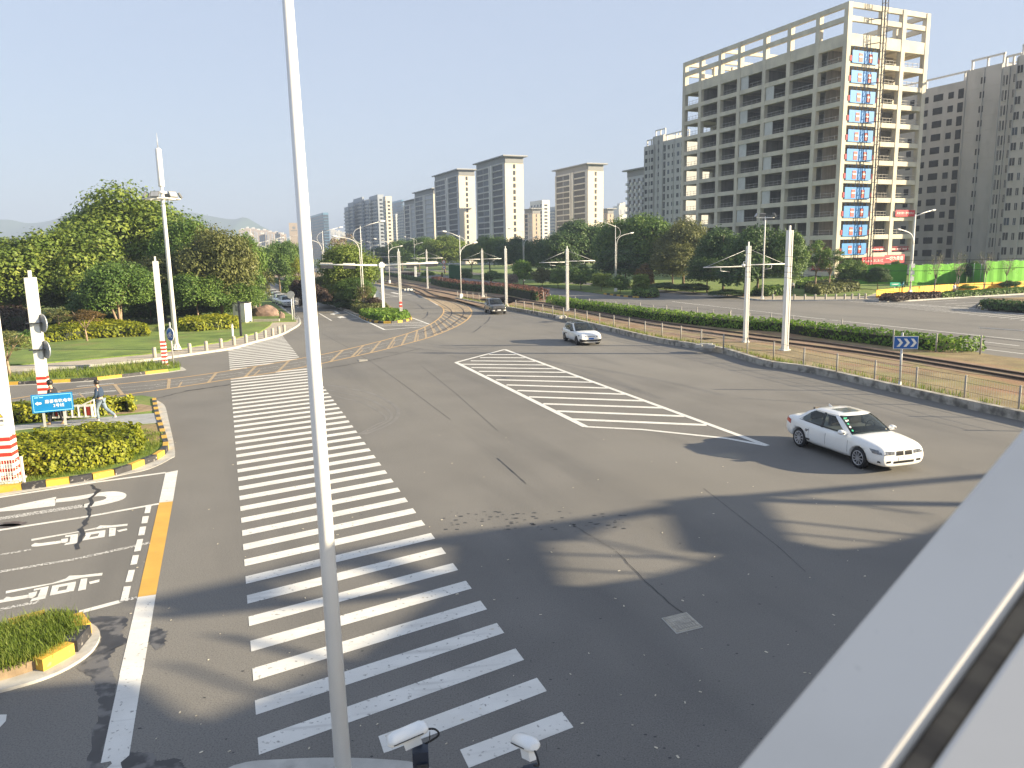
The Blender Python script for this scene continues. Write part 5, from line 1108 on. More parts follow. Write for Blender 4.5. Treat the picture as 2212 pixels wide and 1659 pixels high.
for i, x in enumerate((430, 505, 580, 655, 728, 803, 875, 938, 990, 1038, 1085)):
    dup(pb0, G(*qz2(x, 797 - abs(i - 2) * .8), .12), 0, 'short stone bollard on the far right corner pavement, %s from the left of its row' % ORD[i], 'stone bollards on the far right pavement')
# --- park furniture on the left
b = G(521, 726, .2); t = thing('lamp_post', 'slim black square lamp post on the left lawn', 'lamp post', b); zt = at(519, 650, b.y).z
mb = MB(); mb.box(b + V3(0, 0, (zt - b.z) / 2), (.16, .16, zt - b.z)); mb.build('post', DKST, t, b)
mb = MB(); mb.box(V3(b.x + .45, b.y, zt - .12), (.9, .22, .1)); mb.build('lamp_head', DKST, t, b); mb = MB(); mb.box(V3(b.x + .5, b.y, zt - .18), (.7, .16, .03)); mb.build('lamp_panel', WPNT, t, b)
b = G(503, 728.5, .2); t = thing('bollard_light', 'slender cream bollard light on the lawn left of the black lamp post', 'bollard light', b)
mb = MB(); mb.lathe([(.09, 0), (.09, 1.0)], 10); [setattr(v, 'xyz', v) for v in []]; mb.v = [v + b for v in mb.v]; mb.build('shaft', WPNT, t, b); mb = MB(); mb.lathe([(.1, 1.0), (.1, 1.1), (0, 1.12)], 10); mb.v = [v + b for v in mb.v]; mb.build('cap', BOL, t, b)
b = G(525, 695, .2); t = thing('cabinet', 'cream utility cabinet on the lawn beside the rock', 'cabinet', b)
mb = MB(); mb.box(b + V3(0, 0, .95), (1.6, .9, 1.9), R(-25)); mb.build('body', WPNT, t, b)
mb = MB(); mb.box(b + V3(0, 0, 1.93), (1.7, 1.0, .08), R(-25)); mb.build('top', BOL, t, b)
mb = MB(); mb.box(b + Matrix.Rotation(R(-25), 3, 'Z') @ V3(-.1, -.46, 1.35), (.7, .02, .5), R(-25)); mb.build('notice', GREYB, t, b)
ROCK = M('rock', (0.22, 0.15, 0.12), 0.9, 0.3, 1.2, bump=.8, coord='OBJ')
def rock(label, c, size, seed):
    bm = bmesh.new(); bmesh.ops.create_icosphere(bm, subdivisions=3, radius=1); rr = random.Random(seed)
    from mathutils import noise
    for v in bm.verts:
        k = 1 + .28 * noise.noise(v.co * 1.3 + Vector((seed, 0, 0))) + .1 * noise.noise(v.co * 4); v.co = Vector((v.co.x * k * size[0], v.co.y * k * size[1], max(-.15, v.co.z * k) * size[2]))
    me = bpy.data.meshes.new('rock'); bm.to_mesh(me); bm.free(); me.materials.append(ROCK); o = link('rock', me, None, c); return tag(o, label, 'rock')
rock('long reddish-brown landscape rock lying on the left lawn', G(572, 682, .2), (1.75, .8, 1.15), 3)
rock('small brown stone on the lawn near the kerb corner', G(609, 687, .2), (.33, .3, .7), 9)
b = G(576, 694.5, .2); mb = MB(); mb.box(b + V3(0, 0, .12), (2.6, .35, .24), R(2)); tag(mb.build('stone_curb', BOL, None, b), 'low stone slab lying on the lawn in front of the rock', 'stone slab')
for x, lab in ((543, 'left of two short cream pillars behind the rock'), (551, 'right of two short cream pillars behind the rock')):
    b = G(x, 666, .2); mb = MB(); mb.box(b + V3(0, 0, .5), (.35, .35, 1.0)); tag(mb.build('stone_pillar', BOL, None, b), lab, 'pillar')
b = G(*qg(776, 1628), .12); t = thing('traffic_sign', 'round sign seen from behind on a pole near the parked white cars', 'sign', b); zt = at(628, 629, b.y).z; zc = at(627, 637, b.y).z
mb = MB(); pole(mb, b, V3(b.x, b.y, zt), .05, .05); mb.build('pole', WSTEEL, t, b); mb = MB(); disc(mb, V3(b.x, b.y - .09, zc), .42, 0, .03, 8); mb.build('plate', GREYB, t, b)
b = G(*qg(806, 1645), .12); t = thing('post', 'slimmer grey sign post with a small plate beside the round sign pole', 'sign post', b); zt = at(635, 641, b.y).z
mb = MB(); pole(mb, b, V3(b.x, b.y, zt), .04, .04); mb.build('pole', GSTEEL, t, b); mb = MB(); mb.box(V3(b.x - .05, b.y - .05, zt - .35), (.1, .03, .6)); mb.build('plate', GREYB, t, b)

# --- trackside fence: posts and wires
def fence(label, pts, h, r, wires, z=.25, name='wire_fence', mat=CONC):
    P_ = [Vector((p[0], p[1], z)) for p in pts]; t = thing(name, label, 'fence', P_[0]); o_ = P_[0]
    for p in P_: mb = MB(); mb.tube([p, p + V3(0, 0, h)], r, 8); mb.build('post', mat, t, o_)
    for w in wires:
        mb = MB()
        for a, b_ in zip(P_, P_[1:]): mb.tube([a + V3(0, 0, h * w), b_ + V3(0, 0, h * w)], .008, 4)
        mb.build('wire', DKST, t, o_)
    return t, P_
fp_ = GQ(q5b, [(1440, 862), (1580, 872), (1668, 890), (1757, 905), (1860, 905), (1960, 895), (2065, 925), (2180, 1000)], .25)[:5] + \
      GQ(qb1, [(285, 612), (348, 620), (409, 632), (475, 645), (546, 658), (620, 672), (699, 688), (783, 700), (872, 720), (965, 738), (1070, 757), (1182, 778), (1300, 808), (1425, 824), (1565, 850), (1714, 880), (1878, 922), (2053, 955)], .25) + GQ(qz2, [(434, 1220), (647, 1270), (881, 1322), (1150, 1378), (1443, 1435), (1787, 1505), (2172, 1592), (2640, 1690)], .25)
ft, FPp = fence('row of short grey posts with wires along the near edge of the tram bed', fp_, 1.05, .045, (.35, .7, .95))
mb = MB()                                   # thin mesh panels
for a, b_ in zip(FPp, FPp[1:]):
    n = max(4, int((b_ - a).length / .12))
    if a.y < 60:
        for k in range(1, n): u = a.lerp(b_, k / n); mb.box(u + V3(0, 0, .52), (.006, .006, .95))
tag(mb.build('mesh', GSTEEL, ft, FPp[0]), kind='stuff')
fb_ = GQ(q5b, [(-100, 450), (420, 520), (465, 530), (500, 537), (545, 545), (605, 553), (645, 560), (680, 566), (718, 572), (760, 580), (800, 588), (845, 594), (885, 600)], .25) + GQ(qb1, [(510, 545), (570, 560), (620, 575), (690, 590), (805, 600), (910, 618), (1025, 640), (1105, 645), (1200, 655), (1285, 655), (1380, 675), (1480, 680), (1590, 692), (1705, 695), (1822, 715), (1950, 735), (2092, 752)], .25) + GQ(qz2, [(150, 960), (285, 985), (437, 990), (592, 1012), (760, 1060), (940, 1040), (1142, 1102), (1310, 1130), (1615, 1167), (1930, 1182), (2300, 1230)], .25)
fb_ = sorted(fb_, key=lambda p: -p.y)
fence('row of pale posts with wires in front of the long trackside hedge', [p - VR * .35 for p in fb_], 1.15, .05, (.5, .9))
# stepped kerb blocks on the track bed edge
for pts, lab in (([(660, 690), (700, 685), (738, 695)], 'group of small stepped stone blocks on the track bed kerb, left of the white hatchback'), ([(1700, 905), (1760, 898), (1860, 925)], 'group of larger stepped stone blocks on the track bed kerb, right of the hatchback')):
    G_ = GQ(qb1, pts, .36); t = thing('kerb_blocks', lab, 'kerb block', G_[0]); P_ = resample([Vector(g) for g in G_], (G_[0] - G_[-1]).length / 5.01)
    for k, p in enumerate(P_[:5]): mb = MB(); mb.box(p + V3(0, .1, .10), (.42, .3, .20 + .10 * (k % 2)), R(-20)); mb.build('block', KERBG, t, G_[0])
G_ = G(*q5b(715, 745), .34); t = thing('kerb_blocks', 'pale blocks on the kerb end by the tram points', 'kerb block', G_)
for k in range(3): mb = MB(); mb.box(G_ + V3(-.5 + k * .5, 0, .15), (.4, .4, .3 + .1 * (k % 2)), R(20)); mb.build('block', WPNT, t, G_)
# overhead wires
def wire(label, pts, r=.014):
    mb = MB(); P_ = []
    for a, b_ in zip(pts, pts[1:]):
        for k in range(8): f = k / 8; p = a.lerp(b_, f); p.z -= .25 * 4 * f * (1 - f); P_.append(p)
    P_.append(pts[-1]); mb.tube(P_, r, 4); return tag(mb.build('overhead_wire', DKST), label, 'wire', 'overhead tram wires')
wl = [at(1160, 566, 62), at(1700, 600, 46), at(2260, 648, 33)]; wire('lowest dark overhead tram wire crossing the green hoarding', wl)
wire('dark overhead tram wire just below the yellow barrier top line', [at(1160, 561, 61), at(1700, 588, 45), at(2260, 613, 32)])
wire('dark overhead tram wire crossing the foot of the grey flats', [at(1163, 556, 64), at(1700, 575, 48), at(2260, 575, 34)])
wire('thin upper overhead wire over the dark tree belt', [at(1230, 538, 62), at(1621, 548, 48), at(2260, 556, 34)], .012)
# --- far right: hoarding, barrier, signs
HOARD = M('green_hoarding_cloth', (0.10, 0.31, 0.025), 0.9, 0.12, .8, bump=.3)
HDARK = M('dark_green_cloth', (0.012, 0.07, 0.03), 0.9, 0.12, .8)
def hoarding(label, pts, h, wav=.25, mat=None):
    P_ = resample(smooth(pts, 3), .5); mb = MB(); t = thing('hoarding', label, 'hoarding', P_[0], 0, 'green construction hoardings')
    Q_ = [p + Vector((0, math.sin(k * 1.3) * wav * .3 + math.sin(k * .37) * wav * .4, 0)) for k, p in enumerate(P_)]
    for k in range(len(Q_) - 1): mb.face([Q_[k], Q_[k + 1], Q_[k + 1] + V3(0, 0, h + .08 * math.sin(k + 1)), Q_[k] + V3(0, 0, h + .08 * math.sin(k))], 0, True)
    mb.build('cloth', mat or HOARD, t, P_[0])
    for p in resample(P_, 3.0): mb = MB(); mb.tube([p + V3(0, .25, 0), p + V3(0, .25, h + .1)], .05, 6); mb.build('post', GSTEEL, t, P_[0])
def hp(x, y): return G(x, y, .2)
hA = [V3(col(1845, 135), 135, .2), V3(col(1968, 131), 131, .2)]; hh = at(1900, 571, 133).z - .2
hoarding('dark shaded green hoarding left of the street lamp', hA, hh)
hoarding('bright sunlit green hoarding right of the street lamp', [V3(col(1969, 125), 125, .2), V3(col(2030, 127.5), 127.5, .2), V3(col(2096, 131), 131, .2)], hh * 1.0)
hoarding('dark recessed panel of green hoarding behind the forked sapling', [V3(col(2096, 131.2), 131.2, .2), V3(col(2134, 124), 124, .2)], hh * .98)
hoarding('bright sunlit green hoarding at the right edge of the photo', [V3(col(2134, 124.2), 124.2, .2), V3(col(2200, 127), 127, .2), V3(col(2290, 132), 132, .2)], hh * 1.12)
hoarding('dark green hoarding panel beyond the round traffic signs', [V3(col(968, 150), 150, .2), V3(col(995, 148), 148, .2)], 4.2, mat=HDARK)
YBAR = M('yellow_barrier', (0.80, 0.42, 0.02), 0.6, 0.1, 1.5)
bp = GQ(qz2, [(1160, 782), (1300, 770), (1640, 740), (1900, 725), (2212, 712), (2700, 690)], .14); t = thing('barrier', 'long yellow construction barrier along the side road', 'barrier', bp[0]); BP = resample(smooth(bp, 3), 2.0)
for k in range(len(BP) - 1):
    a, b_ = BP[k], BP[k + 1]; mb = MB(); mb.beam(a.lerp(b_, .01) + V3(0, 0, .5), b_.lerp(a, .01) + V3(0, 0, .5), .06, 1.0); mb.beam(a.lerp(b_, .06) + V3(0, -.035, .5), b_.lerp(a, .06) + V3(0, -.035, .5), .012, .62); h = mb.build('panel', YBAR, t, bp[0])
b = G(*qz2(1290, 770), .14); t = thing('street_sign', 'small green street-name sign on a post behind the maroon hedge', 'sign', b); zc = at(*qz2(1293, 687), b.y).z
mb = MB(); pole(mb, b, V3(b.x, b.y, zc), .04, .04, 8); mb.build('post', GSTEEL, t, b); mb = MB(); mb.box(V3(b.x, b.y - .05, zc), (1.45, .06, .52), R(8)); mb.build('panel', GSIGN, t, b)
mb = MB(); mb.box(V3(b.x, b.y - .085, zc), (1.0, .01, .12), R(8)); mb.build('lettering_line', WPNT, t, b)
# parked bicycle-like scooter beside the hoarding
# ================================================================== VEHICLES
def M_paint(name, c): return M(name, c, 0.28, 0.02, 2, coat=.8, coord='OBJ')
CARW = M_paint('white_car_paint', (0.80, 0.80, 0.78)); CARG = M_paint('grey_car_paint', (0.055, 0.052, 0.048)); CARB = M('car_black', (0.012, 0.012, 0.014), .35, .1, 3, coord='OBJ')
GLASS = M('car_glass', (0.018, 0.024, 0.028), .04, .1, 1, coord='OBJ', spec=.9); _n = GLASS.node_tree; _b = _n.nodes['Principled BSDF']; _t = _n.nodes.new('ShaderNodeBsdfTransparent'); _t.inputs[0].default_value = (.62, .68, .68, 1); _m = _n.nodes.new('ShaderNodeMixShader'); _m.inputs[0].default_value = .5; _n.links.new(_b.outputs[0], _m.inputs[1]); _n.links.new(_t.outputs[0], _m.inputs[2]); _n.links.new(_m.outputs[0], _n.nodes['Material Output'].inputs[0]); CHROME = M('chrome', (0.6, 0.6, 0.6), .2, .05, 2, metal=.9, coord='OBJ'); RIM = M('alloy_rim', (0.55, 0.55, 0.57), .3, .05, 5, metal=.7, coord='OBJ')
DRIM = M('dark_rim', (0.16, 0.15, 0.15), .35, .1, 5, metal=.6, coord='OBJ'); HLAMP = M('headlamp', (0.13, 0.14, 0.16), .12, .5, 12, coord='OBJ', coat=1); TLAMP = M('tail_lamp', (0.45, 0.015, 0.015), .2, .1, 5, coord='OBJ', coat=1)
PLATEB = M('blue_plate', (0.02, 0.14, 0.5), .5, .05, 5, coord='OBJ'); PLATEW = M('white_plate', (0.7, 0.7, 0.7), .5, .05, 5, coord='OBJ'); INTER = M('car_interior', (0.16, 0.14, 0.12), .9, .2, 3, coord='OBJ')
def smoothobj(o, lv, ang=True):
    md = o.modifiers.new('s', 'SUBSURF'); md.levels = lv; md.render_levels = lv; bake(o); 
    for p in o.data.polygons: p.use_smooth = True
    return o
def weld(o, d=.0005):
    bm = bmesh.new(); bm.from_mesh(o.data); bmesh.ops.remove_doubles(bm, verts=bm.verts, dist=d); bmesh.ops.recalc_face_normals(bm, faces=bm.faces); bm.to_mesh(o.data); bm.free(); return o
def car(label, p, group=None, simple=False):
    t = thing('car', label, 'car', (0, 0, 0), 0, group)
    # body shell: sections (x, bottom z, top z at the centre, half width, belt half width)
    mb = MB(); rows = []
    for x, zb, zt, w, wt in p['body']:
        zt2 = zt - .03
        half = [(0, zb), (w * .70, zb), (w * .93, zb + .06), (w * .995, zb + .20), (w, zb + (zt - zb) * .48), (w * .985, zb + (zt - zb) * .72), ((w * .55 + wt * .45), zb + (zt - zb) * .90), (wt, zt2), (wt * .6, zt - .004), (0, zt + .012)]
        rows.append([V3(x, y, z_) for y, z_ in half] + [V3(x, -y, z_) for y, z_ in half[::-1][1:-1]])
    n = len(rows[0])
    for r0, r1 in zip(rows, rows[1:]):
        for k in range(n): mb.face([r0[k], r0[(k + 1) % n], r1[(k + 1) % n], r1[k]])
    for r, s in ((rows[0], 1), (rows[-1], -1)):      # close the ends with quads
        for k in range(9):
            a, b_, c, d = r[k], r[k + 1], r[(n - k - 1) % n], r[(n - k) % n]
            q = [a, b_, c, d] if k else [a, b_, c]
            if k == 8: q = [a, b_, d]
            mb.face(q if s > 0 else q[::-1])
    o = weld(mb.build('body', p['paint'], t)); smoothobj(o, 2)
    for wx in (p['wf'], p['wr']):                     # wheel arches
        for s in (-1, 1):
            cu = MB(); cu.lathe([(0, -.14), (p['r'] + .055, -.14), (p['r'] + .055, .3), (0, .3)], 28, (wx, s * (p['w'] - .10), p['r']), 0, 'Y')
            co = weld(cu.build('cut', BLACK)); md = o.modifiers.new('b', 'BOOLEAN'); md.object = co; md.operation = 'DIFFERENCE'; md.solver = 'EXACT'; md.use_self = True; md.use_hole_tolerant = True; bake(o); bpy.data.objects.remove(co)
    for f in o.data.polygons: f.use_smooth = True
    mb = MB(); mb.box((0, 0, .32), (p['wf'] - p['wr'] + 1.1, p['w'] * 2 - .46, .26)); mb.build('underbody', CARB, t)
    # cabin
    q = p['cab']; mb = MB(); rings = []
    for (z_, xf, xr, w, bow) in q:
        cf, cr = min(.22, (xf - xr) * .1), min(.22, (xf - xr) * .1)
        half = [(xr, 0), (xr + .02, w * .6), (xr + bow * .8, w * .93), (xr + bow * .8 + cr, w), (xr + (xf - xr) * .38, w * 1.01), (xr + (xf - xr) * .62, w * 1.01), (xf - bow - cf, w), (xf - bow, w * .93), (xf - .03, w * .6), (xf, 0)]
        rings.append([V3(x, y, z_) for x, y in half] + [V3(x, -y, z_) for x, y in half[::-1][1:-1]])
    n = 18
    for r0, r1 in zip(rings, rings[1:]):
        for k in range(n): mb.face([r0[k], r0[(k + 1) % n], r1[(k + 1) % n], r1[k]], 0, True)
    o = weld(mb.build('window_glass', GLASS, t)); 
    for f in o.data.polygons: f.use_smooth = True
    # pillars and roof rails follow the cabin edges
    def on(k, f, out=.012):                          # point on ring column k at height share f
        g = f * (len(rings) - 1); i = min(int(g), len(rings) - 2); u = rings[i][k].lerp(rings[i + 1][k], g - i); c = V3(0, 0, u.z); d = (u - V3(u.x * .6, 0, u.z)); d.z = 0
        return u + d.normalized() * out
    for s in (0, 1):
        def kk(k): return k if s == 0 else (18 - k) % 18
        def strip_(name, cols, mat, f0=0, f1=1, m=6):
            mbp = MB()
            for a, b_ in zip(cols, cols[1:]):
                for i in range(m):
                    u, v = f0 + (f1 - f0) * i / m, f0 + (f1 - f0) * (i + 1) / m
                    mbp.face([on(kk(a), u), on(kk(b_), u), on(kk(b_), v), on(kk(a), v)] if s == 0 else [on(kk(a), u), on(kk(a), v), on(kk(b_), v), on(kk(b_), u)], 0, True)
            return mbp.build(name, mat, t)
        strip_('windscreen_pillar', [6.0, 7.0] if False else [6, 7], p['paint'], p.get('pl0', -.0), 1) if p.get('apil', True) else None
        strip_('rear_pillar', [2, 3], p['paint'], 0, 1)
        mbp = MB(); xm = p['bp']                       # centre pillar
        A_, B_ = on(kk(4), 0, .014).lerp(on(kk(5), 0, .014), xm), on(kk(4), 1, .014).lerp(on(kk(5), 1, .014), xm); mbp.beam(A_, B_, .10, .012, 0, up=(0, 1, 0)); mbp.build('centre_pillar', CARB, t)
        if 'qp' in p:                                 # solid rear quarter
            mbp = MB(); a0, a1 = on(kk(3), 0, .013), on(kk(3), 1, .013); b0, b1 = a0.lerp(on(kk(4), 0, .013), p['qp'][0]), a1.lerp(on(kk(4), 1, .013), p['qp'][1])
            mbp.face([a0, b0, b1, a1] if s == 0 else [a0, a1, b1, b0], 0, True); mbp.build('rear_quarter', p['paint'], t)
        mbp = MB(); e = [on(kk(k), 1, .006) for k in (2, 3, 4, 5, 6, 7)]
        for a, b_ in zip(e, e[1:]): mbp.beam(a + V3(0, 0, -.012), b_ + V3(0, 0, -.012), .03, .06)
        mbp.build('roof_rail', p['paint'], t)
        mbp = MB(); e = [on(kk(k), .06, .012) for k in (3, 4, 5, 6)]
        for a, b_ in zip(e, e[1:]): mbp.beam(a, b_, .012, .022)
        mbp.build('window_trim', p.get('trim', CARB), t)
    # roof skin
    top = rings[-1]; z1 = q[-1][0]; mb = MB(); cen = sum(top, Vector()) / 18
    L1_ = [cen + (v - cen) * 1.0 + V3(0, 0, .004) for v in top]; L2_ = [cen + (v - cen) * .84 + V3(0, 0, .045) for v in top]; L3_ = [cen + (v - cen) * .45 + V3(0, 0, .065) for v in top]
    for a, b_ in ((L1_, L2_), (L2_, L3_)):
        for k in range(18): mb.face([a[k], a[(k + 1) % 18], b_[(k + 1) % 18], b_[k]], 0, True)
    mb.face(L3_, 0, True); weld(mb.build('roof', p.get('roofm', p['paint']), t))
    if p.get('sun'):
        x0, x1, w = p['sun']; mb = MB(); mb.face([V3(x, y, z1 + .074) for x, y in ((x0, -w), (x1, -w * .95), (x1, w * .95), (x0, w))]); mb.build('sunroof', GLASS, t)
    if p.get('fin'): mb = MB(); mb.face([V3(p['fin'] + .1, .012, z1 + .05), V3(p['fin'] - .1, .012, z1 + .05), V3(p['fin'] - .1, .01, z1 + .13)]); mb.face([V3(p['fin'] + .1, -.012, z1 + .05), V3(p['fin'] - .1, -.01, z1 + .13), V3(p['fin'] - .1, -.012, z1 + .05)]); mb.build('antenna', p['paint'], t)
    # wheels
    for wx in (p['wf'], p['wr']):
        for s in (-1, 1):
            c = V3(wx, s * (p['w'] - .12), p['r']); r = p['r']; mb = MB(); mb.lathe([(r * .66, -.10), (r * .93, -.105), (r, -.07), (r, .07), (r * .93, .105), (r * .66, .10)], 28, c, 0, 'Y'); tyre = mb.build('wheel', BLACK, t)
            mb = MB(); so_ = s * .07; mb.lathe([(0, so_ * .3), (r * .67, so_ * .3)], 24, c, 0, 'Y'); mb.build('wheel_well', CARB, tyre)
            mb = MB()
            for k in range(p['spokes']):
                a = 2 * math.pi * k / p['spokes']; mb.beam(c + V3(math.cos(a) * r * .12, s * .092, math.sin(a) * r * .12), c + V3(math.cos(a) * r * .67, s * .10, math.sin(a) * r * .67), p.get('sw', .035), .02, 0, up=(0, 1, 0))
            mb.lathe([(r * .62, s * .09), (r * .70, s * .108), (r * .72, s * .10)], 28, c, 0, 'Y'); mb.lathe([(0, s * .1), (r * .16, s * .098)], 12, c, 0, 'Y'); mb.build('rim', p.get('rim', RIM), tyre)
    # lamps, grille, plate, mirrors, handles
    def patch(name, pts, mat, parent=t, th=.012):
        mbp = MB(); mbp.face(pts); P0 = [Vector(q_) for q_ in pts]; nrm = (P0[1] - P0[0]).cross(P0[2] - P0[0]).normalized() * th
        for k in range(len(P0)): mbp.face([P0[k] - nrm, P0[(k + 1) % len(P0)] - nrm, P0[(k + 1) % len(P0)], P0[k]])
        return mbp.build(name, mat, parent)
    def proj(name, quad, mat, nx=6, ny=3, off=.008, parent=t, body=None):
        """lay a panel on the body: quad of (x, y, z) start points shot inwards onto the shell"""
        bo = [c_ for c_ in t.children if c_.name.startswith('body')][0]; mbp = MB(); grid = []
        A_, B_, C_, D_ = [Vector(v) for v in quad]
        for j in range(ny + 1):
            row = []
            for i in range(nx + 1):
                v = A_.lerp(B_, i / nx).lerp(D_.lerp(C_, i / nx), j / ny); tgt = V3(v.x * .55, v.y * .3, v.z if v.z < p['hoodz'] else v.z - .6)
                ok, hit, nn, fi = bo.ray_cast(v, (tgt - v).normalized()); row.append(hit + nn * off if ok else v)
            grid.append(row)
        for j in range(ny):
            for i in range(nx): mbp.face([grid[j][i], grid[j][i + 1], grid[j + 1][i + 1], grid[j + 1][i]], 0, True)
        return mbp.build(name, mat, parent)
    bpy.context.view_layer.update()
    for s in (-1, 1):
        fl_ = lambda L: [(x, s * y, z_) for x, y, z_ in L] if s > 0 else [(x, s * y, z_) for x, y, z_ in L][::-1]
        for nm, L, mt in p['panels']: proj(nm, fl_(L), mt, 16, 5, .010)
        mb = MB(); c = V3(p['mir'][0], s * (p['w'] + .09), p['mir'][1]); rr_ = []
        for k, (xx, sc) in enumerate(((.10, .35), (.06, .8), (-.02, 1), (-.07, .95), (-.075, .0))): rr_.append([c + V3(xx, math.cos(a) * .115 * sc, math.sin(a) * .08 * sc) for a in [i * .6283 for i in range(10)]])
        for r0, r1 in zip(rr_, rr_[1:]):
            for k in range(10): mb.face([r0[k], r0[(k + 1) % 10], r1[(k + 1) % 10], r1[k]], 0, True)
        mb.box(c + V3(.02, -s * .12, -.05), (.05, .16, .04)); mb.build('mirror', p.get('mirm', p['paint']), t)
        for hx in p['handles']: proj('door_handle', fl_([(hx - .1, p['w'] + .1, p['hz'] - .015), (hx + .1, p['w'] + .1, p['hz'] - .015), (hx + .1, p['w'] + .1, p['hz'] + .02), (hx - .1, p['w'] + .1, p['hz'] + .02)]), p.get('hm', p['paint']), 2, 1, .022)
        for sx in p['seams']: proj('door_seam', fl_([(sx, p['w'] + .1, .34), (sx + .012, p['w'] + .1, .34), (sx + .012 + p.get('sl', 0), p['w'] + .1, p['beltz']), (sx + p.get('sl', 0), p['w'] + .1, p['beltz'])]), CARB, 1, 6, .003)
    for nm, L, mt in p['centre']: proj(nm, L, mt, 12, 4, .009)
    # seats, dashboard and steering wheel seen through the glass
    zb_, x0_ = q[0][0] + .10, q[0][1]
    for sx in (x0_ - 1.45, x0_ - 2.35):
        for s in (-1, 1):
            mb = MB(); mb.box((sx, s * .36, zb_ + .10), (.14, .46, .26), 0); mb.box((sx - .03, s * .36, zb_ + .31), (.09, .24, .15), 0); mb.build('seat', INTER, t)
    mb = MB(); mb.box((x0_ - .52, 0, zb_ - .02), (.5, 1.25, .08)); mb.build('dashboard', CARB, t)
    mb = MB(); mb.tube([V3(x0_ - .72, .36 + .17 * math.cos(a), zb_ + .05 + .15 * math.sin(a)) for a in [k * .5236 for k in range(13)]], .016, 6, caps=False); mb.build('steering_wheel', CARB, t)
    if p.get('stick'):
        a0, a1 = rings[0][11], rings[-1][11]
        for k in range(5):
            f = .20 + k * .15; g = f * (len(rings) - 1); i = min(int(g), len(rings) - 2); c = rings[i][11].lerp(rings[i + 1][11], g - i).lerp(rings[i][10].lerp(rings[i + 1][10], g - i), .25) + V3(.02, 0, .012); c2 = c + V3(0, .075, 0)
            for cc in ((c, c2) if k > 2 else (c,)): mb = MB(); mb.face([cc + V3(.03 * math.sin(a) * -.9, .035 * math.cos(a), .028 * math.sin(a)) for a in [u * .6283 for u in range(10)]]); mb.build('sticker', GSIGN if k % 2 == 0 else WPNT, t)
    return t
sedan = dict(stick=True, paint=CARW, w=.90, r=.325, wf=1.40, wr=-1.41, spokes=10, beltz=.88, hoodz=.75, bp=.52, trim=CARB,
  body=[(-2.30, .48, .78, .62, .55), (-2.27, .36, .93, .76, .66), (-2.15, .28, 1.02, .84, .72), (-1.80, .24, 1.055, .885, .74), (-1.35, .21, 1.04, .90, .76), (-.7, .20, .98, .905, .79), (.2, .20, .955, .905, .80), (.85, .20, .975, .905, .78), (1.2, .20, .985, .90, .77), (1.6, .20, .95, .89, .745), (1.95, .20, .905, .87, .72), (2.15, .20, .855, .83, .68), (2.27, .21, .79, .78, .62), (2.31, .24, .70, .74, .60), (2.32, .34, .58, .70, .58)],
  cab=[(.92, 1.20, -1.92, .81, .20), (1.12, .87, -1.62, .755, .18), (1.28, .60, -1.36, .70, .17), (1.39, .34, -1.10, .635, .16)], qp=(.10, .05), sun=(-.52, .10, .34), fin=-.95, mir=(.78, 1.0), handles=(-.22,), hz=.83, seams=(1.0, -.10, -.98), sl=-.0,
  panels=[('headlight', [(2.5, .40, .60), (2.15, .98, .62), (2.0, .98, .74), (2.5, .40, .70)], HLAMP), ('tail_lamp', [(-2.0, .95, .80), (-2.4, .62, .80), (-2.4, .60, .93), (-2.0, .93, .94)], TLAMP), ('fog_lamp', [(2.4, .50, .36), (2.2, .85, .36), (2.2, .84, .42), (2.4, .50, .42)], CARB), ('sill_trim', [(-.95, 1, .255), (.95, 1, .255), (.95, 1, .285), (-.95, 1, .285)], GSTEEL), ('grille', [(2.5, .03, .57), (2.5, .33, .57), (2.5, .32, .70), (2.5, .04, .70)], CARB)],
  centre=[('air_intake', [(2.5, -.42, .33), (2.5, .42, .33), (2.5, .42, .40), (2.5, -.42, .40)], CARB), ('licence_plate', [(2.5, -.23, .41), (2.5, .23, .41), (2.5, .23, .52), (2.5, -.23, .52)], PLATEW), ('emblem', [(2.5, -.035, .685), (2.5, .035, .685), (2.45, .035, .74), (2.45, -.035, .74)], GREYB)])
hatch = dict(paint=CARW, w=.895, r=.325, wf=1.30, wr=-1.33, spokes=5, sw=.075, rim=DRIM, beltz=.95, hoodz=.8, bp=.5, roofm=GLASS, mirm=CARB,
  body=[(-2.10, .45, .95, .72, .62), (-2.06, .33, 1.02, .82, .70), (-1.85, .26, 1.06, .875, .76), (-1.3, .21, 1.04, .895, .78), (-.6, .20, 1.01, .90, .79), (.3, .20, .995, .90, .79), (.85, .20, 1.0, .90, .77), (1.2, .20, .99, .895, .75), (1.6, .20, .955, .88, .73), (1.88, .20, .90, .845, .70), (2.02, .20, .84, .80, .65), (2.10, .22, .75, .75, .61), (2.12, .26, .64, .70, .58), (2.125, .36, .52, .66, .55)],
  cab=[(.96, 1.04, -2.05, .80, .18), (1.17, .70, -1.90, .745, .17), (1.34, .42, -1.72, .69, .16), (1.445, .18, -1.55, .63, .16)], qp=(.55, .42), mir=(.60, 1.02), handles=(-.25,), hz=.87, seams=(.85, -.25), 
  panels=[('headlight', [(2.2, .40, .64), (1.8, .95, .69), (1.78, .95, .76), (2.2, .40, .70)], HLAMP), ('tail_lamp', [(-1.9, .95, .82), (-2.3, .55, .82), (-2.3, .55, .95), (-1.9, .93, .96)], TLAMP), ('bumper_vent', [(2.3, .52, .29), (2.0, .90, .30), (2.0, .88, .50), (2.3, .52, .44)], CARB)],
  centre=[('air_intake', [(2.4, -.55, .30), (2.4, .55, .30), (2.4, .55, .43), (2.4, -.55, .43)], CARB), ('licence_plate', [(2.4, -.23, .46), (2.4, .23, .46), (2.4, .23, .57), (2.4, -.23, .57)], PLATEB), ('grille', [(2.4, -.38, .655), (2.4, .38, .655), (2.4, .38, .685), (2.4, -.38, .685)], CARB)])
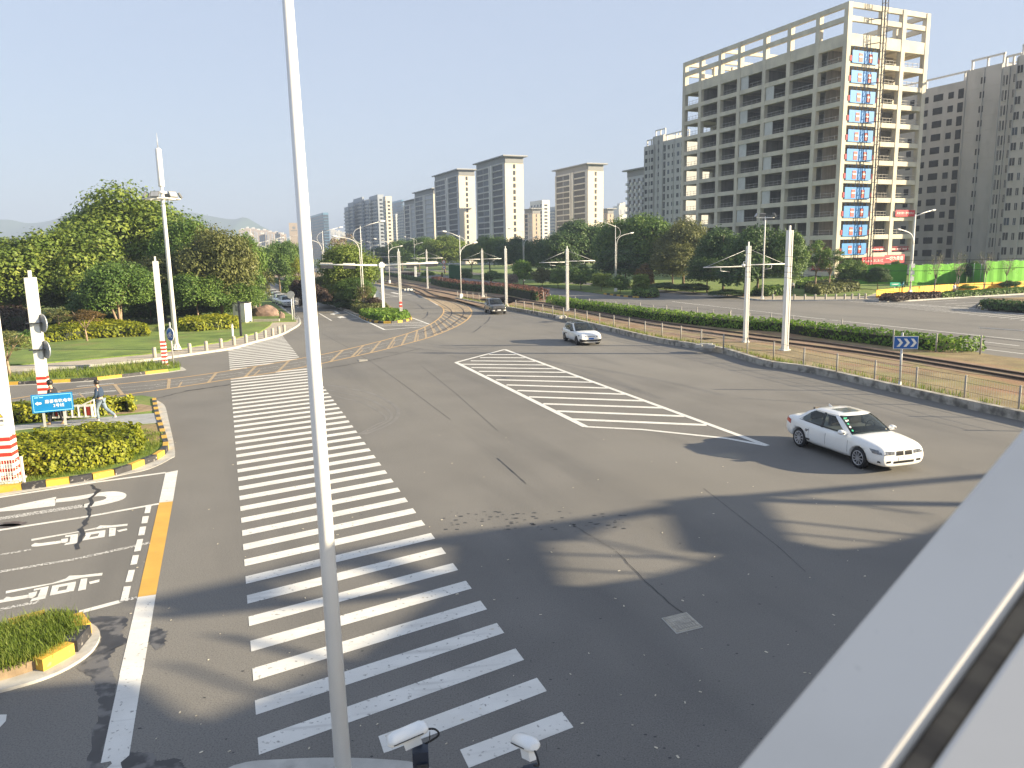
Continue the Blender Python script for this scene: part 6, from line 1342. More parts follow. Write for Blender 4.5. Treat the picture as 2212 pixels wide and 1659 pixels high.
suv = dict(hatch); suv.update(paint=CARG, roofm=CARG, rim=RIM, sw=.04, spokes=7, mirm=CARG, r=.34, sun=(-.9, -.1, .4), hz=.95, beltz=1.02,
  body=[(x, zb + .04, zt + .09, w, wt) for x, zb, zt, w, wt in hatch['body']], cab=[(1.05, 1.12, -2.02, .80, .18), (1.27, .76, -1.95, .75, .17), (1.46, .46, -1.86, .70, .16), (1.58, .20, -1.76, .64, .16)],
  panels=[('headlight', [(2.2, .40, .72), (1.75, .95, .78), (1.7, .95, .90), (2.2, .42, .82)], HLAMP), ('tail_lamp', [(-1.9, .95, .9), (-2.3, .55, .9), (-2.3, .55, 1.05), (-1.9, .93, 1.05)], TLAMP), ('fog_lamp', [(2.3, .55, .40), (2.1, .85, .40), (2.1, .84, .5), (2.3, .55, .5)], WPNT)],
  centre=[('air_intake', [(2.4, -.45, .55), (2.4, .45, .55), (2.4, .45, .66), (2.4, -.45, .66)], CARB), ('licence_plate', [(2.4, -.23, .43), (2.4, .23, .43), (2.4, .23, .54), (2.4, -.23, .54)], PLATEW), ('bumper_bar', [(2.4, -.5, .34), (2.4, .5, .34), (2.4, .5, .41), (2.4, -.5, .41)], CHROME)])
def place(t, f, r):        # f, r: ground points under the front and rear wheels' midline
    f, r = Vector(f), Vector(r); d = (f - r).normalized(); t.location = ((f + r) / 2).to_tuple(); t.rotation_euler = (0, 0, math.atan2(d.y, d.x)); return d
def place_px(t, nf, nr, w, wf, wr):     # pixels where the near-side front and rear tyres meet the road; the near side is the car's right (-y) or left
    a, b_ = G(*nf), G(*nr); d = (a - b_).normalized(); left = Vector((-d.y, d.x, 0)); mid = (a + b_) / 2 - d * ((wf + wr) / 2); side = 1 if left.dot(-mid) < 0 else -1
    t.location = (mid + left * side * w).to_tuple(); t.rotation_euler = (0, 0, math.atan2(d.y, d.x)); return t
c1_ = car('white four-door sedan driving towards the camera at the right', sedan); place_px(c1_, (1860, 1012), (1725, 963), .80, 1.40, -1.41)
c2_ = car('white hatchback with a black roof and blue plate on the main road', hatch); place_px(c2_, (1249, 746), (1219, 736), .80, 1.30, -1.33)
c3_ = car('dark grey compact SUV on the main road below the plain tram mast', suv); place_px(c3_, (1063, 680), (1046, 674), .80, 1.30, -1.33)
taxi = dict(sedan); taxi.update(fin=None, sun=None)
pk_lab = ['nearest', 'second', 'third', 'farthest']
for i, (x, y) in enumerate(((619, 662), (606, 657), (597.5, 651), (588.5, 645.5))):
    c = dup(c1_, G(x, y), math.atan2(-UR.y, -UR.x) + R(6), pk_lab[i] + ' of the four white cars parked in a row beside the left lawn', 'white cars parked in a row')
    for ch in list(c.children):
        if ch.name.split('.')[0] in ('sunroof', 'antenna'): bpy.data.objects.remove(ch)
g = G(1030, 612); c = dup(c2_, V3(col(1030, 136), 136, 0), math.atan2(UR.y, UR.x), 'white car half hidden behind the red-topped hedge')
# ================================================================== PEOPLE
SKIN = M('skin', (0.50, 0.30, 0.21), .6, .05, 8); HAIR = M('hair', (0.012, 0.010, 0.010), .5, .2, 20); DENIM = M('denim_jacket', (0.025, 0.045, 0.085), .9, .18, 14); JEANS = M('light_jeans', (0.17, 0.22, 0.28), .9, .15, 12); DARKC = M('dark_cloth', (0.02, 0.022, 0.03), .9, .2, 10); TAN = M('tan_shoes', (0.50, 0.36, 0.18), .8, .1, 8); PALE = M('pale_shirt', (0.55, 0.55, 0.55), .9, .1, 8)
def skinned(name, J, E, mat, parent, lv=2, root=0):
    me = bpy.data.meshes.new(name); me.from_pydata([j[0] for j in J], E, []); me.materials.append(mat); o = link(name, me, parent)
    md = o.modifiers.new('k', 'SKIN'); md.use_smooth_shade = True
    for i, j in enumerate(J):
        r = j[1]; me.skin_vertices[0].data[i].radius = (r, r) if not hasattr(r, '__len__') else r
    me.skin_vertices[0].data[root].use_root = True
    md2 = o.modifiers.new('s', 'SUBSURF'); md2.levels = lv; md2.render_levels = lv; bake(o)
    for f in o.data.polygons: f.use_smooth = True
    if not o.data.materials: o.data.materials.append(mat)
    return o
def person(label, loc, yaw, top, legs, shoes, pose, hairm=HAIR, scale=1.0, group=None):
    """local frame: x forward, y left; pose gives joints"""
    t = thing('person', label, 'person', loc, yaw, group); t.scale = (scale,) * 3; P = pose
    head = Vector(P['head']); neck = Vector(P['neck']); hip = Vector(P['hip']); ch = hip.lerp(neck, .62)
    hl, hr = hip + V3(0, .09, -.04), hip + V3(0, -.09, -.04); sl_, sr = neck + V3(-.01, .17, -.06), neck + V3(-.01, -.17, -.06)
    J = [(hip, (.12, .09)), (ch, (.13, .09)), (neck + V3(0, 0, -.04), .07), (neck + V3(.01, 0, .04), .052), (head + V3(0, 0, -.06), .07), (head + V3(.005, 0, .03), .092), (head + V3(0, 0, .1), .07),
         (sl_, .065), (sr, .065), (P['el'], .045), (P['er'], .045), (P['wl'], .030), (P['wr'], .030), (hl, .10), (hr, .10), (P['kl'], .062), (P['kr'], .062), (P['al'], .042), (P['ar'], .042), (Vector(P['al']) + Vector(P.get('fl', (.14, 0, -.05))), .035), (Vector(P['ar']) + Vector(P.get('fr', (.14, 0, -.05))), .035)]
    E = [(0, 1), (1, 2), (2, 3), (3, 4), (4, 5), (5, 6), (1, 7), (1, 8), (7, 9), (8, 10), (9, 11), (10, 12), (0, 13), (0, 14), (13, 15), (14, 16), (15, 17), (16, 18), (17, 19), (18, 20)]
    body = skinned('body', J, E, SKIN, t)
    # face and ears
    hd = head + V3(.0, 0, .02); mb = MB(); mb.tube([hd + V3(.085, 0, .01), hd + V3(.112, 0, -.025)], [.01, .017], 6); mb.build('nose', SKIN, body)
    for s in (-1, 1):
        mb = MB(); mb.lathe([(0, -.006), (.012, 0), (0, .006)], 8, hd + V3(.085, s * .035, .02), 0, 'X'); mb.build('eye', HAIR, body)
        mb = MB(); mb.lathe([(0, -.012), (.028, 0), (0, .012)], 8, hd + V3(0, s * .092, 0), 0, 'Y'); mb.build('ear', SKIN, body)
        # hand: palm and fingers
        w = Vector(P['wl'] if s > 0 else P['wr']); e = Vector(P['el'] if s > 0 else P['er']); d = (w - e).normalized(); sd = d.cross(V3(1, 0, 0)); sd = sd.normalized() if sd.length > .1 else V3(0, 1, 0); pc = w + d * .05
        JJ = [(w, .026), (pc, (.036, .02)), (pc + d * .045, (.036, .018))]; EE = [(0, 1), (1, 2)]
        for k in range(4):
            o_ = sd * (k - 1.5) * .019; L = (.075, .085, .08, .062)[k]; c0_ = len(JJ); cu = d.cross(sd) * .03
            JJ += [(pc + d * .07 + o_, .0095), (pc + d * (.07 + L * .5) + o_ + cu * .5, .009), (pc + d * (.07 + L * .8) + o_ + cu * 1.3, .008)]; EE += [(2, c0_), (c0_, c0_ + 1), (c0_ + 1, c0_ + 2)]
        c0_ = len(JJ); JJ += [(pc + sd * -.045 + d * .02, .011), (pc + sd * -.05 + d * .055, .009)]; EE += [(1, c0_), (c0_, c0_ + 1)]
        skinned('hand', JJ, EE, SKIN, body, 1)
    mb = MB(); mb.beam(hd + V3(.096, -.022, -.06), hd + V3(.096, .022, -.06), .008, .008); mb.build('mouth', REDP, body)
    # clothes over the body
    cj = [(hip + V3(0, 0, .02), (.20, .15)), (ch, (.22, .16)), (neck + V3(0, 0, -.05), .11), (sl_, .085), (sr, .085), (P['el'], .062), (P['er'], .062), (Vector(P['el']).lerp(Vector(P['wl']), .92), .045), (Vector(P['er']).lerp(Vector(P['wr']), .92), .045)]
    skinned('jacket', cj, [(0, 1), (1, 2), (1, 3), (1, 4), (3, 5), (4, 6), (5, 7), (6, 8)], top, t)
    lj = [(hip + V3(0, 0, .03), (.158, .118)), (hl, .112), (hr, .112), (P['kl'], .078), (P['kr'], .078), (P['al'], .062), (P['ar'], .062)]
    skinned('trousers', lj, [(0, 1), (0, 2), (1, 3), (2, 4), (3, 5), (4, 6)], legs, t)
    for a, f in (('al', 'fl'), ('ar', 'fr')):
        A_ = Vector(P[a]); F_ = A_ + Vector(P.get(f, (.14, 0, -.05))); skinned('shoe', [(A_ + V3(-.04, 0, -.035), .045), (A_.lerp(F_, .5) + V3(0, 0, -.01), .045), (F_ + V3(.03, 0, 0), .036)], [(0, 1), (1, 2)], shoes, t, 1)
    bm = bmesh.new(); bmesh.ops.create_uvsphere(bm, u_segments=18, v_segments=14, radius=1)
    for v in bm.verts: v.co = Vector((v.co.x * .118 - .012, v.co.y * .108, v.co.z * .125 + .05)) + head
    bmesh.ops.delete(bm, geom=[v for v in bm.verts if (v.co.z - head.z) < (.06 if v.co.x - head.x > .045 else -.045)], context='VERTS'); me = bpy.data.meshes.new('hair'); bm.to_mesh(me); bm.free(); me.materials.append(hairm); link('hair', me, t)
    return t
walk = dict(head=(.10, 0, 1.60), neck=(.05, 0, 1.42), hip=(0, 0, .92), el=(.05, .25, 1.12), er=(.02, -.27, 1.12), wl=(.22, .22, .95), wr=(.22, -.24, .93), kl=(.16, .09, .52), kr=(-.14, -.09, .50), al=(.12, .09, .09), ar=(-.50, -.09, .20), fr=(.10, 0, -.11))
p1 = G(222, 909, .185); dirL = (G(120, 912, .185) - p1).normalized(); yl_ = math.atan2(dirL.y, dirL.x)
pers1 = person('person with dark hair in a denim jacket walking left, carrying the white ladder', p1, yl_, DENIM, JEANS, PALE, walk, scale=.98)
p2_ = G(123, 917, .185); walk2 = dict(walk); walk2.update(kl=(.14, .09, .5), kr=(-.10, -.09, .5), al=(.20, .09, .09), ar=(-.22, -.09, .10))
pers2 = person('person in dark trousers and tan shoes hidden behind the blue tram sign', p2_, yl_, DARKC, DARKC, TAN, walk2, scale=1.05)
# the ladder between them
LADW = M('ladder_white', (0.75, 0.72, 0.66), .6, .06, 4)
e0, e1 = V3(p1.x, p1.y, 0) + dirL * .12, p1 + dirL * 1.95; nrm_ = Vector((-dirL.y, dirL.x, 0)); e0.z = e1.z = .185; off = nrm_ * .34
t = thing('ladder', 'white folding ladder with red treads carried flat by two people', 'ladder', e0)
def lad(zlo, zhi, of, n, cols):
    for z_ in (zlo, zhi): mb = MB(); mb.beam(e0 + of + V3(0, 0, z_), e1 + of + V3(0, 0, z_), .03, .06); mb.build('rail', LADW, t, e0)
    for k in range(n):
        u = e0.lerp(e1, (k + .3) / n) + of; mb = MB(); mb.beam(u + V3(0, 0, zlo), u + V3(0, 0, zhi), .07, .03, 0, up=(1, 0, 0)); mb.build('rung', LADW, t, e0)
lad(.26, .74, off, 7, 0); lad(.28, .72, off + nrm_ * .07, 7, 0)
for f in (.22, .83): u = e0.lerp(e1, 1 - f) + off - nrm_ * .02; mb = MB(); mb.box(u + V3(0, 0, .5), (.02, .26, .36), math.atan2(nrm_.y, nrm_.x)); mb.build('tread_plate', REDP, t, e0)
mb = MB(); mb.beam(e0 + off + V3(0, 0, .95), e0 + dirL * .5 + off + V3(0, 0, .74), .03, .05); mb.build('support_bar', LADW, t, e0)
mb = MB(); mb.beam(e0 + off * .9 + V3(0, 0, .24), e0 + off * .9 + V3(0, 0, .98), .05, .03); mb.build('end_bar', LADW, t, e0)
stand = dict(head=(.03, 0, 1.62), neck=(0, 0, 1.44), hip=(0, 0, .94), el=(-.02, .25, 1.15), er=(-.02, -.25, 1.15), wl=(.08, .26, .92), wr=(.08, -.26, .92), kl=(.04, .1, .5), kr=(-.05, -.1, .5), al=(.06, .1, .09), ar=(-.12, -.1, .09))
person('man in a pale shirt and dark trousers standing behind the yellow barrier', G(2060, 640, .14), R(-60), PALE, DARKC, DARKC, stand)
person('person in a white top at the corner lawn edge, beside the thick mast', G(1711, 632, .2), R(-100), PALE, DARKC, DARKC, stand)
# scooter rider by the hoarding
b = G(1950, 624, .14) ; b = V3(col(1950, 120), 120, .14)
t = thing('scooter', 'small blue scooter parked behind the yellow barrier at the hoarding foot', 'scooter', b)
for s in (-.6, .6): mb = MB(); mb.lathe([(.12, -.05), (.25, -.05), (.25, .05), (.12, .05)], 14, b + V3(s, 0, .25), 0, 'Y'); mb.build('wheel', BLACK, t, b)
TEAL = M('teal_paint', (0.03, 0.20, 0.28), .4, .1, 3)
mb = MB(); mb.tube([b + V3(-.75, 0, .55), b + V3(-.3, 0, .62), b + V3(.1, 0, .40), b + V3(.45, 0, .42), b + V3(.55, 0, .95)], [.10, .17, .13, .13, .10], 10); mb.build('frame', TEAL, t, b)
mb = MB(); mb.box(b + V3(-.35, 0, .83), (.75, .26, .12)); mb.build('seat', BLACK, t, b); mb = MB(); mb.tube([b + V3(.5, -.32, 1.06), b + V3(.5, .32, 1.06)], .025, 6); mb.build('handlebar', BLACK, t, b)
# ================================================================== BUILDINGS
UL = Vector((-.408, .913, 0)).normalized(); UT = Vector((.913, .408, 0)).normalized()     # the street grid: away-left and away-right
RAWC = M('raw_concrete', (0.57, 0.52, 0.42), 0.9, 0.10, .35, bump=.2, bscale=3); mixin(RAWC, (0.40, 0.375, 0.335), .5, .5, .75, .6, stretch=(1, 1, .25), seed=3)
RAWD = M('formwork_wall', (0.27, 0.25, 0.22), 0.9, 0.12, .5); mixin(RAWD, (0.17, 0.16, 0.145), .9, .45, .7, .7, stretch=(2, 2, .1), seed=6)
PANEL = M('pale_panel', (0.52, 0.52, 0.50), .8, .06, .6)
BSCR = M('blue_screen', (0.008, 0.19, 0.52), .6, .12, 1.2); RGATE = M('red_gate', (0.45, 0.05, 0.035), .6, .15, 3); REDR = M('red_rail_banner', (0.42, 0.025, 0.03), .7, .12, 2); BANR = M('red_banner', (0.58, 0.03, 0.045), .7, .06, 1)
RAILM = M('site_rail', (0.40, 0.38, 0.35), .7, .15, 2); LATT = M('hoist_steel', (0.03, 0.032, 0.04), .6, .2, 3)
def along(c0, u, px):                       # metres along u from c0 to the pixel column px (read near the horizon)
    a = (ray(px, horizon(px))); m = a.x / a.y
    return (m * c0.y - c0.x) / (u.x - m * u.y)
Yc = 160.0; cx = col(1806, Yc); C0 = V3(cx, Yc, 0)
zlev = lambda y, px=1815: at(px, y, Yc).z
hF = (zlev(131, 1834) - zlev(549, 1799)) / 10.0; zs0 = zlev(549, 1799)         # slab level under the lowest screen
sl_cols = [0] + [along(C0, UL, p) for p in (1744, 1686, 1636, 1584, 1544, 1504, 1468)]
st_cols = [0] + [along(C0, UT, p) for p in (1880, 1923, 1975.5)]
LW, RW = sl_cols[-1], st_cols[-1]
levels = [zs0 + k * hF for k in range(-1, 12)]; ztop = zlev(2, 1835); zr1 = (zlev(37, 1836)); roof = levels[-1]
t = thing('concrete_building', 'unfinished concrete frame building with open floors, blue screens and a bare roof frame', 'building', C0)
bo = C0
def bp_(s, q, z): return C0 + UL * s + UT * q + V3(0, 0, z)
yawB = math.atan2(UT.y, UT.x)
for i, s in enumerate(sl_cols):
    for j, q in enumerate(st_cols):
        peri = i in (0, len(sl_cols) - 1) or j in (0, 3)
        if not peri and (i + j) % 2: continue
        h = ztop if peri else levels[-1]; w = 1.05
        mb = MB(); mb.box(bp_(s + (.5 if i == 0 else -.5 if i == len(sl_cols) - 1 else 0), q + (.5 if j == 0 else -.5 if j == 3 else 0), h / 2), (w, w, h), yawB); mb.build('column', RAWC, t, bo)
for k, z_ in enumerate(levels):
    mb = MB(); mb.box(bp_(LW / 2, RW / 2, z_ - .12), (RW - .4, LW - .4, .24), yawB)
    hb_ = .95 if k < len(levels) - 1 else 2.3; zc = z_ - .35 if k < len(levels) - 1 else z_ + .35
    for q in (.45, RW - .45): mb.beam(bp_(.1, q, zc), bp_(LW - .1, q, zc), .8, hb_)
    for s in (.46, LW - .46): mb.beam(bp_(s, .1, zc), bp_(s, RW - .1, zc), .8, hb_)
    for s in sl_cols[1:-1]: mb.beam(bp_(s, .9, z_ - .4), bp_(s, RW - .9, z_ - .4), .4, .55)
    for q in st_cols[1:-1]: mb.beam(bp_(.9, q, z_ - .38), bp_(LW - .9, q, z_ - .38), .4, .5)
    mb.build('floor_slab', RAWC, t, bo)
for z_ in (zr1, ztop - .45):
    mb = MB()
    for q in (.45, RW - .45): mb.beam(bp_(.1, q, z_), bp_(LW - .1, q, z_), .7, .95)
    for s in (.46, LW - .46): mb.beam(bp_(s, .1, z_), bp_(s, RW - .1, z_), .7, .95)
    mb.beam(bp_(LW * .72, .1, z_), bp_(LW * .72, RW, z_), .6, .8); mb.build('roof_beam', RAWC, t, bo)
rr = random.Random(3)
for k in range(len(levels) - 1):
    z0, z1 = levels[k], levels[k + 1] - .26
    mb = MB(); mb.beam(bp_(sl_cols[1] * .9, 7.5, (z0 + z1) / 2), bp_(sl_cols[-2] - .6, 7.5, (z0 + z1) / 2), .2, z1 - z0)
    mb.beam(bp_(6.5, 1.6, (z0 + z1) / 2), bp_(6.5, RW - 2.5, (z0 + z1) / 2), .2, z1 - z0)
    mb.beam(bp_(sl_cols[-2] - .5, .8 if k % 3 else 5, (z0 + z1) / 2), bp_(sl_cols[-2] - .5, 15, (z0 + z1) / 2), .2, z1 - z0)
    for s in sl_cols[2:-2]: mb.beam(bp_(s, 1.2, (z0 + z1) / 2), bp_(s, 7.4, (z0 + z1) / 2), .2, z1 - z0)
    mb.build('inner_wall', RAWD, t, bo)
    if k >= 3:
        for c_, sh in ((4, -1), (3, 1) if k % 2 else (3, -1)):
            if (k + c_) % 2 == 0: continue
            s = sl_cols[c_] + (-1.9 if sh < 0 else 1.9); mb = MB(); mb.beam(bp_(s - 1.2, .32, (z0 + z1) / 2 - .1), bp_(s + 1.2, .32, (z0 + z1) / 2 - .1), .2, z1 - z0 - .5); mb.build('wall_panel', PANEL, t, bo)
    if k == 2 or k == 1:
        for i in range(1, 7): mb = MB(); m_ = (sl_cols[i] + sl_cols[i + 1]) / 2; mb.box(bp_(m_, .5, (z0 + z1) / 2), (.5, .35, z1 - z0), yawB); mb.build('mullion', RAWC, t, bo)
    red = k <= 2; mt = REDR if k <= 1 else RAILM
    for face in (0, 1):
        mb = MB(); cols = sl_cols if face == 0 else st_cols
        for i in range(len(cols) - 1):
            if face == 1 and i == 0: continue
            a, b_ = cols[i] + .9, cols[i + 1] - .9
            P_ = (lambda s, z: bp_(s, .55, z)) if face == 0 else (lambda s, z: bp_(.55, s, z))
            if face == 0 and k > 1 and rr.random() < .12: continue
            if k <= 1 and (face == 1 or i < 2): mb.beam(P_(a, z0 + .75), P_(b_, z0 + .75), .04, .55); mb.beam(P_(a, z0 + 1.25), P_(b_, z0 + 1.25), .05, .12)
            else:
                for zz in (.55, 1.15): mb.beam(P_(a, z0 + zz), P_(b_, z0 + zz), .05, .06)
            n = 4
            for j in range(n + 1): u = a + (b_ - a) * j / n; mb.beam(P_(u, z0 + .05), P_(u, z0 + 1.25), .06, .06)
        mb.build('railing', mt, t, bo)
        if k <= 1:
            mb = MB()
            for i in range(1 if face else 0, 3 if face else 2):
                a, b_ = cols[i] + .9, cols[i + 1] - .9; n = 16
                for j in range(n):
                    if j % 5 == 4: continue
                    u = a + (b_ - a) * (j + .5) / n; c = (bp_(.50, u, z0 + .78) if face else bp_(u, .50, z0 + .78)); mb.box(c, (.22, .02, .26) if 0 else (.03 if face == 0 else .22, .02 if face else .22, .26), yawB)
            tag(mb.build('banner_mark', WPNT, t, bo), kind='stuff')
# blue screens with red gates on the first bay of the sunny face
b1_ = st_cols[1]
for k in range(1, 12):
    z0, z1 = levels[k], levels[k] + hF * .80 - .3; a, b_ = 1.5, b1_ - 1.35
    mb = MB(); mb.beam(bp_(-.12, a, (z0 + z1 - .9) / 2 + .05), bp_(-.12, b_, (z0 + z1 - .9) / 2 + .05), .06, z1 - z0 - .35)
    for j in range(6): u = a + (b_ - a) * (j + .4) / 6; mb.beam(bp_(-.12, u, z1 - .7), bp_(-.12, u, levels[min(k + 1, 12)] - .75), .05, .05)
    sc = mb.build('hoist_screen', BSCR, t, bo)
    for f in (.33, .72):
        u = a + (b_ - a) * f; mb = MB(); mb.box(bp_(-.18, u, z0 + .85), (1.0, .06, 1.6), yawB); g_ = mb.build('gate', RGATE, sc, bo)
        mb = MB(); mb.box(bp_(-.225, u, z0 + .98), (.96, .03, .28), yawB); mb.build('gate_panel', WPNT, g_, bo)
    mb = MB(); mb.beam(bp_(-.1, b_ + .25, z0 + .6), bp_(-.1, b1_ - .7, z0 + .6), .06, 1.0); mb.beam(bp_(-.1, .95, z0 + .6), bp_(-.1, a - .1, z0 + .6), .06, 1.0); mb.build('side_barrier', REDR, t, bo)
# hoist mast
u0 = along(C0, UT, 1860); hm = thing('hoist_mast', 'dark lattice hoist mast rising in front of the blue screens', 'hoist', bp_(-1.6, b1_ * .82, 0)); ho = bp_(-1.6, b1_ * .82, 0)
zt_ = ztop + 2.2; mb = MB()
def hp_(x, y, z): return ho + UT * x - UL * y + V3(0, 0, z)
for x in (-.38, .38):
    for y in (-.38, .38): mb.beam(hp_(x, y, 0), hp_(x, y, zt_), .13, .13)
for k in range(int(zt_ / 1.5)):
    z_ = k * 1.5
    for a, b_ in (((-.38, -.38), (.38, -.38)), ((.38, -.38), (.38, .38)), ((.38, .38), (-.38, .38)), ((-.38, .38), (-.38, -.38))): mb.beam(hp_(*a, z_), hp_(*b_, z_), .07, .07)
    mb.beam(hp_(-.38, .38, z_), hp_(.38, .38, z_ + 1.5), .06, .06)
mb.build('lattice_mast', LATT, hm, ho)
for z_ in [levels[k] - .3 for k in range(2, 13, 2)] + [zr1]:
    mb = MB(); mb.beam(hp_(-.3, -.3, z_ + .3), bp_(-.02, b1_ * .55, z_), .14, .14); mb.build('wall_tie', LATT, hm, ho)
# banners
def banner(label, s0, s1, zc, h, txt, off=-.35, sz=None):
    p = bp_(off, s0, zc); q = bp_(off, s1, zc); t_ = thing('banner', label, 'banner', (p + q) / 2, 0, None); o_ = (p + q) / 2
    mb = MB(); mb.beam(p, q, .05, h); mb.build('cloth', BANR, t_, o_)
    w = (q - p).length; n = len(txt); sz = sz or min(h * .62, w / (n * 1.05)); text('lettering', txt, sz, WPNT, t_, o_, o_ - UL * .04 + V3(0, 0, 0), upright(yawB), .005); return t_
def zat(px, py, s, q=0): p = bp_(0, s, 0); return at(px, py, p.y).z
b2_, b3_ = st_cols[2], st_cols[3]
banner('red slogan banner on the lowest-but-two open floor of the concrete frame', b2_ + .6, b3_ - 1.0, levels[3] + .75, 1.35, '安全在第一 隐患要防止')
zb = zlev(564, 1880)
banner('red slogan banner hung low on the left part of the concrete building entrance', b1_ * .62, b2_ * .80, zb, 1.7, '匠心筑大楼 匠心铸大匠', -1.4)
banner('faded red banner with pale marks, right of the low slogan banner', b2_ * .81, b2_ + 3.0, zb + .3, 1.7, '一切为质量', -1.3)
# --- apartment towers
WALLB = M('beige_cladding', (0.62, 0.56, 0.47), .7, .04, .2); WALLC = M('grey_cladding_and_shade', (0.42, 0.43, 0.46), .7, .05, .2); WALLT = M('tan_cladding', (0.42, 0.34, 0.27), .7, .05, .2); WALLG = M('grey_render', (0.44, 0.43, 0.42), .9, .08, .12); mixin(WALLG, (0.33, 0.325, 0.32), .4, .5, .72, .7, stretch=(1, 1, .3), seed=4)
WALLS = M('steel_blue_render', (0.31, 0.345, 0.40), .8, .06, .1); WALLL = M('light_render', (0.60, 0.585, 0.56), .8, .05, .1); ROOFG = M('roof_grey', (0.20, 0.205, 0.215), .6, .06, .3)
GLD = M('dark_window', (0.018, 0.022, 0.03), .45, .3, 1.5); GLB = M('blue_window', (0.035, 0.05, 0.075), .4, .3, .5); WFR = M('window_frame', (0.40, 0.40, 0.40), .6, .05, 2); GLO = M('open_window_hole', (0.035, 0.034, 0.035), .9, .3, 1)
def fpt(c0, u, n, a, z, out): return c0 + u * a + n * out + V3(0, 0, z)
def fbox(mb, c0, u, n, a0, a1, z0, z1, o0, o1, m=0):
    c = c0 + u * (a0 + a1) / 2 + n * (o0 + o1) / 2 + V3(0, 0, (z0 + z1) / 2); mb.box(c, (abs(a1 - a0), abs(o1 - o0), z1 - z0), math.atan2(u.y, u.x), m); return mb
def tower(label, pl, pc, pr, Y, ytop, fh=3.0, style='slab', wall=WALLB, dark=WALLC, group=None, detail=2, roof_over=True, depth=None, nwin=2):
    c0 = V3(col(pc, Y), Y, 0); LL = along(c0, UL, pl); WW = along(c0, UT, pr) if pr > pc else (depth or 14); H = at(pc, ytop, Y).z
    t = thing('apartment_tower', label, 'building', c0, 0, group); o_ = c0; nl, nr = -UT, -UL; nf = max(3, int((H - 3.2) / fh)); base = H - 3.0 - nf * fh
    mb = MB(); mb.box(c0 + UL * LL / 2 + UT * WW / 2 + V3(0, 0, H / 2), (WW, LL, H), yawB); mb.build('wall', wall, t, o_)
    mb = MB(); fbox(mb, c0, UL, nl, .3, LL - .3, 0, H - .6, .02, .12); mb.build('shaded_facade', dark, t, o_)  # where dark differs from wall, shade on this side is put into colour
    if roof_over:
        mb = MB(); mb.box(c0 + UL * LL / 2 + UT * WW / 2 + V3(0, 0, H + .25), (WW + 3.2, LL + 3.6, .5), yawB); mb.build('roof', ROOFG, t, o_)
        mb = MB(); mb.box(c0 + UL * LL / 2 + UT * WW / 2 + V3(0, 0, H + .56), (WW + 3.0, LL + 3.4, .1), yawB); mb.build('roof_edge', WALLL, t, o_)
        mb = MB(); fbox(mb, c0, UT, nr, .1, WW - .1, H - 3.0, H, .02, .14); fbox(mb, c0, UL, nl, .1, LL - .1, H - 2.4, H - .05, .13, .22); mb.build('roof_band', ROOFG, t, o_)
    if style == 'slab':
        segs = [(.10, .40, 0), (.45, .56, 1), (.60, .66, 1), (.70, .95, 2)]     # share of the long side: (from corner) recess, small windows, wide windows
        for k in range(nf):
            z0 = base + k * fh
            if z0 < 1: continue
            mb = MB(); fbox(mb, c0, UT, nr, WW * .44, WW * .56, z0 + .55, z0 + fh - .5, .02, .10); mb.build('window', GLD, t, o_)
            if detail >= 2:
                mb = MB(); fbox(mb, c0, UL, nl, LL * .08, LL * .40, z0 + .35, z0 + fh - .35, .13, .2); mb.build('balcony', GLD, t, o_)
            for f0, f1 in ((.545, .745), (.765, .965)): mb = MB(); fbox(mb, c0, UL, nl, LL * f0, LL * f1, z0 + .35, z0 + fh - .4, .13, .22); mb.build('window', GLD if (k * 7 + int(f0 * 100)) % 5 else GLB, t, o_)
        mb = MB()
        for k in range(nf + 1):
            z0 = base + k * fh; fbox(mb, c0, UL, nl, LL * .53, LL * .98, z0 - .22, z0 + .16, .12, .5); fbox(mb, c0, UL, nl, LL * .06, LL * .41, z0 - .15, z0 + .15, .12, .7)
            fbox(mb, c0, UT, nr, .25, WW - .25, z0 - .06, z0 + .02, .0, .035)
        mb.build('floor_band', WALLL if wall is not WALLT else WALLT, t, o_)
        mb = MB(); fbox(mb, c0, UL, nl, LL * .41, LL * .46, 0, H - 2.6, .12, .75); fbox(mb, c0, UL, nl, LL * .50, LL * .53, 0, H - 2.6, .12, .6); fbox(mb, c0, UL, nl, LL * .98, LL * 1.0, 0, H - 2.6, .0, .6); mb.build('pilaster', WALLL, t, o_)
    if style == 'ribs':
        n = max(4, int(LL / 5))
        for i in range(n):
            mb = MB(); a0 = LL * i / n
            for k in range(nf): fbox(mb, c0, UL, nl, a0 + LL / n * .12, a0 + LL / n * .52, base + k * fh + .6, base + k * fh + fh - .5, .12, .2)
            mb.build('window_column', GLD, t, o_)
            mb = MB()
            for k in range(nf): fbox(mb, c0, UL, nl, a0 + LL / n * .58, a0 + LL / n * .92, base + k * fh, base + k * fh + 1.1, .12, 1.1)
            mb.build('balcony_column', WALLL, t, o_)
        mb = MB()
        for k in range(nf): fbox(mb, c0, UT, nr, WW * .3, WW * .7, base + k * fh + .8, base + k * fh + fh - .7, .02, .1)
        mb.build('window_column', GLD, t, o_)
    if style == 'glass':
        mb = MB()
        for k in range(nf): fbox(mb, c0, UL, nl, .2, LL - .2, base + k * fh + .9, base + k * fh + fh, .1, .2); fbox(mb, c0, UT, nr, .2, WW - .2, base + k * fh + .9, base + k * fh + fh, .02, .12)
        mb.build('glazing', GLB, t, o_)
    return t, c0, LL, WW, H
TG = 'beige apartment towers with flat overhanging roofs'
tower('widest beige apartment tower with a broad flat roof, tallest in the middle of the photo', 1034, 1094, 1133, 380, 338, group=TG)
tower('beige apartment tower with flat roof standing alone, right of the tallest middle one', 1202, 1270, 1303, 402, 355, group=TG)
tower('beige apartment tower just left of the tallest middle one', 945, 995, 1029, 446, 367, group=TG)
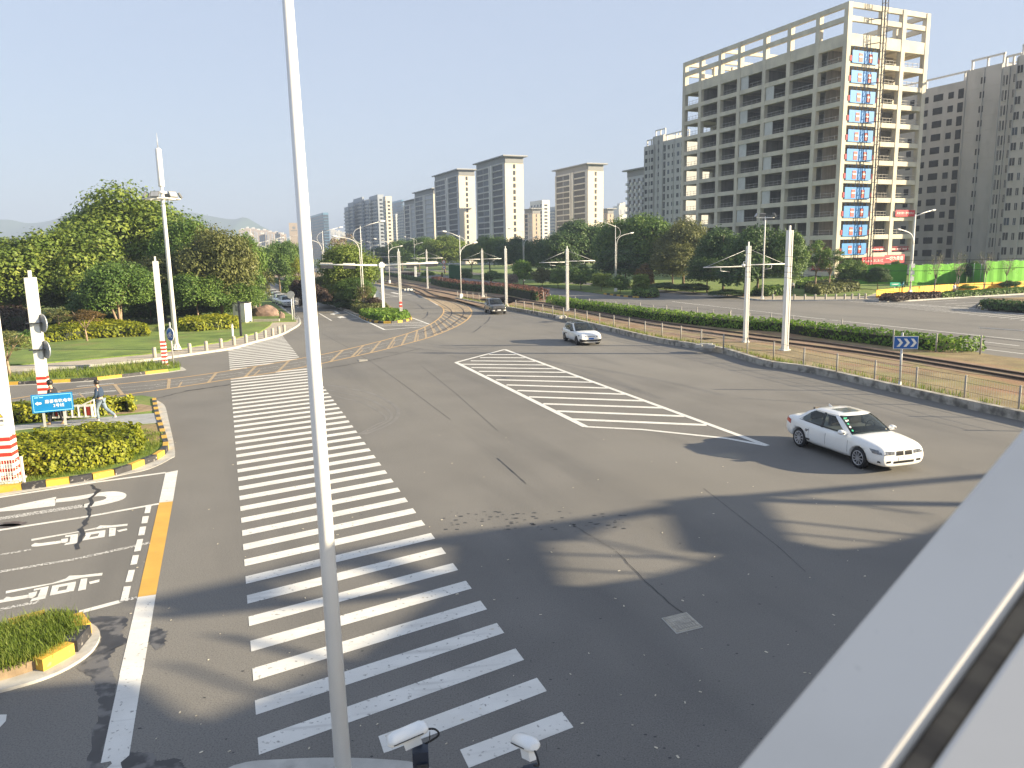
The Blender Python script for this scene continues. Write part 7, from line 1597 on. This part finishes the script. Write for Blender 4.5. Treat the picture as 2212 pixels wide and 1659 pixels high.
tower('smaller beige apartment tower, third from the right in the row of four flat roofs', 901, 940, 950, 510, 408, group=TG, detail=1)
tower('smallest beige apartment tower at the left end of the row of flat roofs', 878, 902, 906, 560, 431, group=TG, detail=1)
tower('low tan block between the two beige towers', 1135, 1151, 1168, 560, 452, wall=WALLT, dark=WALLC, detail=1)
tower('pale stepped block rising behind the low tan block', 1146, 1172, 1188, 680, 432, style='ribs', wall=WALLL, dark=WALLL, roof_over=False)
tower('thin bluish block at the left side of the free-standing beige tower', 1189, 1200, 1201, 760, 446, style='ribs', wall=WALLL, dark=WALLS, roof_over=False)
tower('low tan roofed block right of the free-standing beige tower', 1300, 1312, 1325, 540, 452, wall=WALLT, dark=WALLT, detail=1)
tower('low pale block beside the grey flats behind the trees', 1318, 1338, 1352, 620, 463, style='ribs', wall=WALLL, dark=WALLL, roof_over=False)
RG = 'ribbed blue-grey flats at the left of the towers'
for pl, pc, pr, Y, yt, w, lab in ((749, 758, 760, 700, 446, WALLS, 'lowest leftmost step of the ribbed blue-grey flats'), (757, 768, 770, 690, 436, WALLS, 'second step of the ribbed blue-grey flats'), (769, 788, 792, 680, 425, WALLS, 'broad grey step of the ribbed blue-grey flats'),
     (789, 802, 806, 670, 430, WALLL, 'light-striped slab within the ribbed blue-grey flats'), (803, 821, 834, 655, 420, WALLS, 'tall ribbed slab with a cream sunlit end wall'), (832, 838, 851, 640, 424, WALLB, 'cream-sided ribbed slab at the right of the blue-grey flats'), (850, 858, 866, 860, 462, WALLL, 'low pale block right of the cream-sided slab'), (862, 876, 880, 820, 446, WALLS, 'bluish block beside the smallest beige tower')):
    tower(lab, pl, pc, pr, Y, yt, style='ribs', wall=w, dark=WALLS if w is not WALLB else WALLL, roof_over=False, group=RG)
GLT = M('blue_glass_tower', (0.12, 0.24, 0.36), .25, .06, .05)
tower('slender blue glass tower peeping behind the ribbed flats', 851, 872, 876, 1150, 431, style='glass', fh=4, wall=GLT, dark=GLT, roof_over=False)
tower('broad blue glass office tower right of the near white pole', 675, 703, 714, 1100, 459, style='glass', fh=4, wall=GLT, dark=GLT, roof_over=False)
tw, c0_, L_, W_, H_ = tower('pale tan tower with an emblem near its top, left of the near white pole', 642, 643, 650, 1000, 484, style='none', wall=WALLT, dark=WALLT, roof_over=False, depth=20)
bpy.data.objects.remove([c for c in tw.children if c.name.startswith('shaded')][0])
# that tower shows its sunlit face to the camera
t = thing('office_tower', 'pale tan office tower with a round dark emblem, beside the near white pole', 'building', V3(col(634, 980), 980, 0)); o_ = V3(col(634, 980), 980, 0); wO = (645 - 626) / FPX * 980; zO = at(634, 481.5, 980).z
for ch in list(tw.children): bpy.data.objects.remove(ch)
bpy.data.objects.remove(tw)
mb = MB(); mb.box(o_ + V3(0, 10, zO / 2), (wO, 20, zO), R(14)); mb.build('wall', WALLT, t, o_)
Mo = Matrix.Rotation(R(14), 3, 'Z'); mb = MB(); ec = o_ + Mo @ V3(0, -.0, 0) + V3(0, 0, zO - 6); 
fc_ = o_ + V3(0, 10, 0) + Mo @ V3(0, -10.05, 0); mb.face([fc_ + Mo @ V3(2.0 * math.cos(a), 0, 0) + V3(0, 0, zO - 6 + 1.8 * math.sin(a)) for a in [k * .4488 for k in range(14)]]); mb.build('emblem', ROOFG, t, o_)
mb = MB(); mb.box(fc_ + V3(0, 0, zO - 9.5), (7.5, .1, 1.1), R(14)); mb.build('emblem_line', ROOFG, t, o_)
mb = MB(); mb.box(o_ + V3(0, 10, 0) + Mo @ V3(wO / 2 + .06, 0, zO * .5), (.1, 15, zO * .92), R(14)); mb.build('glazing', GLB, t, o_)
# hazy rows far down the left street
rr = random.Random(12); FG = 'far hazy apartment rows'
farl = [(-30, 10, 527, 1500), (8, 28, 531, 1400), (518, 532, 496, 1700), (530, 541, 493, 1600), (540, 556, 494, 1750), (553, 566, 497, 1650), (565, 580, 497, 1800), (578, 592, 501, 1700), (590, 606, 502, 1800), (603, 618, 505, 1750), (536, 546, 508, 1150), (560, 572, 506, 1200), (594, 603, 505, 1150), (606, 614, 507, 1250), (640, 652, 507, 900), (715, 728, 497, 1900), (726, 740, 500, 1800), (738, 750, 504, 1700), (1332, 1350, 444, 900), (1340, 1354, 442, 950)]
names = ['pale far block at the left edge above the trees', 'second pale far block at the left edge above the trees'] + ['hazy far apartment row beyond the left trees, %s from its left end' % ORD[i] for i in range(8)] + ['nearer tan block before the hazy row, %s from the left' % ORD[i] for i in range(4)] + ['tan block partly behind the near white pole, over the street trees'] + ['faint far block between the glass tower and the ribbed flats, %s from the left' % ORD[i] for i in range(3)] + ['pale far tower beside the grey flats, left one', 'pale far tower beside the grey flats, right one']
for (x0, x1, yt, Y), nm in zip(farl, names):
    c = V3(col((x0 + x1) / 2, Y), Y, 0); w = (x1 - x0) / FPX * Y; H = at((x0 + x1) / 2, yt, Y).z
    t = thing('far_apartment_block', nm, 'building', c, 0, FG); mb = MB(); mb.box(c + V3(0, 9, H / 2), (w, 18, H), R(14)); mb.build('wall', WALLT if 500 < x0 < 700 else WALLL, t, c)
    mb = MB(); n = max(2, int(w / 7)); Mo = Matrix.Rotation(R(14), 3, 'Z')
    for i in range(n): p = c + V3(0, 9, H * .47) + Mo @ V3(-w / 2 + w * (i + .5) / n, -9.05, 0); mb.box(p, (w / n * .35, .2, H * .9), R(14))
    mb.build('window_column', WALLC, t, c)
    mb = MB(); mb.box(c + V3(0, 9, H + 1.5), (w * .4, 8, 3), R(14)); mb.build('roof_house', WALLL, t, c)
# low pale wall seen behind the central tree
c = V3(col(735, 210), 210, 0); z1 = at(735, 542, 210).z; t = thing('low_building', 'low cream building with horizontal bands behind the central island tree', 'building', c)
mb = MB(); mb.box(c + V3(0, 5, z1 / 2), (11, 8, z1), R(8)); mb.build('wall', WALLB, t, c)
for f in (.35, .6, .82): mb = MB(); mb.box(c + V3(0, 1 - .06, z1 * f), (10.6, .15, z1 * .07), R(8)); mb.build('window_band', ROOFG, t, c)
# --- the grey unfinished flats (right) and (left of the frame)
rw = random.Random(21)
def grey_block(label, vols, fh, group=None, grid=True, roof=True):
    """vols: (left px, right px, distance at right end, top row px, [window columns as (share0, share1, sill, head, glass)])"""
    first = vols[0]; c_ = V3(col(first[1], first[2]), first[2], 0); t = thing('apartment_block', label, 'building', c_, 0, group); cnt = 0; rest = MB()
    for pl, pr, Y, yt, wins in vols:
        c0 = V3(col(pr, Y), Y, 0); LL = along(c0, UL, pl); H = at(pr, yt, Y).z; n_ = -UT
        mb = MB(); mb.box(c0 + UL * LL / 2 + UT * 7 + V3(0, 0, H / 2), (14, LL, H), yawB); mb.build('wall', WALLG, t, c_)
        nf = int((H - 1.5) / fh); b0 = H - 1.2 - nf * fh
        mb = MB()
        for k in range(nf + 1): fbox(mb, c0, UL, n_, .02, LL - .02, b0 + k * fh - .05, b0 + k * fh + .03, 0, .05)
        for f in (.0, .5, 1.0): fbox(mb, c0, UL, n_, max(0, LL * f - .12), min(LL, LL * f + .12), .0, H - .3, 0, .25)
        mb.build('floor_line', WALLG, t, c_)
        for k in range(nf):
            for f0, f1, s, hd, gl in wins:
                z0 = b0 + k * fh; g = gl if gl else (GLO if rw.random() < .55 else GLB if rw.random() < .35 else GLD)
                if z0 < 0: continue
                if cnt < 100:
                    mb = MB(); fbox(mb, c0, UL, n_, LL * f0, LL * f1, z0 + s, z0 + hd, .01, .06); w = mb.build('window', g, t, c_)
                    mb = MB(); m_ = (f0 + f1) / 2; fbox(mb, c0, UL, n_, LL * m_ - .04, LL * m_ + .04, z0 + s, z0 + hd, .06, .09); fbox(mb, c0, UL, n_, LL * f0 - .05, LL * f1 + .05, z0 + s - .12, z0 + s, .0, .18); mb.build('frame', WFR, w, c_); cnt += 1
                else: fbox(rest, c0, UL, n_, LL * f0, LL * f1, z0 + s, z0 + hd, .01, .06)
        if roof:
            mb = MB(); zt = H + 2.2
            for f in (.06, .5, .94):
                for q in (1, 12): mb.box(c0 + UL * LL * f + UT * q + V3(0, 0, H + 1.1), (.4, .4, 2.2), yawB)
            for q in (1, 12): mb.beam(c0 + UL * .2 + UT * q + V3(0, 0, zt), c0 + UL * (LL - .2) + UT * q + V3(0, 0, zt), .4, .4)
            mb.build('roof_frame', WALLL, t, c_)
    if rest.v: tag(rest.build('window', GLO, t, c_), kind='stuff')
    return t
w3 = [(.08, .22, .9, 2.3, None), (.36, .62, .7, 2.4, None), (.74, .86, .8, 2.3, None)]
grey_block('grey unfinished apartment block at the right edge, stepping up to the right', [
  (2163, 2235, 164, 104, [(.10, .20, .5, 2.5, None), (.34, .48, .8, 2.4, None), (.62, .70, .8, 2.3, None), (.82, .97, .8, 2.4, None)]), (2132, 2166, 172, 138, [(.10, .24, .7, 2.4, None), (.45, .68, .5, 2.5, None), (.78, .88, .4, 2.6, None)]),
  (2060, 2133, 179, 136, [(.46, .58, .8, 2.2, None)]), (1890, 2062, 191, 173, [(.03, .09, .4, 2.6, GLO), (.14, .20, .8, 2.3, None), (.26, .37, .8, 2.4, None), (.43, .49, .8, 2.3, None), (.60, .66, .8, 2.3, None), (.76, .86, .8, 2.4, None)])], 3.15)
grey_block('grey unfinished apartment block behind the left end of the concrete frame', [
  (1429, 1476, 285, 294, [(.08, .18, .8, 2.3, None), (.26, .36, .8, 2.3, None), (.48, .58, .8, 2.3, None), (.70, .78, .8, 2.3, None), (.88, .97, .3, 2.6, GLO)]), (1408, 1430, 300, 290, [(.42, .58, .8, 2.3, None)]), (1390, 1410, 305, 312, [(.10, .30, .8, 2.3, None), (.42, .58, .8, 2.3, None), (.70, .92, .8, 2.3, None)])], 2.95)
tower('grey-blue balcony block with a flat dark roof at the left of the grey flats', 1354, 1392, 1393, 330, 364, style='ribs', wall=WALLC, dark=WALLC, detail=1)
# ================================================================== THE FOOTBRIDGE UNDER THE CAMERA
BRW = M('bridge_white_steel', (0.64, 0.60, 0.54), .5, .04, .8); mixin(BRW, (0.46, 0.43, 0.38), 2.5, .5, .8, .45, stretch=(1, 1, .4), seed=5); mixin(BRW, (0.42, 0.40, 0.36), 60, .68, .74, .3, seed=8); BRS = M('weathered_strip', (0.20, 0.16, 0.11), .8, .3, 2, coord='OBJ'); mixin(BRS, (0.07, 0.055, 0.04), 6, .42, .62, .9, stretch=(3, .6, 1), seed=2, rotz=R(35))
D_ = ray(3900, -1090).normalized()
def ip(px, py, dep): return Vector((0, 0, CAMZ)) + ray(px, py) * (dep / FPX)
P0, P1, P2, P3 = ip(1590, 1659, 1.00), ip(1923, 1659, .93), ip(2006, 1659, .915), ip(2500, 1659, .84)
t = thing('bridge_parapet', 'sloping white steel parapet of the footbridge, close at the lower right corner', 'parapet', P1); o_ = P1
def slab(name, A_, B_, mat, th, lo=-.55, hi=1.9, push=0.0):
    nrm = D_.cross(B_ - A_).normalized(); nrm = nrm if nrm.dot(Vector((0, 0, CAMZ)) - A_) > 0 else -nrm
    mb = MB(); a0, a1, b0, b1 = A_ + D_ * lo, A_ + D_ * hi, B_ + D_ * lo, B_ + D_ * hi; f = [v + nrm * push for v in (a0, a1, b1, b0)]; bk = [v - nrm * th for v in (a0, a1, b1, b0)]
    mb.face(f); mb.face(bk[::-1])
    for k in range(4): mb.face([f[(k + 1) % 4], f[k], bk[k], bk[(k + 1) % 4]])
    o = weld(mb.build(name, mat, t, o_)); md = o.modifiers.new('b', 'BEVEL'); md.width = .008; md.segments = 3; md.limit_method = 'ANGLE'; bake(o); return o
slab('upper_panel', P0, P1 - (P1 - P0) * .003, BRW, .10); slab('joint_strip', P1, P2, BRS, .05, push=-.012); slab('lower_panel', P2 + (P3 - P2) * .003, P3, BRW, .10)
# the bridge itself is unseen at the right; its members are shaped to throw the traced road shadow
SH = Vector((SUN_DIR.x, SUN_DIR.y, 0)) / SUN_DIR.z
def cast(px, py, z): g = G(px, py); return g + SH * z + V3(0, 0, z)
t = thing('footbridge', 'white steel footbridge with arched truss crossing on the right, unseen, shaped from its shadow', 'footbridge', (16, 6, 0)); o_ = Vector((16, 6, 0))
def member(name, pts, r, n=8): mb = MB(); mb.tube([cast(*p) for p in pts], r, n); mb.build(name, BRW, t, o_)
# dark mass of the deck and railings, then the lighter truss members above it
def plate(name, pts, z, th=.25):
    P_ = [cast(x, y, z) for x, y in pts]; mb = MB(); mb.prism([(p.x, p.y) for p in P_], z - th, z, bottom=True); mb.build(name, BRW, t, o_)
plate('deck', [(930, 1290), (1020, 1262), (1130, 1262), (1260, 1266), (1400, 1245), (1500, 1218), (1580, 1180), (1640, 1165), (1760, 1190), (1880, 1180), (1990, 1150), (2080, 1115), (2300, 1105), (2300, 1900), (900, 2050), (640, 1560), (760, 1420)], 5.2)
plate('deck_wing', [(340, 1660), (420, 1560), (760, 1420), (690, 1560), (900, 2000), (380, 1900)], 6.6)
plate('stair', [(-700, 1545), (215, 1470), (330, 1560), (360, 1760), (400, 2100), (-900, 2300)], 6.8)
member('arch_rib', [(330, 1305, 8.4), (560, 1255, 8.6), (800, 1190, 8.4), (1000, 1160, 8.0), (1300, 1122, 7.4), (1560, 1078, 6.8), (1800, 1058, 6.4), (2110, 1030, 6.0), (2400, 1010, 5.6)], .17)
member('arch_rib', [(1560, 1075, 6.8), (1760, 1085, 6.6), (2100, 1090, 6.2), (2300, 1100, 6.0)], .20)
member('hanger', [(760, 1200, 8.4), (960, 1270, 6.9)], .26); member('hanger', [(1100, 1150, 7.6), (1130, 1260, 6.0)], .28); member('hanger', [(1560, 1080, 6.8), (1610, 1170, 5.6)], .36); member('hanger', [(1500, 1085, 7.0), (1560, 1190, 5.6)], .30); member('hanger', [(1060, 1165, 7.4), (1075, 1265, 6.0)], .34)
member('brace', [(1700, 1070, 6.6), (1990, 1110, 6.0)], .05); member('brace', [(1640, 1120, 6.2), (2010, 1160, 5.5)], .06); member('brace', [(1640, 1145, 6.0), (1900, 1172, 5.4)], .05)
member('brace', [(1130, 1195, 7.2), (1480, 1205, 6.4)], .06); member('brace', [(1140, 1225, 6.8), (1400, 1240, 6.0)], .05); member('brace', [(1250, 1160, 7.4), (1500, 1215, 6.4)], .05)
member('hand_rail', [(340, 1330, 8.0), (560, 1310, 7.8), (800, 1290, 7.4), (960, 1270, 7.0)], .14); member('brace', [(470, 1370, 7.6), (760, 1440, 6.8)], .09); member('brace', [(360, 1430, 7.6), (560, 1500, 7.0)], .06)
plate('gusset', [(1040, 1160), (1290, 1128), (1200, 1165), (1110, 1172)], 7.4, .2); plate('gusset', [(340, 1300), (560, 1262), (560, 1300), (350, 1330)], 7.9, .2)
plate('gusset', [(960, 1215), (1100, 1180), (1105, 1262), (940, 1300)], 6.3, .2)
member('brace', [(1600, 860, 3.2), (1850, 876, 3.0)], .02)  # loose bar shaped to lay a thin shadow streak on the far lane
# ================================================================== HAZE
mb = MB(); mb.box((0, 1900, 109), (7400, 4600, 222)); hz_ = bpy.data.materials.new('haze'); hz_.use_nodes = True; n = hz_.node_tree
n.nodes.remove(n.nodes['Principled BSDF']); pv = n.nodes.new('ShaderNodeVolumePrincipled'); n.links.new(pv.outputs[0], n.nodes['Material Output'].inputs['Volume'])
pv.inputs['Color'].default_value = (0.42, 0.52, 0.72, 1); pv.inputs['Density'].default_value = 0.0004; pv.inputs['Anisotropy'].default_value = 0.0
tag(mb.build('haze', hz_), kind='stuff')
